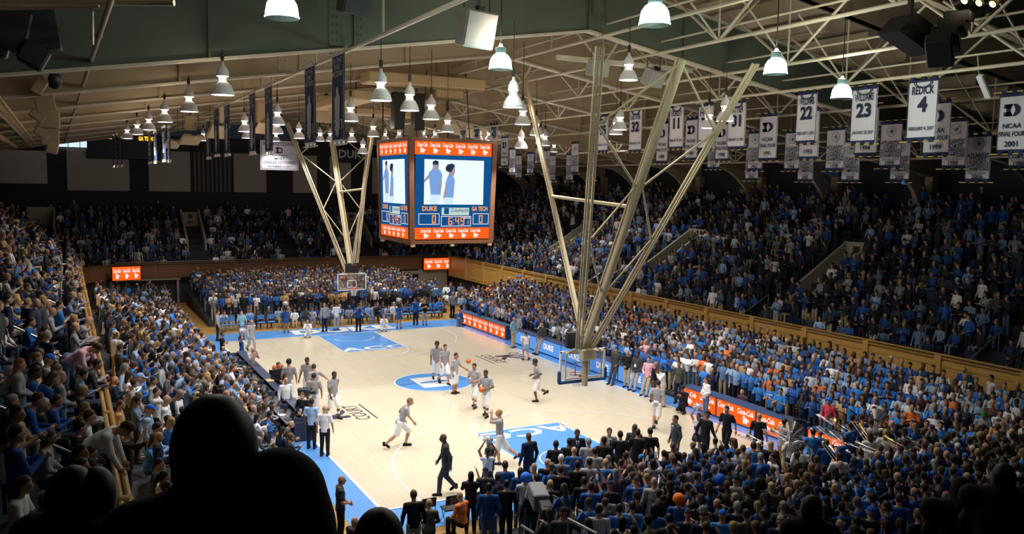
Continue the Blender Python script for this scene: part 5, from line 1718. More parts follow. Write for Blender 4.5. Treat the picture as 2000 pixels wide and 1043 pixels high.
MARK_LOC = lambda p: (p[0], p[1])
lamps_left = sorted([l for l in LAMPS if l[0] < -9], key=lambda p: p[1])
lamps_mid = sorted([l for l in LAMPS if -9 <= l[0] < 2.05], key=lambda p: p[1])
lamps_right = sorted([l for l in LAMPS if l[0] >= 2.05], key=lambda p: p[1])
for lst, place in ((lamps_left, 'row over the left sideline'), (lamps_mid, 'scatter left of and around the scoreboard'), (lamps_right, 'scatter between scoreboard and jersey banners')):
    for i, (x, y, z) in enumerate(lst):
        L = empty('pendant_lamp', (x, y, z))
        tag(L, 'white bell lamp, %s nearest in the %s' % (order_words(i, 0), place), 'lamp', 'white bell lamps under the roof')
        bell_parts(L)
        zt = max(zg(x) + .2 - z, 1.1)
        b = MB()
        b.tube((0, 0, .86), (0, 0, zt), .012, n=5)
        b.bevbox((0, 0, 1.0), (.09, .07, .2), .015)
        b.build('rod', M_BLACK, L)
        lamp_lights(L, ((spot_data, -.03), (glow_data, .44)))
GL = ['glass bell lamp glowing at the top edge, left of centre', 'glass bell lamp glowing at the top, right of the grey speaker boxes', 'glass bell lamp glowing just right of the big grey speaker', 'glass bell lamp glowing left of the jersey banner numbered 22', 'glass bell lamp glowing beside the jersey banner numbered 23']
for i, (x, y, z) in enumerate(GLASS_LAMPS):
    L = empty('glass_lamp', (x, y, z))
    tag(L, GL[i], 'lamp', 'glass bell lamps near the viewer')
    b = MB().lathe([(.31, 0), (.315, .03), (.30, .05), (.295, .12), (.27, .26), (.20, .37), (.12, .42), (.09, .43)], n=26)
    b.build('glass_shade', M_LAMPGLASS, L)
    b = MB().sphere((0, 0, .24), .20, 16, 10, 0, (1, 1, .80))
    b.build('bulb', M_GLASSGLOW, L)
    b = MB().lathe([(.13, .42), (.14, .44), (.13, .52), (.145, .53), (.145, .56), (.05, .60), (.03, .72), (0, .73)], n=18)
    b.build('cap', mat('lamp_cap_green', (.40, .52, .50), .4), L)
    b = MB().tube((0, 0, .7), (0, 0, max(zg(x, 1) + .2 - z, 1.3)), .014, n=5)
    b.build('rod', M_BLACK, L)
    lamp_lights(L, ((glass_data, -.12), (glow_data, .66)))

# ------------------------------------------------------------------ banners
M_BANNER = mat('banner_cloth', (.78, .76, .80), .85, noise=.05, scale=2.5)
M_BTRIM = mat('banner_navy', (.010, .025, .085), .8)
M_BTXT = mat('banner_print', (.012, .020, .065), .8)
M_BTXT2 = mat('banner_print_grey', (.17, .17, .22), .8)
M_BPOLE = mat('banner_pole', (.70, .52, .16), .4)
M_POSTER = mat('poster_navy', (.012, .040, .12), .75, noise=.25, scale=3)
M_PHOTO = mat('poster_figure', (.50, .52, .58), .8, noise=.4, scale=6)


def banner(x, y0, y1, z0, z1, kind, lines, label):
    """hangs in the plane x = const and is read from the court side (-x); y0 is its left edge"""
    wd, ht = abs(y0 - y1), z1 - z0
    yc = (y0 + y1) / 2
    o = empty('hanging_banner', (x, yc, z0))
    tag(o, label, 'banner', 'banners hung along the roof pipes')
    # local frame: u to the reader's right = -y, v up, facing -x
    F = Matrix(((0, 0, -1, 0), (-1, 0, 0, 0), (0, 1, 0, 0), (0, 0, 0, 1)))
    b = MB()
    n = 6
    vs, fs = [], []
    rr = random.Random(int(abs(yc * 100)))
    ph = rr.uniform(0, 6)
    hh = ht - .22
    for j in range(5):
        for i in range(n + 1):
            u = -wd / 2 + wd * i / n
            v = .11 + hh * j / 4
            dpt = .012 * math.sin(ph + u * 7) * (1 - j / 5) + .008 * math.sin(ph * 2 + v * 3)
            vs.append(F @ Vector((u, v, dpt)))
    for j in range(4):
        for i in range(n):
            a = j * (n + 1) + i
            fs.append((a, a + 1, a + n + 2, a + n + 1))
    b.add(vs, fs)
    b.build('cloth', M_POSTER if kind == 'poster' else (M_BTRIM if kind == 'strip' else M_BANNER), o)
    z = .028
    t = MB()
    for (u0, v0, u1, v1) in ((-wd / 2, .09, wd / 2, .15), (-wd / 2, ht - .17, wd / 2, ht - .09), (-wd / 2, .11, -wd / 2 + .025, ht - .11), (wd / 2 - .025, .11, wd / 2, ht - .11)):
        t.quad([F @ Vector(p) for p in ((u0, v0, z), (u1, v0, z), (u1, v1, z), (u0, v1, z))])
    t.build('border', M_BTRIM if kind != 'poster' else M_BANNER, o)
    t = MB()
    for k in (-.36, 0, .36):
        for v0, v1 in ((ht - .12, ht + .02), (-.02, .12)):
            c = F @ Vector((k * wd, (v0 + v1) / 2, 0))
            t.box(c, (.06, wd * .15, v1 - v0))
    t.build('loop', M_BTRIM if kind not in ('poster', 'strip') else M_BANNER, o)['kind'] = 'stuff'
    for v in (ht - .01, .01):
        t = MB()
        t.tube(F @ Vector((-wd * .72, v, 0)), F @ Vector((wd * .66, v, 0)), .022, n=6)
        t.build('pole', M_BPOLE, o)
    T = MB()
    T2 = MB()

    def txt(s, v, size, width, mb=None, bold=.03):
        (mb or T).text(s, size, F @ Matrix.Translation((0, v, z + .004)), 0, width, bold)
    if kind == 'jersey':
        nm, num, date = lines
        txt(nm, ht * .735, .26, wd * .74)
        txt(num, ht * .47, .46, wd * .6, None, .06)
        txt(date, ht * .18, .115, wd * .84)
        # neckline: two arcs
        for r in (.27, .22):
            pts = [F @ Vector((r * wd * 1.15 * math.cos(a), ht - .17 + r * .72 * math.sin(a), z + .003)) for a in [PI + PI * i / 10 for i in range(11)]]
            T.path(pts, .014, 4)
    elif kind == 'four':
        for q in letter_D(ht * .19, wd * .46, .13):
            T.quad([F @ Vector((u, v + ht * .70, z + .004)) for u, v in q])
        T2.quad([F @ Vector((u * .09, v * ht * .085 + ht * .70, z + .008)) for u, v in ((-.5, -.6), (0, -1), (.5, -.6), (.8, 0), (.5, .6), (0, 1), (-.5, .6), (-.8, 0))])
        txt(lines[0], ht * .415, .155, wd * .8)
        txt(lines[1], ht * .285, .155, wd * .88)
        txt(lines[2], ht * .125, .17, wd * .8)
    elif kind == 'acc':
        for k, s in enumerate(lines[:4]):
            txt(s, ht * (.50 - .088 * k), .15, wd * .88)
        txt('REGULAR SEASON', ht * .175, .07, wd * .7, T2)
        txt(lines[4], ht * .085, .15, wd * .7)
        sl = MB()
        c = F @ Matrix.Translation((0, ht * .765, z + .003))
        ringv = []
        for r0, r1 in ((.19, .21), (.12, .13)):
            d = MB().disc((0, 0, 0), r1, 24, 0, r0)
            T2.add([c @ Vector(p) for p in d.v], d.f)
        d = MB().disc((0.01, 0, 0), .07, 7)
        T2.add([c @ Vector(p) for p in d.v], d.f)
    elif kind == 'poster':
        # photo print: a tall player figure, lettering and a number
        body = [(-.16, .28), (.02, .22), (.14, .30), (.20, 1.0), (.24, 1.35), (.12, 1.42), (.10, 1.60), (-.02, 1.66), (-.12, 1.58), (-.10, 1.42), (-.26, 1.34), (-.22, .9)]
        k = wd / 1.1
        T2.quad([F @ Vector((u * k, v * ht / 2.7, z + .004)) for u, v in body])
        T.add(*(lambda m: (m.v, m.f))(MB()))
        for i, s in enumerate(('ON THAT', 'POINT', 'WE STAND')):
            T2.text(s, .16, F @ Matrix.Translation((0, ht * (.86 - .07 * i), z + .006)), 0, wd * .8, .02)
        T2.text('2013' if random.random() < .5 else '2010', .30, F @ Matrix.Translation((.1, ht * .16, z + .008)), 0, wd * .75, .03)
    else:
        for i in range(4):
            T2.text('DUKE', .2, F @ Matrix.Translation((0, ht * (.7 - .15 * i), z + .006)), 0, wd * .7, .03)
    if T.f:
        T.build('lettering', M_BTXT, o)['kind'] = 'stuff'
    if T2.f:
        T2.build('print', {'poster': M_PHOTO, 'strip': M_BANNER, 'four': M_BANNER}.get(kind, M_BTXT2), o)['kind'] = 'stuff'
    return o


byk = {k: sorted([b for b in BANNERS if b[5] == k], key=lambda b: (b[1], b[0])) for k in ('jersey', 'four', 'acc')}
posters = [b for b in BANNERS if b[5] == 'poster']
strips = [b for b in BANNERS if b[5] == 'strip']
posters.sort(key=lambda b: b[1])
strips.sort(key=lambda b: b[1])
for bn in BANNERS:
    x, y0, y1, z0, z1, kind, lines = bn
    if kind == 'jersey':
        lab = 'white jersey shaped banner numbered %s, %s nearest of the jersey row' % (lines[1], order_words(byk['jersey'].index(bn), 0))
    elif kind == 'four':
        lab = 'white banner with dark letter D and year %s, %s nearest such' % (lines[2], order_words(byk['four'].index(bn), 0))
    elif kind == 'acc':
        lab = 'white round seal banner of year %s, %s nearest such' % (lines[4], order_words(byk['acc'].index(bn), 0))
    elif kind == 'poster':
        lab = 'tall navy picture banner, %s nearest on the left side' % order_words(posters.index(bn), 0)
    else:
        lab = 'narrow dark banner seen edge on, %s nearest by the far left wall' % order_words(strips.index(bn), 0)
    banner(x, y0, y1, z0, z1, kind, lines, lab)
# suspension lines of the banner pipes are part of the roof trusses; the wide record banner faces the court
o = empty('record_banner', (-1.56, 25.45, 10.33))
tag(o, 'wide white banner with the words most career victories', 'banner')
b = MB()
b.box((0, 0, 1.05), (2.74, .03, 2.1))
b.build('cloth', mat('record_cloth', (.40, .38, .40), .85, noise=.05), o)
F = Matrix(((1, 0, 0, 0), (0, 0, -1, 0), (0, 1, 0, 0), (0, 0, 0, 1)))
b = MB()
for (u0, v0, u1, v1) in ((-1.3, .07, 1.3, .10), (-1.3, 2.0, 1.3, 2.03), (-1.3, .07, -1.27, 2.03), (1.27, .07, 1.3, 2.03)):
    b.quad([F @ Vector(p) for p in ((u0, v0, .02), (u1, v0, .02), (u1, v1, .02), (u0, v1, .02))])
b.build('border', M_BTXT, o)
b = MB()
for s, v, sz in (('MIKE KRZYZEWSKI', 1.76, .22), ('NCAA DIVISION I', 1.0, .11), ('MOST', .72, .2), ('CAREER VICTORIES', .45, .2), ('NOVEMBER 15, 2011', .18, .14)):
    b.text(s, sz, F @ Matrix.Translation((0, v, .022)), 0, 2.3, .03)
for q in letter_D(.42, .44, .10):
    b.quad([F @ Vector((u, v + 1.42, .022)) for u, v in q])
b.build('lettering', M_BTXT, o)['kind'] = 'stuff'

# ------------------------------------------------------------------ hanging scoreboard
SB = empty('scoreboard', (0, 0, 0))
tag(SB, 'four sided hanging video scoreboard in a brown frame over mid court', 'scoreboard')
M_BROWN = mat('scoreboard_frame', (.19, .075, .035), .5, noise=.1)
M_SBBLUE = emat('scoreboard_blue', (.006, .085, .27), .72)
M_SCR = emat('screen_white', (.80, .90, 1.0), .80)
M_SCRBLUE = emat('screen_shirt', (.20, .38, .75), .72)
M_SCRDARK = emat('screen_dark', (.02, .03, .06), .8)
M_SCRSKIN = emat('screen_skin', (.30, .26, .30), .9)
M_SCRSHORT = emat('screen_shorts', (.62, .80, 1.0), .78)
M_DIG = emat('digit_orange', (1.0, .36, .07), .8)
M_SIGN = emat('sponsor_panel', (.62, .78, .70), .65)
WT, WBm, ZT, ZB = 2.10, 2.00, 11.45, 6.95
b = MB()
b.add([(-WBm + .06, -WBm + .06, ZB), (WBm - .06, -WBm + .06, ZB), (WBm - .06, WBm - .06, ZB), (-WBm + .06, WBm - .06, ZB), (-WT + .06, -WT + .06, ZT), (WT - .06, -WT + .06, ZT), (WT - .06, WT - .06, ZT), (-WT + .06, WT - .06, ZT)],
      [(3, 2, 1, 0), (4, 5, 6, 7), (0, 1, 5, 4), (1, 2, 6, 5), (2, 3, 7, 6), (3, 0, 4, 7)])
b.build('cabinet', M_BLACK, SB)
for sx, sy in ((-1, -1), (1, -1), (1, 1), (-1, 1)):
    b = MB()
    d = .17
    for (wv, z) in ((WBm, ZB - .05), (WT, ZT + .1)):
        pass
    v0 = [(sx * (WBm - d), sy * (WBm - d)), (sx * (WBm + .06), sy * (WBm - d)), (sx * (WBm + .06), sy * (WBm + .06)), (sx * (WBm - d), sy * (WBm + .06))]
    v1 = [(sx * (WT - d), sy * (WT - d)), (sx * (WT + .06), sy * (WT - d)), (sx * (WT + .06), sy * (WT + .06)), (sx * (WT - d), sy * (WT + .06))]
    vs = [(*p, ZB - .05) for p in v0] + [(*p, ZT + .08) for p in v1]
    fs = [(3, 2, 1, 0), (4, 5, 6, 7), (0, 1, 5, 4), (1, 2, 6, 5), (2, 3, 7, 6), (3, 0, 4, 7)]
    b.add(vs, fs)
    b.build('corner_post', M_BROWN, SB)
for s in (-1, 1):
    for nm, z, wv, h in (('top_beam', ZT + .02, WT, .16), ('bottom_beam', ZB - .03, WBm, .16)):
        b = MB()
        b.box((0, s * (wv + .02), z), (2 * wv, .12, h))
        b.build(nm, M_BROWN, SB)
        b = MB()
        b.box((s * (wv + .02), 0, z), (.12, 2 * wv, h))
        b.build(nm, M_BROWN, SB)
for x in (-1.9, 0, 1.9):
    for s in (-1, 1):
        b = MB()
        b.bevbox((x, s * 2.0, ZB - .16), (.2, .14, .16), .03)
        b.build('foot_bracket', M_DUCT, SB)
tilt = math.atan((WT - WBm) / (ZT - ZB))


def drink_panel(mb, Fm, u0, u1, v0, v1, n, z):
    """repeated lettering over a pair of cup marks on a lit panel"""
    h = v1 - v0
    for i in range(n):
        u = u0 + (u1 - u0) * (i + .5) / n
        mb.text('Coca-Cola', h * .30, Fm @ Matrix.Translation((u, v0 + h * .60, z)), 0, (u1 - u0) / n * .80, .045, .25)
        hw = min((u1 - u0) / n * .14, h * .17)
        for du, k in ((-.5, 1.0), (.55, .8)):
            q = [(u + du * hw - hw * .42, v0 + h * .12), (u + du * hw + hw * .42, v0 + h * .12), (u + du * hw + hw * .5, v0 + h * (.12 + .40 * k)), (u + du * hw - hw * .5, v0 + h * (.12 + .40 * k))]
            mb.quad([Fm @ Vector((a, c, z)) for a, c in q])
        q = [(u + hw * 1.15, v0 + h * .26), (u + hw * 1.75, v0 + h * .26), (u + hw * 1.75, v0 + h * .38), (u + hw * 1.15, v0 + h * .38)]
        mb.quad([Fm @ Vector((a, c, z)) for a, c in q])


def seg_digit(mb, Fm, ch, u, v, w_, h, t, z):
    S = {'0': 'abcdef', '1': 'bc', '6': 'acdefg', '4': 'bcfg', '9': 'abcdfg'}[ch]
    R_ = dict(a=(0, h - t, w_, h), g=(0, h / 2 - t / 2, w_, h / 2 + t / 2), d=(0, 0, w_, t), b=(w_ - t, h / 2, w_, h), c=(w_ - t, 0, w_, h / 2), f=(0, h / 2, t, h), e=(0, 0, t, h / 2))
    for k in S:
        a, b_, c, d = R_[k]
        mb.quad([Fm @ Vector((u + p, v + q, z)) for p, q in ((a, b_), (c, b_), (c, d), (a, d))])


def frame_quads(mb, Fm, u0, v0, u1, v1, t, z):
    for q in ((u0, v0, u1, v0 + t), (u0, v1 - t, u1, v1), (u0, v0, u0 + t, v1), (u1 - t, v0, u1, v1)):
        mb.quad([Fm @ Vector(p) for p in ((q[0], q[1], z), (q[2], q[1], z), (q[2], q[3], z), (q[0], q[3], z))])


for k in range(4):
    rot = Matrix.Rotation(k * PI / 2, 4, 'Z')
    Fm = rot @ Matrix.Translation((0, -WBm, ZB)) @ Matrix.Rotation(tilt, 4, 'X') @ Matrix(((1, 0, 0, 0), (0, 0, -1, 0), (0, 1, 0, 0), (0, 0, 0, 1)))
    H = (ZT - ZB) / math.cos(tilt)
    W = 1.84

    def panel(name, m, u0, v0, u1, v1, z, par=SB):
        b = MB()
        b.quad([Fm @ Vector(p) for p in ((u0, v0, z), (u1, v0, z), (u1, v1, z), (u0, v1, z))])
        return b.build(name, m, par)
    panel('score_panel', M_SBBLUE, -W, .62, W + .05, H - .62, .02)
    p = panel('lower_screen', M_LED_OR, -W, .10, W, .62, .03)
    b = MB()
    drink_panel(b, Fm, -1.62, 1.45, .10, .62, 5, .036)
    b.build('advert', M_LED_WH, p)['kind'] = 'stuff'
    p = panel('upper_screen', M_LED_OR, -W - .04, H - .64, W + .04, H - .06, .03)
    b = MB()
    drink_panel(b, Fm, -1.84, 1.84, H - .64, H - .06, 6, .036)
    b.build('advert', M_LED_WH, p)['kind'] = 'stuff'
    vs_ = panel('video_screen', M_SCR, -1.42, 1.66, 1.50, 3.66, .04)
    # picture on the screen: two players in blue grey shirts
    fig = MB()
    z = .046
    for pts, mi in (
            ([(-1.10, 2.08), (-.62, 2.08), (-.60, 2.7), (-.56, 3.0), (-.70, 3.22), (-1.02, 3.26), (-1.22, 3.05), (-1.16, 2.6)], 0),
            ([(-1.20, 3.0), (-1.42, 2.76), (-1.42, 2.62), (-1.16, 2.86)], 1), ([(-.60, 3.0), (-.56, 3.02), (-.58, 2.5), (-.66, 2.0), (-.74, 2.0), (-.70, 2.5)], 1),
            ([(-1.02, 3.2), (-.76, 3.2), (-.72, 3.44), (-.80, 3.58), (-.96, 3.56), (-1.02, 3.42)], 1), ([(-1.03, 3.42), (-.76, 3.44), (-.74, 3.56), (-.88, 3.63), (-1.03, 3.56)], 2),
            ([(-1.16, 1.66), (-.72, 1.66), (-.60, 2.10), (-1.12, 2.10)], 3),
            ([(-.40, 1.95), (.0, 1.95), (.06, 2.75), (-.06, 2.98), (-.28, 2.98), (-.40, 2.6)], 0), ([(-.40, 2.5), (-.30, 2.5), (-.36, 1.9), (-.44, 1.85), (-.50, 2.0)], 1),
            ([(-.24, 2.95), (.0, 2.95), (.06, 3.12), (.05, 3.36), (-.18, 3.4), (-.26, 3.2)], 1), ([(-.36, 3.15), (-.14, 3.10), (-.02, 3.30), (.06, 3.42), (-.1, 3.50), (-.32, 3.45), (-.42, 3.28)], 2),
            ([(-.50, 1.66), (-.02, 1.66), (.0, 1.98), (-.42, 1.98)], 3)):
        fig.quad([Fm @ Vector((u, v, z + mi * .002)) for u, v in pts], mi)
    fig.build('picture', [M_SCRBLUE, M_SCRSKIN, M_SCRDARK, M_SCRSHORT], vs_)
    dg = MB()
    z = .04
    dg.text('DUKE', .20, Fm @ Matrix.Translation((-1.14, 1.38, z)), 0, .70, .04)
    dg.text('GA TECH', .20, Fm @ Matrix.Translation((1.33, 1.38, z)), 0, .80, .04)
    seg_digit(dg, Fm, '0', -1.02, .82, .19, .36, .05, z)
    seg_digit(dg, Fm, '0', 1.30, .82, .19, .36, .05, z)
    for ch, u in (('6', -.22), ('4', .12), ('9', .38)):
        seg_digit(dg, Fm, ch, u, .74, .19, .34, .045, z)
    for v in (.80, .96):
        dg.quad([Fm @ Vector(p) for p in ((.02, v, z), (.06, v, z), (.06, v + .04, z), (.02, v + .04, z))])
    seg_digit(dg, Fm, '1', .68, .76, .10, .18, .03, z)
    dg.build('digits', M_DIG, SB)['kind'] = 'stuff'
    fr = MB()
    frame_quads(fr, Fm, -1.66, .76, -.66, 1.26, .025, z)
    frame_quads(fr, Fm, -.58, .68, .90, 1.14, .025, z)
    frame_quads(fr, Fm, 1.0, .76, 1.80, 1.26, .025, z)
    fr.text('PERIOD', .075, Fm @ Matrix.Translation((.70, 1.02, z)), 0, .34, .02)
    fr.build('score_frame', M_LED_WH, SB)['kind'] = 'stuff'
    sg = panel('sponsor_sign', M_SIGN, -.56, 1.18, .80, 1.52, z)
    b = MB()
    b.quad([Fm @ Vector((u, v, z + .004)) for u, v in ((-.44, 1.23), (-.20, 1.23), (-.20, 1.51), (-.44, 1.51))])
    b.text('DukeHealth', .17, Fm @ Matrix.Translation((.34, 1.32, z + .004)), 0, .84, .01)
    b.build('sign_lettering', M_SBBLUE, sg)
b = MB()
for sx in (-1.2, 1.2):
    for sy in (-1.2, 1.2):
        b = MB().tube((sx, sy, ZT), (sx * .8, sy, 14.6), .025, n=5)
        b.build('hanger_cable', M_BLACK, SB)

# ------------------------------------------------------------------ hoops swung from the roof
SLP = .28
M_CREAM = mat('hoop_steel', (.56, .46, .29), .42, noise=.06, scale=2)
M_RIM = mat('rim_orange', (.75, .16, .02), .4)
M_PAD = mat('edge_pad_blue', (.012, .07, .22), .6)


def board_glass():
    m = bpy.data.materials.new('backboard_glass')
    m.use_nodes = True
    nt = m.node_tree
    nt.nodes.remove(nt.nodes['Principled BSDF'])
    tr = nt.nodes.new('ShaderNodeBsdfTransparent')
    tr.inputs[0].default_value = (.90, .93, .95, 1)
    gl = nt.nodes.new('ShaderNodeBsdfGlossy')
    gl.inputs['Roughness'].default_value = .03
    mx = nt.nodes.new('ShaderNodeMixShader')
    mx.inputs[0].default_value = .10
    nt.links.new(tr.outputs[0], mx.inputs[1])
    nt.links.new(gl.outputs[0], mx.inputs[2])
    nt.links.new(mx.outputs[0], nt.nodes['Material Output'].inputs[0])
    return m


M_BGLASS = board_glass()


def hoop(s, label, hang):
    """s = +1 far basket, -1 near basket; board face toward mid court"""
    o = empty('basketball_hoop', (0, s * 13.1, 2.9), 0 if s > 0 else PI)
    tag(o, label, 'hoop')
    b = MB()
    b.box((0, .01, .53), (1.70, .02, .98))
    b.build('glass', M_BGLASS, o)
    b = MB()
    for c, sz in (((0, 0, .03), (1.83, .06, .06)), ((0, 0, 1.04), (1.83, .06, .06)), ((-.885, 0, .53), (.06, .06, 1.07)), ((.885, 0, .53), (.06, .06, 1.07))):
        b.box(c, sz)
    b.build('board_frame', M_WHITE, o)
    b = MB()
    for c, sz in (((0, -.015, .20), (.61, .012, .05)), ((0, -.015, .63), (.61, .012, .05)), ((-.28, -.015, .42), (.05, .012, .46)), ((.28, -.015, .42), (.05, .012, .46))):
        b.box(c, sz)
    b.build('target_square', M_WHITE, o)
    b = MB()
    b.bevbox((0, .02, -.01), (1.95, .12, .10), .03)
    for sx in (-1, 1):
        b.bevbox((sx * .94, .02, .19), (.10, .12, .42), .03)
    b.build('edge_pad', M_PAD, o)
    b = MB()
    pts = [(.23 * math.cos(2 * PI * i / 20), -.38 + .23 * math.sin(2 * PI * i / 20), .15) for i in range(21)]
    b.path(pts, .014, 6)
    b.box((0, -.08, .13), (.16, .14, .05))
    b.box((0, -.02, .12), (.22, .02, .16))
    b.build('rim', M_RIM, o)
    b = MB()
    for i in range(12):
        for d in (1, -1):
            prev = None
            for j in range(5):
                r = (.225, .19, .155, .135, .14)[j]
                t = 2 * PI * (i + d * j * .5) / 12
                q = (r * math.cos(t), -.38 + r * math.sin(t), .14 - .105 * j)
                if prev:
                    b.tube(prev, q, .008, n=3, caps=False)
                prev = q
    b.build('net', M_WHITE, o)
    # bracing frame behind the board and the box of the shot clock
    b = MB()
    for sx in (-1, 1):
        b.tube((sx * .72, .08, .04), (sx * .72, .08, 1.0), .025, n=6)
        b.tube((sx * .72, .08, 1.0), (sx * .2, .22, 1.25), .025, n=6)
    b.tube((-.75, .10, .12), (.75, .10, .12), .03, n=6)
    b.tube((-.75, .10, 1.0), (.75, .10, 1.0), .03, n=6)
    b.build('board_brace', M_CREAM, o)
    b = MB()
    b.tube((0, .16, -.15), (0, .18, 1.2), .11, n=12)
    b.build('stem_pole', M_CREAM, o)
    b = MB()
    b.bevbox((0, .30, .96), (.55, .26, .38), .03)
    b.build('gear_box', M_CREAM, o)
    b = MB()
    b.bevbox((0, -.02 if s > 0 else .1, 1.42), (.80 if s > 0 else .5, .18, .56), .02)
    c = b.build('shot_clock', M_BLACK, o, (0, 0, 0) if s > 0 else (.42, -.1, .02))
    if s > 0:
        t = MB()
        Fc = Matrix.Translation((.12, -.12, 1.52)) @ Matrix(((1, 0, 0, 0), (0, 0, -1, 0), (0, 1, 0, 0), (0, 0, 0, 1)))
        t.text('6:49', .14, Fc, 0, .42, .03)
        t.build('clock_digits', mat('clock_digits', (.25, .10, .05), .5), c)
    # masts. local +y points out past the baseline
    P0 = Vector((0, .15, 1.25))
    top = Vector((0, 4.75, 10.25))
    d = top - P0
    b = MB()
    b.tube(P0, top, .125, n=12)
    b.build('mast', M_CREAM, o)
    for sx, sl in ((-1, SLP), (1, SLP)):
        for off, r in ((.0, .05), (.13, .035), (.22, .03)):
            b = MB()
            a = P0 + Vector((sx * (.16 + off), 0, -.1))
            e = top + Vector((sx * (.16 + off + sl * 9.0), 0, .1))
            b.tube(a, e, r, n=7)
            b.build('side_leg', M_CREAM, o)
    for off in (-.16, .16):
        b = MB()
        b.tube(P0 + Vector((off, -.05, .1)), top + Vector((off, -.05, 0)), .035, n=7)
        b.build('mast_rail', M_CREAM, o)
    n = 4
    for sx in (-1, 1):
        b = MB()
        for i in range(n):
            ta, tb = .22 + .19 * i, .22 + .19 * (i + 1)
            m = lambda t: P0 + d * t + Vector((sx * .12, 0, 0))
            l = lambda t: P0 + d * t + Vector((sx * (.16 + SLP * 9 * t), 0, 0))
            if i % 2 == 0:
                b.tube(m(ta), l(tb), .035, n=6)
            else:
                b.tube(l(ta), m(tb), .035, n=6)
        b.build('cross_brace', M_CREAM, o)
    b = MB()
    e = Vector((0, -4.4, 10.6))
    st = P0 + Vector((0, -.15, .3))
    b.tube(st, e, .075, n=9)
    b.tube(st + Vector((.12, 0, 0)), e + Vector((.12, 0, 0)), .02, n=5)
    b.build('front_brace', M_CREAM, o)
    b = MB()
    t = .52
    b.tube(st + (e - st) * t, P0 + d * .53, .06, n=8)
    b.build('tie_bar', M_CREAM, o)
    return o


hoop(1, 'far basketball hoop with white framed glass board on cream roof masts', True)
hoop(-1, 'near basketball hoop seen from behind with blue edge padding', True)

# ------------------------------------------------------------------ boards along the right sideline
M_BOARDTOP = mat('board_top', (.05, .09, .20), .5)


def led_board(y0, y1, m, x, label, kind, ads):
    o = empty('advert_board', (x, (y0 + y1) / 2, 0))
    tag(o, label, 'advert board', 'lit boards along the right sideline')
    L = abs(y1 - y0) - .02
    b = MB()
    b.bevbox((.26, 0, .41), (.5, L, .82), .02)
    b.build('cabinet', M_PAD, o)
    b = MB()
    b.box((.27, 0, .85), (.62, L + .02, .05))
    b.build('table_top', M_BOARDTOP, o)
    Fb = Matrix(((0, 0, -1, 0), (-1, 0, 0, 0), (0, 1, 0, 0), (0, 0, 0, 1)))
    b = MB()
    b.quad([Fb @ Vector(p) for p in ((-L / 2 + .03, .08, .012), (L / 2 - .03, .08, .012), (L / 2 - .03, .81, .012), (-L / 2 + .03, .81, .012))])
    s = b.build('screen', m, o)
    b = MB()
    if kind == 'drink':
        drink_panel(b, Fb, -L / 2, L / 2, .08, .81, ads, .018)
    else:
        for i in range(ads):
            u = -L / 2 + L * (i + .5) / ads
            b.text('DUKE', .30, Fb @ Matrix.Translation((u, .33, .018)), 0, L / ads * .7, .05)
    b.build('advert', M_LED_WH, s)['kind'] = 'stuff'
    return o


XB = 8.32
for i, (a, c) in enumerate(((15.7, 13.3), (13.3, 10.9), (10.9, 8.5))):
    led_board(a, c, M_LED_OR, XB, ('farthest orange lit board on the right sideline', 'middle orange lit board of the far three', 'orange lit board next to the white lit boards')[i], 'drink', 3)
for i, (a, c) in enumerate(((7.3, 4.6), (4.6, 1.9), (1.9, -.8), (-.8, -3.5), (-3.5, -6.2))):
    led_board(a, c, M_LED_BL, XB, 'pale blue lit board, %s from the far end' % order_words(i, 0), 'duke', 1)
for i, (a, c) in enumerate(((-8.3, -10.6), (-10.6, -12.9), (-12.9, -15.1), (-15.5, -17.6))):
    led_board(a, c, M_LED_OR, XB, ('near orange lit board beside the kneeling photographer', 'near orange lit board behind the walking black polo', 'near orange lit board behind the cameraman in grey', 'last near orange lit board by the brass band')[i], 'drink', 2)
for nm, c, rz, w_, lab in (('corner_screen', (-11.55, 31.2, 2.53), math.atan2(1.0, 2.0) * .35, 1.95, 'small orange lit screen on the far left corner fascia'), ('corner_screen', (13.6, 31.62, 2.5), 0, 2.7, 'small orange lit screen on the far right fascia')):
    o = empty(nm, c, rz)
    tag(o, lab, 'screen')
    b = MB()
    b.bevbox((0, .1, 0), (w_ + .1, .16, 1.06), .02)
    b.build('cabinet', M_BLACK, o)
    Fb = Matrix(((1, 0, 0, 0), (0, 0, -1, 0), (0, 1, 0, 0), (0, 0, 0, 1)))
    b = MB()
    b.quad([Fb @ Vector(p) for p in ((-w_ / 2, -.5, -.01), (w_ / 2, -.5, -.01), (w_ / 2, .5, -.01), (-w_ / 2, .5, -.01))])
    s = b.build('screen', M_LED_OR, o)
    b = MB()
    drink_panel(b, Fb, -w_ / 2, w_ / 2, -.48, .46, 3, -.004)
    b.build('advert', M_LED_WH, s)['kind'] = 'stuff'

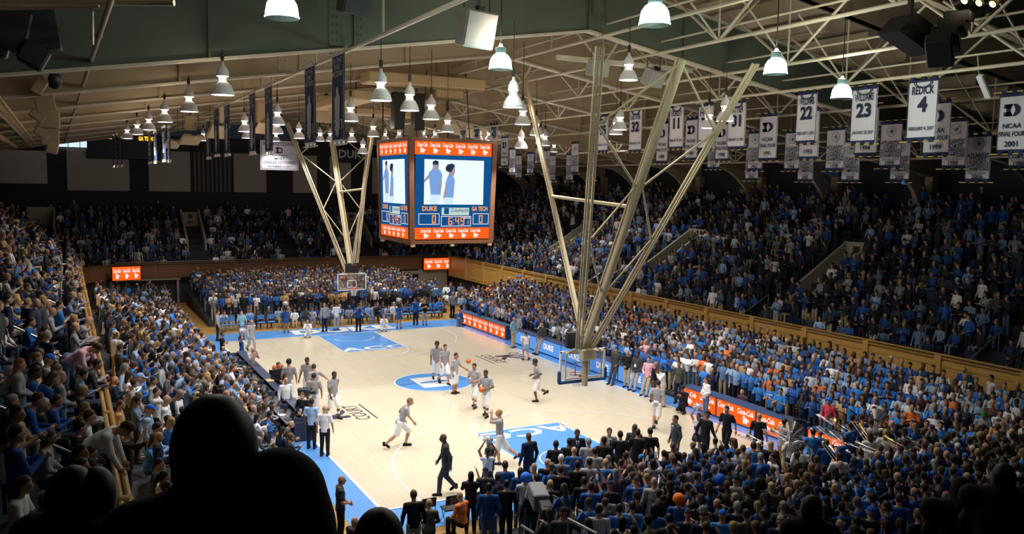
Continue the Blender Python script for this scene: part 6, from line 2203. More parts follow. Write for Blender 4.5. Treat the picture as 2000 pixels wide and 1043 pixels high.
# ------------------------------------------------------------------ press table: a run of long tables with laptops and papers
for i in range(6):
    y1 = 6.4 - 2.2 * i
    o = empty('press_table', (-8.0, y1 - 1.1, 0))
    tag(o, 'dark skirted press table, %s from the far end of the left sideline' % order_words(i, 0), 'table', 'press tables on the left sideline')
    b = MB()
    b.bevbox((.15, 0, .93), (.42, 2.18, .05), .01)
    b.build('counter_top', M_TABLETOP, o)
    b = MB()
    b.box((.32, 0, .45), (.04, 2.18, .9))
    b.build('front_skirt', M_NAVY, o)
    b = MB()
    b.box((-.32, 0, .72), (.62, 2.18, .04))
    b.build('work_top', mat('work_top', (.07, .08, .10), .5), o)
    for y in (-1.05, 1.05):
        b = MB()
        b.box((-.02, y, .45), (.66, .04, .9))
        b.build('end_panel', M_NAVY, o)
    for q in range(2):
        yy = y1 - 1.1 - .55 + 1.1 * q
        lp = empty('laptop', (-8.42, yy, .745), -PI / 2 + random.uniform(-.2, .2))
        tag(lp, 'open black laptop, %s along the press tables' % order_words(2 * i + q, 0), 'laptop', 'laptops on the press tables')
        b = MB()
        b.box((0, 0, .01), (.34, .24, .02))
        b.build('keyboard', M_BLACK, lp)
        b = MB()
        b.box((0, .15, .12), (.34, .015, .22), M=Matrix.Rotation(-.35, 4, 'X'))
        b.build('lid', M_BLACK, lp)
    if i in (0, 1, 3, 5):
        pp = MB()
        pp.box((-8.5, y1 - .9, .745), (.21, .30, .006), .3)
        pp.box((-8.45, y1 - .5, .745), (.21, .30, .006), -.2)
        tag(pp.build('paper_sheets', M_PAPER), 'loose white papers on the press table, %s from far' % order_words(i, 0), 'paper', 'papers on the press tables')
b = MB()
b.box((-7.85, -6.62, .965), (.40, .34, .012))
tag(b.build('wood_plaque', mat('plaque', (.55, .40, .20), .4)), 'tan wooden plate at the near end of the press table', 'plate')
b = MB()
b.box((-7.85, -.6, .965), (.40, .5, .012))
tag(b.build('wood_plaque', MATS['plaque']), 'tan wooden plate in the middle of the press tables', 'plate')

# ------------------------------------------------------------------ chairs
M_CHAIRBLUE = mat('chair_blue', (.06, .20, .50), .5)
M_CHAIRFRAME = mat('chair_frame', (.35, .38, .42), .4, .5)


def chair_proto(mseat, mframe, name):
    """folding chair facing -Y"""
    o = empty(name)
    b = MB()
    b.bevbox((0, 0, .45), (.44, .42, .05), .015)
    b.build('seat', mseat, o)
    b = MB()
    b.bevbox((0, .24, .76), (.44, .04, .28), .012, M=Matrix.Rotation(-.12, 4, 'X'))
    b.build('backrest', mseat, o)
    for sx in (-1, 1):
        b = MB()
        b.path([(sx * .21, .27, .90), (sx * .21, .18, .45), (sx * .22, -.20, 0)], .014, 6)
        b.build('leg', mframe, o)
        b = MB()
        b.path([(sx * .19, -.16, .45), (sx * .20, .26, 0)], .014, 6)
        b.build('leg', mframe, o)
    return o


blue_chair = chair_proto(M_CHAIRBLUE, M_CHAIRFRAME, 'folding_chair')
CH = [(-6.9, 17.75), (-6.35, 17.8), (-5.75, 17.85), (-5.15, 17.9), (-4.5, 17.95), (-3.85, 18.0), (5.4, 18.0), (6.0, 18.0), (6.6, 18.0), (7.2, 18.0), (7.8, 17.95)]
first = True
for i, (x, y) in enumerate(CH):
    c = blue_chair if first else copy_tree(blue_chair)
    first = False
    c.location = (x, y, 0)
    c.rotation_euler = (0, 0, random.uniform(-.06, .06))
    tag(c, 'blue folding chair behind the far baseline, %s from the left' % order_words(i, 0), 'chair', 'blue folding chairs at the far baseline')
bk = chair_proto(M_BLACK, M_CHAIRFRAME, 'padded_chair')
emb = MB()
Fe = Matrix(((-1, 0, 0, 0), (0, 0, 1, .28), (0, 1, 0, .76), (0, 0, 0, 1)))
for q in letter_D(.13, .13, .035):
    emb.quad([Fe @ Vector((u, v, .0)) for u, v in q])
d = MB().disc((0, 0, 0), .115, 20, 0, .10)
emb.add([Fe @ Vector(p) for p in d.v], d.f)
emb.build('emblem', M_CHAIRFRAME, bk)
first = True
for i, (u, x, y) in enumerate(((0, -6.9, -15.9), (1, -6.2, -16.0), (2, -5.55, -16.05), (3, -4.9, -16.1), (4, -4.25, -16.2))):
    c = bk if first else copy_tree(bk)
    first = False
    c.location = (x, y, 0)
    c.rotation_euler = (0, 0, PI + random.uniform(-.1, .1))
    tag(c, 'black padded chair with round emblem at the near baseline, %s from the left' % order_words(i, 0), 'chair', 'black chairs at the near baseline')
# slim black cart holding balls by the left sideline
o = empty('ball_rack', (-7.15, 1.15, 0), .4)
tag(o, 'black wire ball rack beside the left sideline', 'rack')
b = MB()
for sx in (-.35, .35):
    for sy in (-.18, .18):
        b.tube((sx, sy, 0), (sx, sy, 1.05), .015, n=6)
for z in (.25, .62, 1.0):
    for sy in (-.18, .18):
        b.tube((-.35, sy, z), (.35, sy, z), .012, n=5)
    for sx in (-.35, .35):
        b.tube((sx, -.18, z), (sx, .18, z), .012, n=5)
b.build('rack_frame', M_BLACK, o)
b = MB()
b.box((-.34, 0, .85), (.02, .34, .36))
b.build('side_panel', M_BLACK, o)


def ball(x, y, z, label):
    o = empty('basketball', (x, y, z))
    tag(o, label, 'ball', 'orange basketballs')
    b = MB().sphere((0, 0, 0), .121, 20, 12)
    b.build('leather', M_BALL, o)
    b = MB()
    for ax in range(3):
        pts = []
        for i in range(21):
            t = 2 * PI * i / 20
            p = [0, 0, 0]
            p[ax], p[(ax + 1) % 3] = .1215 * math.cos(t), .1215 * math.sin(t)
            pts.append(p)
        b.path(pts, .004, 3)
    b.build('seam', M_BLACK, o)


ball(-7.32, 1.08, 1.13, 'left basketball on the black wire rack')
ball(-7.02, 1.22, 1.13, 'right basketball on the black wire rack')
ball(-9.1, 1.0, 1.2, 'basketball held up behind the press table')

# ------------------------------------------------------------------ roof speakers, pipes, far scoreboards
def speaker(x, y, z, sx, sy, sz, rx, rz, m, label, group='speakers hung from the roof'):
    o = empty('roof_speaker', (x, y, z))
    tag(o, label, 'speaker', group)
    M = Matrix.Rotation(rz, 4, 'Z') @ Matrix.Rotation(rx, 4, 'X')
    b = MB()
    b.bevbox((0, 0, 0), (sx, sy, sz), .03, M=M)
    b.build('cabinet', m, o)
    b = MB()
    b.box(M @ Vector((0, -sy / 2 - .008, 0)), (sx * .9, .02, sz * .9), M=M)
    b.build('grille', m, o)
    b = MB()
    b.box(M @ Vector((0, 0, sz / 2 + .05)), (sx * .2, sy * .4, .12), M=M)
    zt = 14.2 - z
    for dx in (-sx * .35, sx * .35):
        b.tube((dx, 0, sz * .3), (dx, 0, max(zt, sz)), .015, n=5)
    b.build('bracket', M_BLACK, o)


speaker(-5.93, -16.8, 13.55, 1.05, .35, .95, .25, .25, M_SPEAKER, 'big grey square speaker left of the glass bell lamp')
speaker(-8.7, -15.2, 14.15, .85, .4, .5, .25, .25, mat('speaker_dark', (.05, .05, .05), .6), 'dark flat speaker at the top edge left of centre')
speaker(.9, -12.2, 13.6, .75, .4, .55, .2, .1, M_SPEAKER, 'left pale speaker box on the beam over the near hoop')
speaker(3.3, -12.2, 13.45, .8, .45, .6, .45, .3, M_SPEAKER, 'right pale speaker box on the beam over the near hoop')
b = MB()
b.box((2.2, -12.1, 13.85), (5.8, .14, .16), 0)
tag(b.build('speaker_beam', M_STEEL), 'grey cross beam carrying the two pale speaker boxes', 'beam')
sp2 = [((-9.3, 12.2, 12.6), .62, .85, .0), ((-9.3, 12.1, 11.7), 1.15, .85, 1.0), ((-10.2, 12.6, 11.45), .85, .7, 1.0), ((-8.0, 11.5, 12.15), 1.1, .95, .8),
       ((-7.75, 11.5, 13.2), .45, 1.2, .0), ((-5.85, 10.5, 13.3), .6, 1.25, .0), ((-5.75, 10.35, 12.4), .95, .8, .8), ((-2.78, 8.94, 13.5), 1.0, 1.5, .15)]
for i, (p, w_, h_, rx) in enumerate(sp2):
    speaker(p[0], p[1], p[2], w_, .16, h_, rx, .35, M_SPEAKER_TAN, 'tan hanging sound panel, %s from the left of those over the far left court' % order_words(i, 0))
# stacked tan speakers at the far left and the black one above
o = empty('speaker_stack', (-15.95, -7.0, 11.2))
tag(o, 'stack of tan angled speaker boxes hanging at the left', 'speaker')
for i, (dx, dz, w_, h, a) in enumerate(((-.15, 1.1, .34, .5, .5), (0, .55, .55, .5, -.2), (-.22, .2, .45, .28, .7), (.08, .12, .6, .55, 0), (-.12, -.32, .45, .25, .6), (.1, -.42, .5, .5, .05), (.14, -.78, .34, .3, .2))):
    b = MB()
    b.bevbox((dx, .02 * i, dz), (w_, .5, h), .03, M=Matrix.Rotation(a, 4, 'Y'))
    b.build('cabinet', M_SPEAKER_TAN, o)
o = empty('speaker_cluster', (-16.0, -17.2, 12.3))
tag(o, 'large black speaker cluster at the upper left', 'speaker')
for i, (dx, dy, dz, w_, h, a) in enumerate(((-.45, 0, .15, .8, .8, .2), (.1, .1, .2, .75, .85, -.12), (.0, -.1, -.35, .5, .45, .5), (-.75, .1, -.1, .7, .5, .3))):
    b = MB()
    b.bevbox((dx, dy, dz), (w_, .5, h), .04, M=Matrix.Rotation(a, 4, 'Y'))
    b.build('cabinet', M_BLACK, o)
b = MB()
b.lathe([(.03, 0), (.11, .03), (.13, .2), (.1, .3), (0, .31)], (.36, -.1, -.98), 14)
b.build('horn', M_BLACK, o)
# black line array with warm spotlights at the upper right
o = empty('line_array', (2.2, -24.5, 13.05))
tag(o, 'curved black line array speaker at the upper right', 'speaker')
for i in range(4):
    t = -.15 + .25 * i
    b = MB()
    b.bevbox((.30 - .20 * i, 0, .45 - .27 * i), (.85, .55, .27), .03, M=Matrix.Rotation(.5, 4, 'Z') @ Matrix.Rotation(t, 4, 'Y'))
    b.build('cabinet', M_BLACK, o)
o = empty('speaker_wedge', (1.78, -23.7, 13.15))
tag(o, 'black wedge speaker hanging left of the line array', 'speaker')
b = MB()
b.add([(-.62, -.3, -.02), (-.12, -.35, .42), (.62, -.25, .24), (.60, -.25, -.42), (-.62, .3, -.02), (-.12, .35, .42), (.62, .3, .24), (.60, .3, -.42)], [(0, 3, 2, 1), (4, 5, 6, 7), (0, 1, 5, 4), (1, 2, 6, 5), (2, 3, 7, 6), (3, 0, 4, 7)])
b.build('cabinet', M_BLACK, o)
b = MB()
b.box((.1, 0, .9), (.1, .1, 1.2))
b.build('bracket', M_BLACK, o)
M_WARM = emat('warm_lens', (1.0, .74, .42), 9.0)
for i, (x, y, z) in enumerate(((1.91, -24.91, 13.63), (2.19, -25.06, 13.59), (2.45, -25.2, 13.57))):
    o = empty('spotlight', (x, y, z))
    tag(o, ('left', 'middle', 'right')[i] + ' warm glowing spotlight on top of the line array', 'lamp', 'warm spotlights at the upper right')
    M = Matrix.Rotation(-.5, 4, 'Z') @ Matrix.Rotation(1.35, 4, 'X')
    b = MB().lathe([(.09, .22), (.13, .0), (.12, .0), (.08, .18)], n=14)
    b.v = [tuple(M @ Vector(p)) for p in b.v]
    b.build('housing', M_BLACK, o)
    b = MB().disc((0, 0, .02), .115, 16)
    b.v = [tuple(M @ Vector(p)) for p in b.v]
    b.f = [tuple(reversed(f)) for f in b.f]
    b.build('lens', M_WARM, o)
# yellow tan ducts high on the left and a skew pipe
for i, (x, z, r) in enumerate(((-17.4, 12.0, .16), (-17.95, 12.15, .19), (-18.5, 12.2, .16), (-18.3, 11.55, .13), (-17.1, 11.8, .05))):
    o = empty('roof_duct', (x, 0, z))
    tag(o, 'long tan round duct high on the left wall, %s of the bundle' % order_words(i, 0), 'duct', 'tan ducts high on the left')
    b = MB()
    b.tube((0, -30, 0), (0, 30, 0), r, n=12)
    b.build('pipe', M_DUCT, o)
    cm = MB().tube((0, -.06, 0), (0, .06, 0), r * 1.12, n=12).mesh('collar', [M_DUCT])
    for y in range(-28, 30, 4):
        c = bpy.data.objects.new('collar', cm)
        COL.objects.link(c)
        c.parent = o
        c.location = (0, y, 0)
b = MB()
b.tube((-14.72, -24.0, 12.55), (-15.34, 36.0, 12.15), .055, n=8)
for y in range(-22, 34, 5):
    t = (y + 24) / 60
    c = (-14.72 - .62 * t, y, 12.55 - .4 * t)
    b.tube((c[0], y - .05, c[2]), (c[0], y + .05, c[2]), .075, n=8)
tag(b.build('sprinkler_pipe', mat('pipe_pink', (.36, .27, .21), .5)), 'long slanting pipe hanging under the roof at the left', 'pipe')
cp = empty('cross_pipe', (-15.7, -19.6, 12.5))
tag(cp, 'pair of cream pipes crossing at the top left corner', 'pipe')
for nm, pts, r in (('pipe', ((-3, 1.9, .14), (2.0, -.9, .18)), .06), ('pipe', ((-3, 1.9, -.02), (.8, -.45, .06)), .035), ('drop_pipe', ((.69, -.42, .04), (.68, -.47, -.62)), .025)):
    b = MB()
    b.tube(pts[0], pts[1], r, n=8)
    b.build(nm, M_STEEL, cp)
o = empty('strip_light', (9.6, -20.55, 12.8))
tag(o, 'tilted pale strip light fitting near the right edge under the roof', 'lamp')
M = Matrix.Rotation(-.7, 4, 'Y')
b = MB().bevbox((0, 0, 0), (.16, .22, .85), .03, M=M)
b.build('housing', M_WHITE, o)
b = MB().tube((-.1, .1, .1), (-.3, .1, 1.0), .02, n=6)
b.build('bracket', M_STEEL, o)
M_AMBER = emat('amber_digits', (1.0, .42, .02), 1.6)
o = empty('message_board', (-10.9, YW - .35, 12.1))
tag(o, 'dark message board with amber letters on the far left wall', 'scoreboard')
b = MB()
b.bevbox((0, 0, 0), (5.6, .3, 2.0), .05)
b.build('cabinet', mat('board_navy', (.012, .025, .05), .5), o)
Fm = Matrix.Translation((0, -.17, 0)) @ Matrix(((1, 0, 0, 0), (0, 0, -1, 0), (0, 1, 0, 0), (0, 0, 0, 1)))
b = MB()
b.text('DUKE', .34, Fm @ Matrix.Translation((-1.45, .65, .01)), 0, 1.0, .05)
b.text('GA TECH', .34, Fm @ Matrix.Translation((1.6, .60, .01)), 0, 1.1, .05)
b.build('digits', M_AMBER, o)['kind'] = 'stuff'
o = empty('wall_sign', (8.5, YW - .35, 12.1))
tag(o, 'dark wall sign with pale letters behind the far hoop mast', 'sign')
b = MB()
b.bevbox((0, 0, 0), (3.6, .2, 1.5), .04)
b.build('board', MATS['board_navy'], o)
b = MB()
b.text('DUKE', .75, Matrix.Translation((0, -.12, -.3)) @ Matrix(((1, 0, 0, 0), (0, 0, -1, 0), (0, 1, 0, 0), (0, 0, 0, 1))), 0, 2.8, .04)
b.build('lettering', M_PAPER, o)

# ------------------------------------------------------------------ vomitories: stair wells cut in the upper stands
def vom_right(y0, y1, label):
    o = empty('stairwell', (0, 0, 0))
    tag(o, label, 'stairwell', 'stairwells in the upper stands')
    for y in (y0, y1):
        b = MB()
        xa, xb = 17.6, 21.6
        za, zb = zf('UR', xa, 0), zf('UR', xb, 0)
        b.prism([(0, 0), (1, 0), (1, 1), (0, 1)], 0, 1)
        b = MB()
        pts = [(xa, za - .4), (xb, zb - .4), (xb, zb + .95), (xa + .9, za + .95 + .3), (xa, za + .75)]
        vs = [(p[0], y - .09, p[1]) for p in pts] + [(p[0], y + .09, p[1]) for p in pts]
        n = len(pts)
        b.add(vs, [tuple(range(n)), tuple(reversed(range(n, 2 * n)))] + [(i, n + i, n + (i + 1) % n, (i + 1) % n) for i in range(n)])
        b.build('parapet', M_VOM, o)
    b = MB()
    b.box((21.6, (y0 + y1) / 2, zf('UR', 21.6, 0) + .2), (.2, abs(y1 - y0) + .18, 1.5))
    b.build('end_wall', M_VOM, o)
    b = MB()
    b.box((21.48, (y0 + y1) / 2, zf('UR', 21.6, 0) + .55), (.04, .4, .35))
    b.build('sign', M_BLACK, o)
    return (y0, y1)


VOMS = [vom_right(-7.0, -5.5, 'pale walled stairwell in the right upper stand, nearest the viewer'),
        vom_right(5.9, 7.3, 'pale walled stairwell in the right upper stand behind the near hoop mast'),
        vom_right(18.6, 20.0, 'pale walled stairwell at the far end of the right upper stand')]


def vom_far(xc, label):
    o = empty('stairwell', (xc, 0, 0))
    tag(o, label, 'stairwell', 'stairwells in the upper stands')
    for dx in (-.7, .7):
        b = MB()
        ya, yb = 35.0, 39.0
        za, zb = zf('UF', 0, ya), zf('UF', 0, yb)
        pts = [(ya, za - .4), (yb, zb - .4), (yb, zb + 1.1), (ya, za + .9)]
        vs = [(dx - .08, p[0], p[1]) for p in pts] + [(dx + .08, p[0], p[1]) for p in pts]
        b.add(vs, [(3, 2, 1, 0), (4, 5, 6, 7)] + [(i, (i + 1) % 4, 4 + (i + 1) % 4, 4 + i) for i in range(4)])
        b.build('parapet', M_VOM, o)
    b = MB()
    b.box((0, 38.8, zf('UF', 0, 38.8) + .2), (1.5, .15, 1.5))
    b.build('end_wall', M_VOM, o)
    b = MB()
    b.box((0, 38.70, zf('UF', 0, 38.8) + .62), (.36, .04, .34))
    b.box((0, 38.70, zf('UF', 0, 38.8) + .12), (.42, .04, .2))
    b.build('sign', M_BLACK, o)


vom_far(-6.1, 'pale walled stairwell in the far upper stand left of the hoop')
vom_far(7.9, 'pale walled stairwell in the far upper stand behind the scoreboard')
o = empty('stairwell', (0, 0, 0))
tag(o, 'slanting pale walled stairwell in the far left corner stand', 'stairwell', 'stairwells in the upper stands')
for x in (-18.0, -16.2):
    b = MB()
    pts = [(34.0, 3.6), (38.8, 6.0), (38.8, 7.2), (36.0, 6.0), (34.0, 4.9)]
    vs = [(x - .08, p[0], p[1]) for p in pts] + [(x + .08, p[0], p[1]) for p in pts]
    b.add(vs, [(4, 3, 2, 1, 0), (5, 6, 7, 8, 9)] + [(i, (i + 1) % 5, 5 + (i + 1) % 5, 5 + i) for i in range(5)])
    b.build('parapet', M_VOM, o)
b = MB()
b.box((-17.1, 38.7, 6.5), (1.9, .15, 1.4))
b.build('end_wall', M_VOM, o)

# ------------------------------------------------------------------ stair rails
def handrail(pts, label, m=M_CHROME, r=.028):
    o = empty('handrail', pts[0])
    tag(o, label, 'handrail', 'stair handrails in the stands')
    P = [Vector(p) - Vector(pts[0]) for p in pts]
    b = MB()
    b.path(P, r, 7)
    b.build('rail', m, o)
    for p in (P[0], P[-1]):
        b = MB()
        b.tube(p, p - Vector((0, 0, .85)), r * .9, n=7)
        b.build('post', m, o)


def ulh(y, x0, x1, lab):
    handrail([(x0, y, zf('UL', x0, 0) + .95), (x1, y, zf('UL', x1, 0) + .95)], lab)


ulh(-21.6, -16.0, -15.55, 'lower grey handrail beside the man bending over')
ulh(-20.6, -17.2, -16.2, 'upper grey handrail at the lower left')
ulh(-12.3, -17.1, -16.0, 'grey handrail by the seated man in blue at left')
ulh(-13.4, -15.95, -15.45, 'grey handrail behind the pink shirt')
ulh(-4.0, -16.5, -15.4, 'grey handrail among the farther left rows')
for i, y in enumerate((-4.9, -6.3, 8.5, 9.8, -17.2, -18.6)):
    x0 = 15.0
    handrail([(x0, y, 3.2), (x0 + .5, y, 3.45), (x0 + 1.7, y, 4.1)], 'steel handrail at the foot of the right upper stand, %s of six' % order_words(i, 0))
handrail([(-6.52, -22.76, 2.67), (-6.55, -23.87, 2.78)], 'steel handrail at the bottom edge below the television camera')
handrail([(-7.14, -21.9, 2.31), (-7.25, -22.63, 2.44)], 'short steel handrail left of the television camera')
# ================================================================== PEOPLE IN PLACE
M_POM = mat('pompom_white', (.82, .82, .86), .8)


def pompom(c, label):
    o = empty('pompom', c)
    tag(o, label, 'pompom', 'white pompoms')
    b = MB()
    rr = random.Random(3)
    b.sphere((0, 0, 0), .10, 8, 6)
    for i in range(70):
        d = Vector((rr.gauss(0, 1), rr.gauss(0, 1), rr.gauss(0, 1))).normalized()
        a = d.orthogonal().normalized() * .022
        p = d * rr.uniform(.15, .21)
        b.add([d * .05 - a, d * .05 + a, p + a * .6, p - a * .6], [(0, 1, 2, 3), (3, 2, 1, 0)])
    b.build('streamers', M_POM, o)['kind'] = 'stuff'
    b = MB().tube((0, 0, -.08), (0, 0, .08), .015, n=6)
    b.build('handle', M_BLACK, o)


def held_phone(o, pose, who):
    p = (hand_world(o, pose, 1) + hand_world(o, pose, 0)) / 2 if pose != 'phone' else hand_world(o, pose, 1)
    ph = empty('phone', p + Vector((0, 0, .05)), o.rotation_euler.z)
    tag(ph, 'phone held up by the ' + who, 'phone', 'phones held up in the crowd')
    b = MB().bevbox((0, 0, 0), (.08, .012, .155), .004)
    b.build('case', M_BLACK, ph)
    b = MB().box((0, .008, 0), (.068, .003, .14))
    b.build('screen', emat('phone_screen', (.35, .45, .6), .35), ph)


def tv_camera(p, rz, label, k=1.0):
    o = empty('television_camera', p, rz)
    o.scale = (k, k, k)
    tag(o, label, 'camera')
    b = MB().bevbox((0, .05, .02), (.20, .46, .28), .03)
    b.build('body', mat('camera_body', (.035, .045, .06), .5), o)
    b = MB()
    b.tube((0, -.15, .02), (0, -.32, .02), .06, .07, 12)
    b.bevbox((0, -.35, .02), (.16, .08, .13), .02)
    b.build('lens', M_BLACK, o)
    b = MB().bevbox((.12, -.12, .12), (.09, .16, .09), .01)
    b.build('viewfinder', M_BLACK, o)
    b = MB().path([(0, -.12, .12), (0, -.08, .19), (0, .10, .19), (0, .14, .12)], .015, 6)
    b.build('handle', M_BLACK, o)


def short_who(lab):
    w = lab.split()
    return ' '.join(w[:9])


NAMED = []
tot_named = 0
for (x, y, z, h, pose, yaw, top, bot, hair, skin, sec, lab) in PEOPLE:
    fl = sec == 'F'
    if 'suit' in lab and 'track' not in lab:
        top = 'j' + top[1:]
    o = person(x, y, z, h, pose, yaw, top, bot, hair, skin, lab, None, .017 if fl else .021, True)
    NAMED.append((x, y, z, h, sec))
    tot_named += 1
    if pose == 'cheer':
        pompom((hand_world(o, pose, 0) + hand_world(o, pose, 1)) / 2 + Vector((0, 0, .07)), 'pompom of the ' + short_who(lab))
    if pose == 'phone' and 'phone' in lab and 'paper' not in lab:
        held_phone(o, pose, short_who(lab))
    if pose == 'tvcam' and sec == 'F':
        tv_camera(hand_world(o, pose, 1) + Vector((0, 0, .10)), yaw, 'shoulder television camera of the ' + short_who(lab))
    if pose == 'hold' and 'cradling' in lab:
        p = (hand_world(o, pose, 0) + hand_world(o, pose, 1)) / 2
        ball(p.x, p.y, p.z + .02, 'basketball cradled by the player near the three point line')
    if pose == 'onehand':
        p = hand_world(o, pose, 0)
        ball(p.x + .05, p.y, p.z + .42, 'basketball in the air beside the player on the centre logo')
    if 'badge' in lab or 'lanyard' in lab:
        M = Matrix.LocRotScale(o.location, o.rotation_euler, o.scale)
        b = MB()
        b.box((0, -.16, 1.12), (.10, .012, .13))
        c = b.build('badge', M_PAPER, o)
    if top[0] == 'j' and pose in ('stand', 'cross'):
        b = MB()
        b.add([(-.055, -.135, 1.455), (.055, -.135, 1.455), (.0, -.172, 1.22), (-.05, -.10, 1.45), (.05, -.10, 1.45), (0, -.14, 1.22)], [(0, 2, 1), (3, 4, 5), (0, 3, 5, 2), (1, 2, 5, 4), (0, 1, 4, 3)])
        b.build('shirt_front', M_PAPER, o)
        b = MB()
        b.box((0, -.160, 1.345), (.035, .02, .20), M=Matrix.Rotation(-.14, 4, 'X'))
        b.build('tie', M_BLACK, o)
    if 'number four' in lab and 'jersey' in lab and 'next' not in lab:
        b = MB()
        Fq = Matrix.Translation((0, -.165, 1.2)) @ Matrix(((1, 0, 0, 0), (0, 0, -1, 0), (0, 1, 0, 0), (0, 0, 0, 1)))
        b.text('4', .12, Fq, 0, None, .04)
        b.text('DUKE', .07, Fq @ Matrix.Translation((0, .15, -.01)), 0, None, .03)
        b.build('jersey_print', M_PAPER, o)
    if 'striped rugby' in lab:
        b = MB()
        for zz in (1.05, 1.2, 1.35):
            b.lathe([(.182, zz), (.186, zz + .04), (.182, zz + .07)], (0, 0, 0), 16)
        b.v = [(p[0], p[1] * .78, p[2]) for p in b.v]
        b.build('stripe', mat('stripe_navy', (.012, .05, .18), .8), o)
    if 'white lettering' in lab:
        b = MB()
        Fq = Matrix.Translation((0, -.165, 1.26)) @ Matrix(((1, 0, 0, 0), (0, 0, -1, 0), (0, 1, 0, 0), (0, 0, 0, 1)))
        b.text('DUKE', .10, Fq, 0, None, .04)
        b.build('jersey_print', M_PAPER, o)
    if 'cheerleader' in lab and top.startswith('n:wht'):
        b = MB()
        Fq = Matrix.Translation((0, -.155, 1.24)) @ Matrix(((1, 0, 0, 0), (0, 0, -1, 0), (0, 1, 0, 0), (0, 0, 0, 1)))
        for q in letter_D(.13, .12, .035):
            b.quad([Fq @ Vector((u, v, 0)) for u, v in q])
        b.build('jersey_print', M_BTRIM, o)
ball(-1.05, -15.0, .95, 'basketball tucked at the side of the fourth black polo')

# big studio camera with long box lens on its post at the near baseline
o = empty('studio_camera', (-5.55, -20.0, zf('NL', 0, -20.0)), -.35)
tag(o, 'large grey television camera with boxy hood at the bottom of the frame', 'camera')
b = MB().tube((0, 0, 0), (0, 0, 1.25), .06, n=10)
b.build('pedestal', M_BLACK, o)
b = MB().bevbox((0, .45, 1.48), (.40, .95, .42), .03)
b.build('hood', mat('camera_grey', (.22, .22, .23), .5), o)
b = MB().bevbox((.05, -.25, 1.42), (.30, .5, .34), .03)
b.build('body', M_BLACK, o)
b = MB().bevbox((.0, -.62, 1.50), (.24, .2, .2), .02)
b.build('viewfinder', M_BLACK, o)
b = MB().path([(.1, -.3, 1.3), (.25, -.7, 1.05)], .02, 6)
b.path([(-.1, -.3, 1.3), (-.25, -.7, 1.05)], .02, 6)
b.build('pan_handle', M_BLACK, o)

# brass band instruments in the near right corner
M_SILVER = mat('brass_silver', (.72, .70, .68), .2, .95)
M_GOLD = mat('brass_gold', (.75, .52, .20), .22, .95)


def horn(x, y, z, yaw, pitch, kind, m, label):
    o = empty('trombone' if kind == 't' else ('trumpet' if kind == 'p' else 'sousaphone'), (x, y, z), yaw)
    tag(o, label, 'brass instrument', 'brass instruments of the band')
    M = Matrix.Rotation(pitch, 4, 'X')
    b = MB()
    if kind == 't':
        for dx in (-.05, .05):
            b.tube(M @ Vector((dx, 0, 0)), M @ Vector((dx, -1.05, 0)), .012, n=6)
        b.tube(M @ Vector((-.05, -1.05, 0)), M @ Vector((.05, -1.05, 0)), .012, n=6)
        b.build('slide', m, o)
        b = MB()
        b.path([M @ Vector(p) for p in ((.05, 0, 0), (.05, .35, .02), (.0, .42, .05), (-.08, .35, .08), (-.08, -.3, .08))], .014, 6)
        b.tube(M @ Vector((-.08, -.3, .08)), M @ Vector((-.08, -.55, .08)), .02, .05, 12)
        b.tube(M @ Vector((-.08, -.55, .08)), M @ Vector((-.08, -.66, .08)), .05, .11, 14, False)
        b.build('bell', m, o)
    elif kind == 'p':
        b.path([M @ Vector(p) for p in ((0, .2, 0), (0, -.25, 0))], .010, 6)
        for k in range(3):
            b.tube(M @ Vector((0, -.02 - .045 * k, -.07)), M @ Vector((0, -.02 - .045 * k, .06)), .014, n=7)
        b.build('valve', m, o)
        b = MB()
        b.tube(M @ Vector((0, -.2, .05)), M @ Vector((0, -.34, .05)), .012, .03, 10)
        b.tube(M @ Vector((0, -.34, .05)), M @ Vector((0, -.40, .05)), .03, .065, 12, False)
        b.build('bell', m, o)
    else:
        pts = [(.34 * math.cos(t), .12 * math.sin(t * .5), .34 * math.sin(t)) for t in [2 * PI * i / 14 for i in range(13)]]
        b.path([M @ Vector(p) for p in pts], .04, 8)
        b.build('coil', m, o)
        b = MB()
        b.tube(M @ Vector((.3, 0, .1)), M @ Vector((.25, -.1, .5)), .05, .09, 12)
        b.tube(M @ Vector((.25, -.1, .5)), M @ Vector((.15, -.3, .62)), .10, .30, 18, False)
        b.build('bell', m, o)


BAND = []
rr = random.Random(5)
kinds = ['t', 't', 'p', 't', 't', 's', 'p', 't', 't', 's', 't', 'p', 't', 't', 'p']
for i in range(15):
    x = 3.3 + (i % 5) * .95 + rr.uniform(-.15, .15)
    y = -18.45 - (i // 5) * 1.36
    z = zf('NL', 0, y)
    yaw = PI + rr.uniform(-.9, .2)
    if not any(abs(x - a[0]) < .45 and abs(y - a[1]) < .5 for a in NAMED):
        person(x, y, z, 1.74, 'clap' if kinds[i] != 's' else 'stand', yaw, 's:' + rr.choice(['wht', 'rbl', 'wht', 'brb']), 'tr:nvy', rr.choice(['short:brn', 'short:blk', 'long:brn', 'short:drk', 'long:bln']), rr.choice('llm'),
               'band member in blue and white, %s counted along the brass rows' % order_words(i, 0))
        NAMED.append((x, y, z, 1.74, 'NL'))
    m = M_GOLD if i in (3, 8, 13) else M_SILVER
    nm = {'t': 'trombone', 'p': 'trumpet', 's': 'sousaphone'}[kinds[i]]
    d = Vector((math.sin(yaw), -math.cos(yaw), 0))
    p = Vector((x, y, z + 1.42)) + d * .30
    horn(p.x, p.y, p.z, yaw, rr.uniform(-.35, .1), kinds[i], m, '%s %s, %s instrument counted along the brass rows' % ('golden' if m is M_GOLD else 'silver', nm, order_words(i, 0)))

# ------------------------------------------------------------------ dark onlookers right in front of the viewer


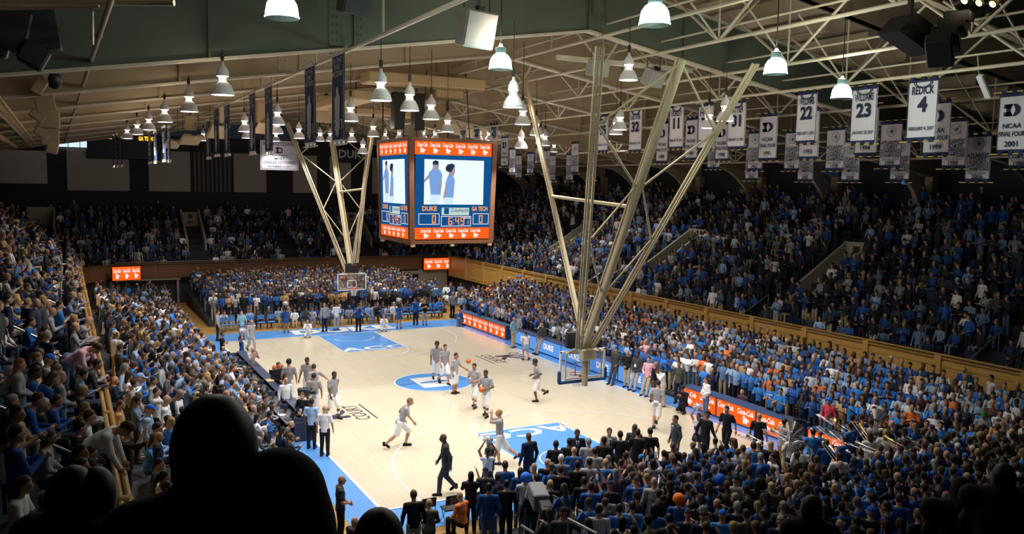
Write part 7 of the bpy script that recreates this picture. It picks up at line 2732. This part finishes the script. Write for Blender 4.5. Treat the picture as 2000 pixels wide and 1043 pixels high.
def onlooker(name_lab, hx, hy, hz, yaw, coat, hairc, hairk, hood=False, wide=1.0, lean=6, hump=None, skin=.02):
    """back view figure close to the lens; head top at hz"""
    h = .016
    p = P_(lean, .52, (.14, -.42, .52), (.14, -.42, .09), (-.14, -.42, .52), (-.14, -.42, .09), (.30, -.06, 1.16), (.12, -.30, 1.10), (-.30, -.06, 1.16), (-.12, -.30, 1.10), seated=True)
    s = Skel(p)
    z0 = hz - s.top
    b = MB()
    v, q = field(body_prims(s), .02)
    b.add(v.tolist(), q.tolist(), 0, True)
    for i in (0, 1):
        hb = hand_geo(s, i)
        b.add(hb.v, hb.f, 0, True)
    face_geo(b, s)
    o = b.build('person', [M_SKIN, M_DARK, M_LIP], None, (hx, hy, z0))
    o.rotation_euler = (0, 0, yaw)
    o.color = (.30, .18, .12, 1) if skin == .02 else (*SKINC[skin], 1)
    tag(o, name_lab, 'person')
    g = .05 * wide
    pr = [cap(s.pel, s.belly, .17 + g, .165 + g, s.fwd, 1.2), cap(s.belly, s.chest, .165 + g, .18 + g, s.fwd, 1.25), cap(s.chest, s.chest2, .18 + g, .15 + g, s.fwd, 1.3), cap(s.sh[0] * wide + s.sh[1] * (1 - wide), s.sh[1] * wide + s.sh[0] * (1 - wide), .10 + g * .4, .10 + g * .4), cap(s.n0, s.n1, .095, .085)]
    for i in (0, 1):
        pr += [cap(s.sh[i], s.e[i], .095, .075), cap(s.e[i], s.w[i], .075, .05)]
    if hump:
        pr.append(cap(V3(hump[0]), V3(hump[1]), hump[2], hump[3]))
    v, q = field(pr, h, k=.06)
    m = MB().add(v.tolist(), q.tolist(), 0, True).mesh('coat', [M_CLOTH])
    add_part('coat', m, o, (*coat, 1))
    pr = [ell(s.hc + V3([0, .02, .02]), (.10 * hairk, .122 * hairk, .122 * hairk))]
    if hood:
        pr.append(cap(s.hc + V3([0, .03, -.06]), s.n0 + V3([0, .05, .02]), .115, .13))
    else:
        pr.append(cap(s.hc + V3([0, .05, -.02]), s.hc + V3([0, .07, -.14]), .092 * hairk, .095 * hairk))
    v, q = field(pr, h, k=.05, cuts=[(s.hc + V3([0, -.045, .02]), V3([0, -.95, -.3]))])
    m = MB().add(v.tolist(), q.tolist(), 0, True).mesh('hair', [M_HAIR if not hood else M_CLOTH])
    add_part('hood' if hood else 'hair', m, o, (*hairc, 1))
    v, q = field([cap(s.pel, s.pel + V3([0, 0, -.05]), .17, .16)] + [cap(s.hip[i], s.k[i], .115, .085) for i in (0, 1)] + [cap(s.k[i], s.a[i], .085, .06) for i in (0, 1)], .022, k=.02)
    m = MB().add(v.tolist(), q.tolist(), 0, True).mesh('trousers', [M_CLOTH])
    add_part('trousers', m, o, (.012, .013, .02, 1))
    return o


DK = (.010, .011, .014)
for args in ONLOOKERS:
    onlooker(*args)

# ------------------------------------------------------------------ seats for everybody else
R_inv = np.array(cam.matrix_world.inverted())


def project(P):
    q = (R_inv[:3, :3] @ P.T).T + R_inv[:3, 3]
    d = -q[:, 2]
    return 1000 + 1650.114 * q[:, 0] / d, 521.5 - 1650.114 * q[:, 1] / d, d


seats = []   # x, y, z, section, facing angle


def add_seat(x, y, sec, ang, z=None):
    seats.append((x, y, zf(sec, x, y) if z is None else z, sec, ang))


rs = random.Random(21)
J = lambda a: rs.uniform(-a, a)
for k, x in enumerate(RLX):
    y = -25.5
    while y < 18:
        if not (k == 0 and -18 < y < -7.5 and rs.random() < .5):
            add_seat(x + J(.09), y + J(.06), 'RL', -PI / 2 + J(.35) + (-.25 if y > -5 else .3))
        y += .46
for k, x in enumerate(LLX):
    y = -25
    ymax = 16 if k < 3 else 12
    while y < ymax:
        add_seat(x + J(.08), y + J(.07), 'LL', PI / 2 + J(.4))
        y += .52
for y in np.arange(-5.8, 6.2, .56):
    add_seat(-8.95 + J(.1), y + J(.1), 'F', PI / 2 + J(.3), 0)
# floor level crowd in the far left corner
for k in range(13):
    x = -9.6 - .42 * (k % 12)
    for y in np.arange(14.5 + .6 * (k % 3) * .3, 27.5, .78):
        if x > -14 and (x < -9.0):
            add_seat(x + J(.15), y + J(.15), 'LL', PI / 2 + J(.5) - .5, min(zf('LL', x, 0) * .30, .75) + .02 * (y - 14))
for k, y in enumerate(FLY):
    w0, w1 = -7.0, 9.1 - .05 * k
    x = w0
    while x < w1:
        add_seat(x + J(.06), y + J(.08), 'FL', J(.35))
        x += .455
for x in np.arange(-3.0, 5.0, .62):
    add_seat(x + J(.08), 17.95 + J(.1), 'F', J(.3), 0)
for x in np.arange(-6.8, 8.3, .60):
    add_seat(x + J(.08), 18.85 + J(.1), 'F', J(.3), 0)
for k in range(26):
    add_seat(9.6 + rs.random() * 3.2, 19.2 + rs.random() * 11, 'F', -.8 + J(.5), .05 + .4 * rs.random())
for k, y in enumerate(NLY):
    x = -6.5 + .1 * k
    while x < 13.8:
        if not (k < 5 and x > 8.6):
            add_seat(x + J(.08), y + J(.1), 'NL', PI + J(.35) - (.25 if x > 3 else 0))
        x += .50
for k, x in enumerate(URX):
    y = -25.8
    while y < 39.5:
        if not any(a - .2 < y < b_ + .2 and 17.2 < x < 22 for a, b_ in VOMS) and not any(abs(y - yy) < .55 for yy in (-5.6, 9.1, 24, -17.9)):
            if x - 14.65 > y - 32 - 30:
                add_seat(x + J(.08), y + J(.08), 'UR', -PI / 2 + J(.35))
        y += .56
for k, y in enumerate(UFY):
    x = -15.6 if k < 4 else -22
    while x < 14.6 + .8 * k:
        if not any(abs(x - c) < .95 for c in (-6.1, 7.9)) and not (abs(x - 0.9) < .5) and not (-18.3 < x < -15.9 and 34 < y < 39):
            add_seat(x + J(.08), y + J(.08), 'UF', J(.35))
        x += .56
for k, x in enumerate(ULX):
    y = -25.5
    while y < 31:
        if not any(abs(y - yy) < .45 for yy in (-21.2, -12.6, -4.0, 8)):
            add_seat(x + J(.08), y + J(.1), 'UL', PI / 2 + J(.35))
        y += .60

n_far = n_press = 0
for s in seats:
    if s[3] != 'F':
        continue
    if s[0] < -8.5 and abs(s[1]) < 6.5:
        c = copy_tree(blue_chair)
        tag(c, 'blue folding chair behind the press table, %s from the near end' % order_words(n_press, 0), 'chair', 'blue chairs behind the press table')
        n_press += 1
    elif 17.5 < s[1] < 18.4:
        c = copy_tree(blue_chair)
        tag(c, 'blue folding chair under a seated fan below the far hoop, %s from the left' % order_words(n_far, 0), 'chair', 'occupied blue chairs at the far baseline')
        n_far += 1
    else:
        continue
    c.location = (s[0], s[1], 0)
    c.rotation_euler = (0, 0, s[4])
S_ = np.array([(s[0], s[1], s[2]) for s in seats])
SECS = np.array([s[3] for s in seats])
ANG = np.array([s[4] for s in seats])
u, v, d = project(S_ + np.array([0, 0, 1.3]))
inview = (d > 1) & (u > -60) & (u < 2060) & (v > 180) & (v < 1120)
nm_ = np.array([(a[0], a[1]) for a in NAMED])
near_named = (np.hypot(S_[:, None, 0] - nm_[None, :, 0], S_[:, None, 1] - nm_[None, :, 1]) < .46).any(1)
hole = np.zeros(len(S_), bool)
# gaps: aisle by the board gap, corner tunnel, floor at the near left baseline corner
hole |= (SECS == 'NL') & (S_[:, 0] < -5.6) & (S_[:, 1] > -20.5)
hole |= (SECS == 'NL') & (S_[:, 0] > 2.6) & (S_[:, 0] < 7.7) & (S_[:, 1] > -21.6)
hole |= (np.hypot(S_[:, 0] + 5.55, S_[:, 1] + 20.0) < .75)
hole |= (SECS == 'LL') & (S_[:, 0] > -10.7) & (S_[:, 1] < -12.5)
hole |= (d < 7.5)
occ = np.ones(len(S_), bool)
rnd = np.array([rs.random() for _ in seats])
occ &= ~((SECS == 'UR') & (rnd > .86)) & ~((SECS == 'UF') & (rnd > .84)) & ~((SECS == 'UL') & (rnd > .90)) & ~((SECS == 'LL') & (rnd > .94))
keep = inview & ~near_named & ~hole
empty_seats = np.where(keep & ~occ & np.isin(SECS, ['UR', 'UF', 'UL']))[0]
taken = np.where(keep & occ)[0]
taken = taken[np.argsort(d[taken])]

STYLE = {
    'RL': (['clap'] * 6 + ['stand', 'stand', 'hands', 'cross', 'phone'], ['brb'] * 5 + ['rbl'] * 4 + ['lbl', 'lbl', 'wht', 'wht', 'wht', 'wht', 'gry', 'gry', 'gry', 'blk', 'blk', 'blk', 'blk', 'nvy', 'nvy', 'brb', 'rbl', 'wht', 'lbl', 'lbl', 'brn', 'pnk', 'tan', 'chb', 'mar', 'orn']),
    'LL': (['clap', 'clap', 'seatclap', 'seat', 'seat', 'seatlean', 'hands', 'stand'], ['rbl', 'brb', 'rbl', 'blk', 'nvy', 'wht', 'wht', 'lbl', 'lbl', 'gry', 'chr', 'chr', 'blk', 'nvy', 'olv', 'chb', 'tan']),
    'FL': (['clap'] * 5 + ['stand', 'stand', 'cross', 'hands'], ['rbl'] * 4 + ['brb'] * 2 + ['blk', 'blk', 'blk', 'blk', 'nvy', 'nvy', 'nvy', 'chr', 'gry', 'wht', 'wht', 'chb', 'olv', 'mar', 'tan']),
    'NL': (['stand'] * 4 + ['clap', 'clap', 'phone'], ['blk', 'blk', 'nvy', 'nvy', 'rbl', 'rbl', 'rbl', 'chr', 'chr', 'gry', 'brb', 'olv', 'mar']),
    'UR': (['stand', 'clap', 'clap', 'cross', 'hands', 'seat', 'seat', 'seatclap'], ['blk', 'blk', 'nvy', 'nvy', 'nvy', 'chr', 'rbl', 'rbl', 'rbl', 'wht', 'gry', 'chb', 'olv', 'lbl']),
    'UF': (['seat'] * 4 + ['seatclap', 'seat', 'stand', 'clap'], ['blk', 'blk', 'nvy', 'nvy', 'chr', 'chr', 'rbl', 'gry', 'wht', 'chb', 'olv']),
    'UL': (['seat'] * 3 + ['seatclap', 'seatclap', 'seatlean', 'stand', 'clap'], ['blk', 'nvy', 'nvy', 'chr', 'rbl', 'rbl', 'gry', 'wht', 'blk', 'chb', 'tan']),
    'F': (['seat', 'seat', 'seatclap', 'seatlean'], ['rbl', 'gry', 'wht', 'chr', 'blk', 'lbl', 'chb', 'brb']),
}
CW = dict(brn='brown', blk='black', nvy='navy', rbl='royal blue', brb='bright blue', lbl='light blue', wht='white', gry='grey', chr='charcoal', chb='slate blue', olv='olive', tan='tan', mar='maroon', pnk='pink', orn='orange')
HWD = dict(blk='black', drk='dark', brn='brown', dbl='fair', bln='blond', gry='grey', wht='white', rdh='red')
PW = dict(stand='standing', clap='clapping', cross='folding arms', hands='with clasped hands', phone='raising an arm', seat='seated', seatclap='seated clapping', seatlean='leaning forward')
SW = dict(RL='right lower stand', LL='left lower stand', FL='far lower stand', NL='near baseline stand', UR='right upper stand', UF='far upper stand', UL='left upper stand', F='courtside seats')


def row_of(sec, x, y):
    if sec == 'RL':
        return int(round((x - 9.1) / .62))
    if sec == 'LL':
        return int(round((-x - 9.9) / .6))
    if sec == 'NL':
        return int(round((-y - 17.75) / .68))
    if sec == 'UR':
        return int(round((x - 15.4) / .8))
    if sec == 'UL':
        return int(round((-x - 15.45) / .8))
    return 0


# about three hundred people in all are objects of their own: the nearest ones
N_IND = max(0, 296 - tot_named - 15 - len(ONLOOKERS))
used_labels = {}
vis = taken[(v[taken] < 1050) & (u[taken] > -5) & (u[taken] < 2005)]
ind = set(vis[:N_IND].tolist())
for i in vis[:N_IND]:
    sec = SECS[i]
    poses, cols = STYLE[sec]
    pose, col = rs.choice(poses), rs.choice(cols)
    hst = rs.choice(['short'] * 6 + ['long'] * 3 + ['bald', 'cap', 'pony', 'bun'])
    hcl = rs.choice(['blk', 'drk', 'drk', 'brn', 'brn', 'dbl', 'bln', 'gry'])
    if hst == 'cap':
        hcl = rs.choice(['rblc', 'nvy', 'chr', 'kha', 'brb'])
    sk = rs.choice('lllllmmd')
    if sk == 'd':
        hcl = 'blk' if hst != 'cap' else hcl
    h = (1.30 if pose.startswith('seat') else 1.74) + rs.uniform(-.07, .09)
    x, y, z = S_[i]
    hw = {'bald': 'bald person', 'cap': 'capped person', 'long': 'long %s haired person' % HWD.get(hcl, 'dark'), 'pony': '%s ponytailed person' % HWD.get(hcl, 'dark'), 'bun': 'person with %s bun' % HWD.get(hcl, 'dark')}.get(hst, 'short %s haired person' % HWD.get(hcl, 'dark'))
    base = '%s in %s %s, %s row, %s' % (hw, CW[col], PW[pose], order_words(row_of(sec, x, y), 0), SW[sec])
    j = np.argmin(np.where(np.arange(len(nm_)) >= 0, np.hypot(nm_[:, 0] - x, nm_[:, 1] - y), 9))
    n = used_labels.get(base, 0)
    used_labels[base] = n + 1
    lab = base if n == 0 else base + ', %s nearest' % order_words(n, 0)
    if len(lab.split()) > 16:
        lab = lab.replace('with clasped hands', 'hands clasped').replace(' stand', '').replace(' haired', '')
    person(x, y, z, h, pose, ANG[i], ('s:' if rs.random() < .3 else 'l:') + col, 'tr:' + rs.choice(['jns', 'blk', 'kha', 'chr', 'nvy']), hst + ':' + hcl, sk, lab, 'spectators of the ' + SW[sec], .021, True)

# everyone else: one mesh of light figures
TPL = {}
for pose in ('stand', 'clap', 'cross', 'hands', 'phone', 'seat', 'seatclap', 'seatlean'):
    for var in ('s', 'l', 'c', 'b'):
        TPL[pose, var] = crowd_figure(pose, var == 'l', var == 'c', var == 'b')
groups = {}
for i in taken:
    if i in ind:
        continue
    sec = SECS[i]
    poses, cols = STYLE[sec]
    pose = rs.choice(poses)
    if sec == 'UR' and S_[i, 0] > 21 and rs.random() < .5:
        pose = rs.choice(['seat', 'seatclap'])
    var = rs.choice('sssssslllcb')
    groups.setdefault((pose, var), []).append((i, rs.choice(cols)))
VV, FF, CCs = [], [], []
off = 0
for (pose, var), lst in groups.items():
    tv, tf, tp, top = TPL[pose, var]
    ids = np.array([a for a, _ in lst])
    n = len(ids)
    hgt = np.array([(1.28 if pose.startswith('seat') else 1.73) + rs.uniform(-.10, .10) for _ in ids])
    k = np.clip(hgt / top, .85, 1.12)
    ca, sa = np.cos(ANG[ids]), np.sin(ANG[ids])
    P = tv[None] * k[:, None, None]
    X = P[:, :, 0] * ca[:, None] - P[:, :, 1] * sa[:, None] + S_[ids, 0][:, None]
    Y = P[:, :, 0] * sa[:, None] + P[:, :, 1] * ca[:, None] + S_[ids, 1][:, None]
    Z = P[:, :, 2] + S_[ids, 2][:, None]
    VV.append(np.stack([X, Y, Z], -1).reshape(-1, 3))
    FF.append((tf[None] + (off + np.arange(n) * len(tv))[:, None, None]).reshape(-1, 4))
    off += n * len(tv)
    cl = np.zeros((n, 4, 3))
    for q, (i, c) in enumerate(lst):
        cl[q, 0] = jit(SKINC[rs.choice('llllllmd')], .2)[:3]
        cl[q, 1] = jit(PAL[c], .3)[:3]
        cl[q, 2] = PAL[rs.choice(['jns', 'blk', 'nvy', 'chr', 'kha'])]
        cl[q, 3] = jit(HAIRC[rs.choice(['blk', 'blk', 'drk', 'drk', 'drk', 'brn', 'brn', 'brn', 'dbl', 'bln', 'gry'])], .3)[:3] if var != 'c' else HAIRC[rs.choice(['rblc', 'nvy', 'brb', 'chr', 'wht'])]
    CCs.append(cl[:, tp, :].reshape(-1, 3))
VV, FF, CCs = np.concatenate(VV), np.concatenate(FF), np.concatenate(CCs)
me = bpy.data.meshes.new('crowd')
me.vertices.add(len(VV))
me.vertices.foreach_set('co', VV.astype(np.float32).ravel())
me.loops.add(FF.size)
me.loops.foreach_set('vertex_index', FF.astype(np.int32).ravel())
me.polygons.add(len(FF))
me.polygons.foreach_set('loop_start', np.arange(0, FF.size, 4, dtype=np.int32))
me.polygons.foreach_set('use_smooth', np.ones(len(FF), bool))
at = me.attributes.new('wear', 'FLOAT_COLOR', 'CORNER')
at.data.foreach_set('color', np.concatenate([CCs, np.ones((len(CCs), 1))], 1).repeat(4, 0).astype(np.float32).ravel())
me.update(calc_edges=True)
m = bpy.data.materials.new('crowd_wear')
m.use_nodes = True
nt = m.node_tree
a = nt.nodes.new('ShaderNodeAttribute')
a.attribute_name = 'wear'
nt.links.new(a.outputs['Color'], nt.nodes['Principled BSDF'].inputs['Base Color'])
nt.nodes['Principled BSDF'].inputs['Roughness'].default_value = .8
me.materials.append(m)
crowd = bpy.data.objects.new('crowd', me)
COL.objects.link(crowd)
tag(crowd, 'dense crowd of fans in blue, white and black filling the stands', 'crowd', None, 'stuff')
print('crowd figures', sum(len(x) for x in groups.values()), 'tris', len(FF) * 2, 'named', tot_named, 'auto', N_IND)

# empty seats in the upper stands
b = MB()
for i in empty_seats:
    x, y, z = S_[i]
    M = Matrix.Rotation(ANG[i], 4, 'Z')
    b.box(Vector((x, y, z + .42)), (.46, .40, .06), M=M)
    b.box(Vector((x, y, z + .68)) + M @ Vector((0, .22, 0)), (.46, .05, .44), M=M)
o = b.build('stadium_seats', M_SEAT)
tag(o, 'empty dark blue tip up seats scattered through the upper stands', 'seats', None, 'stuff')
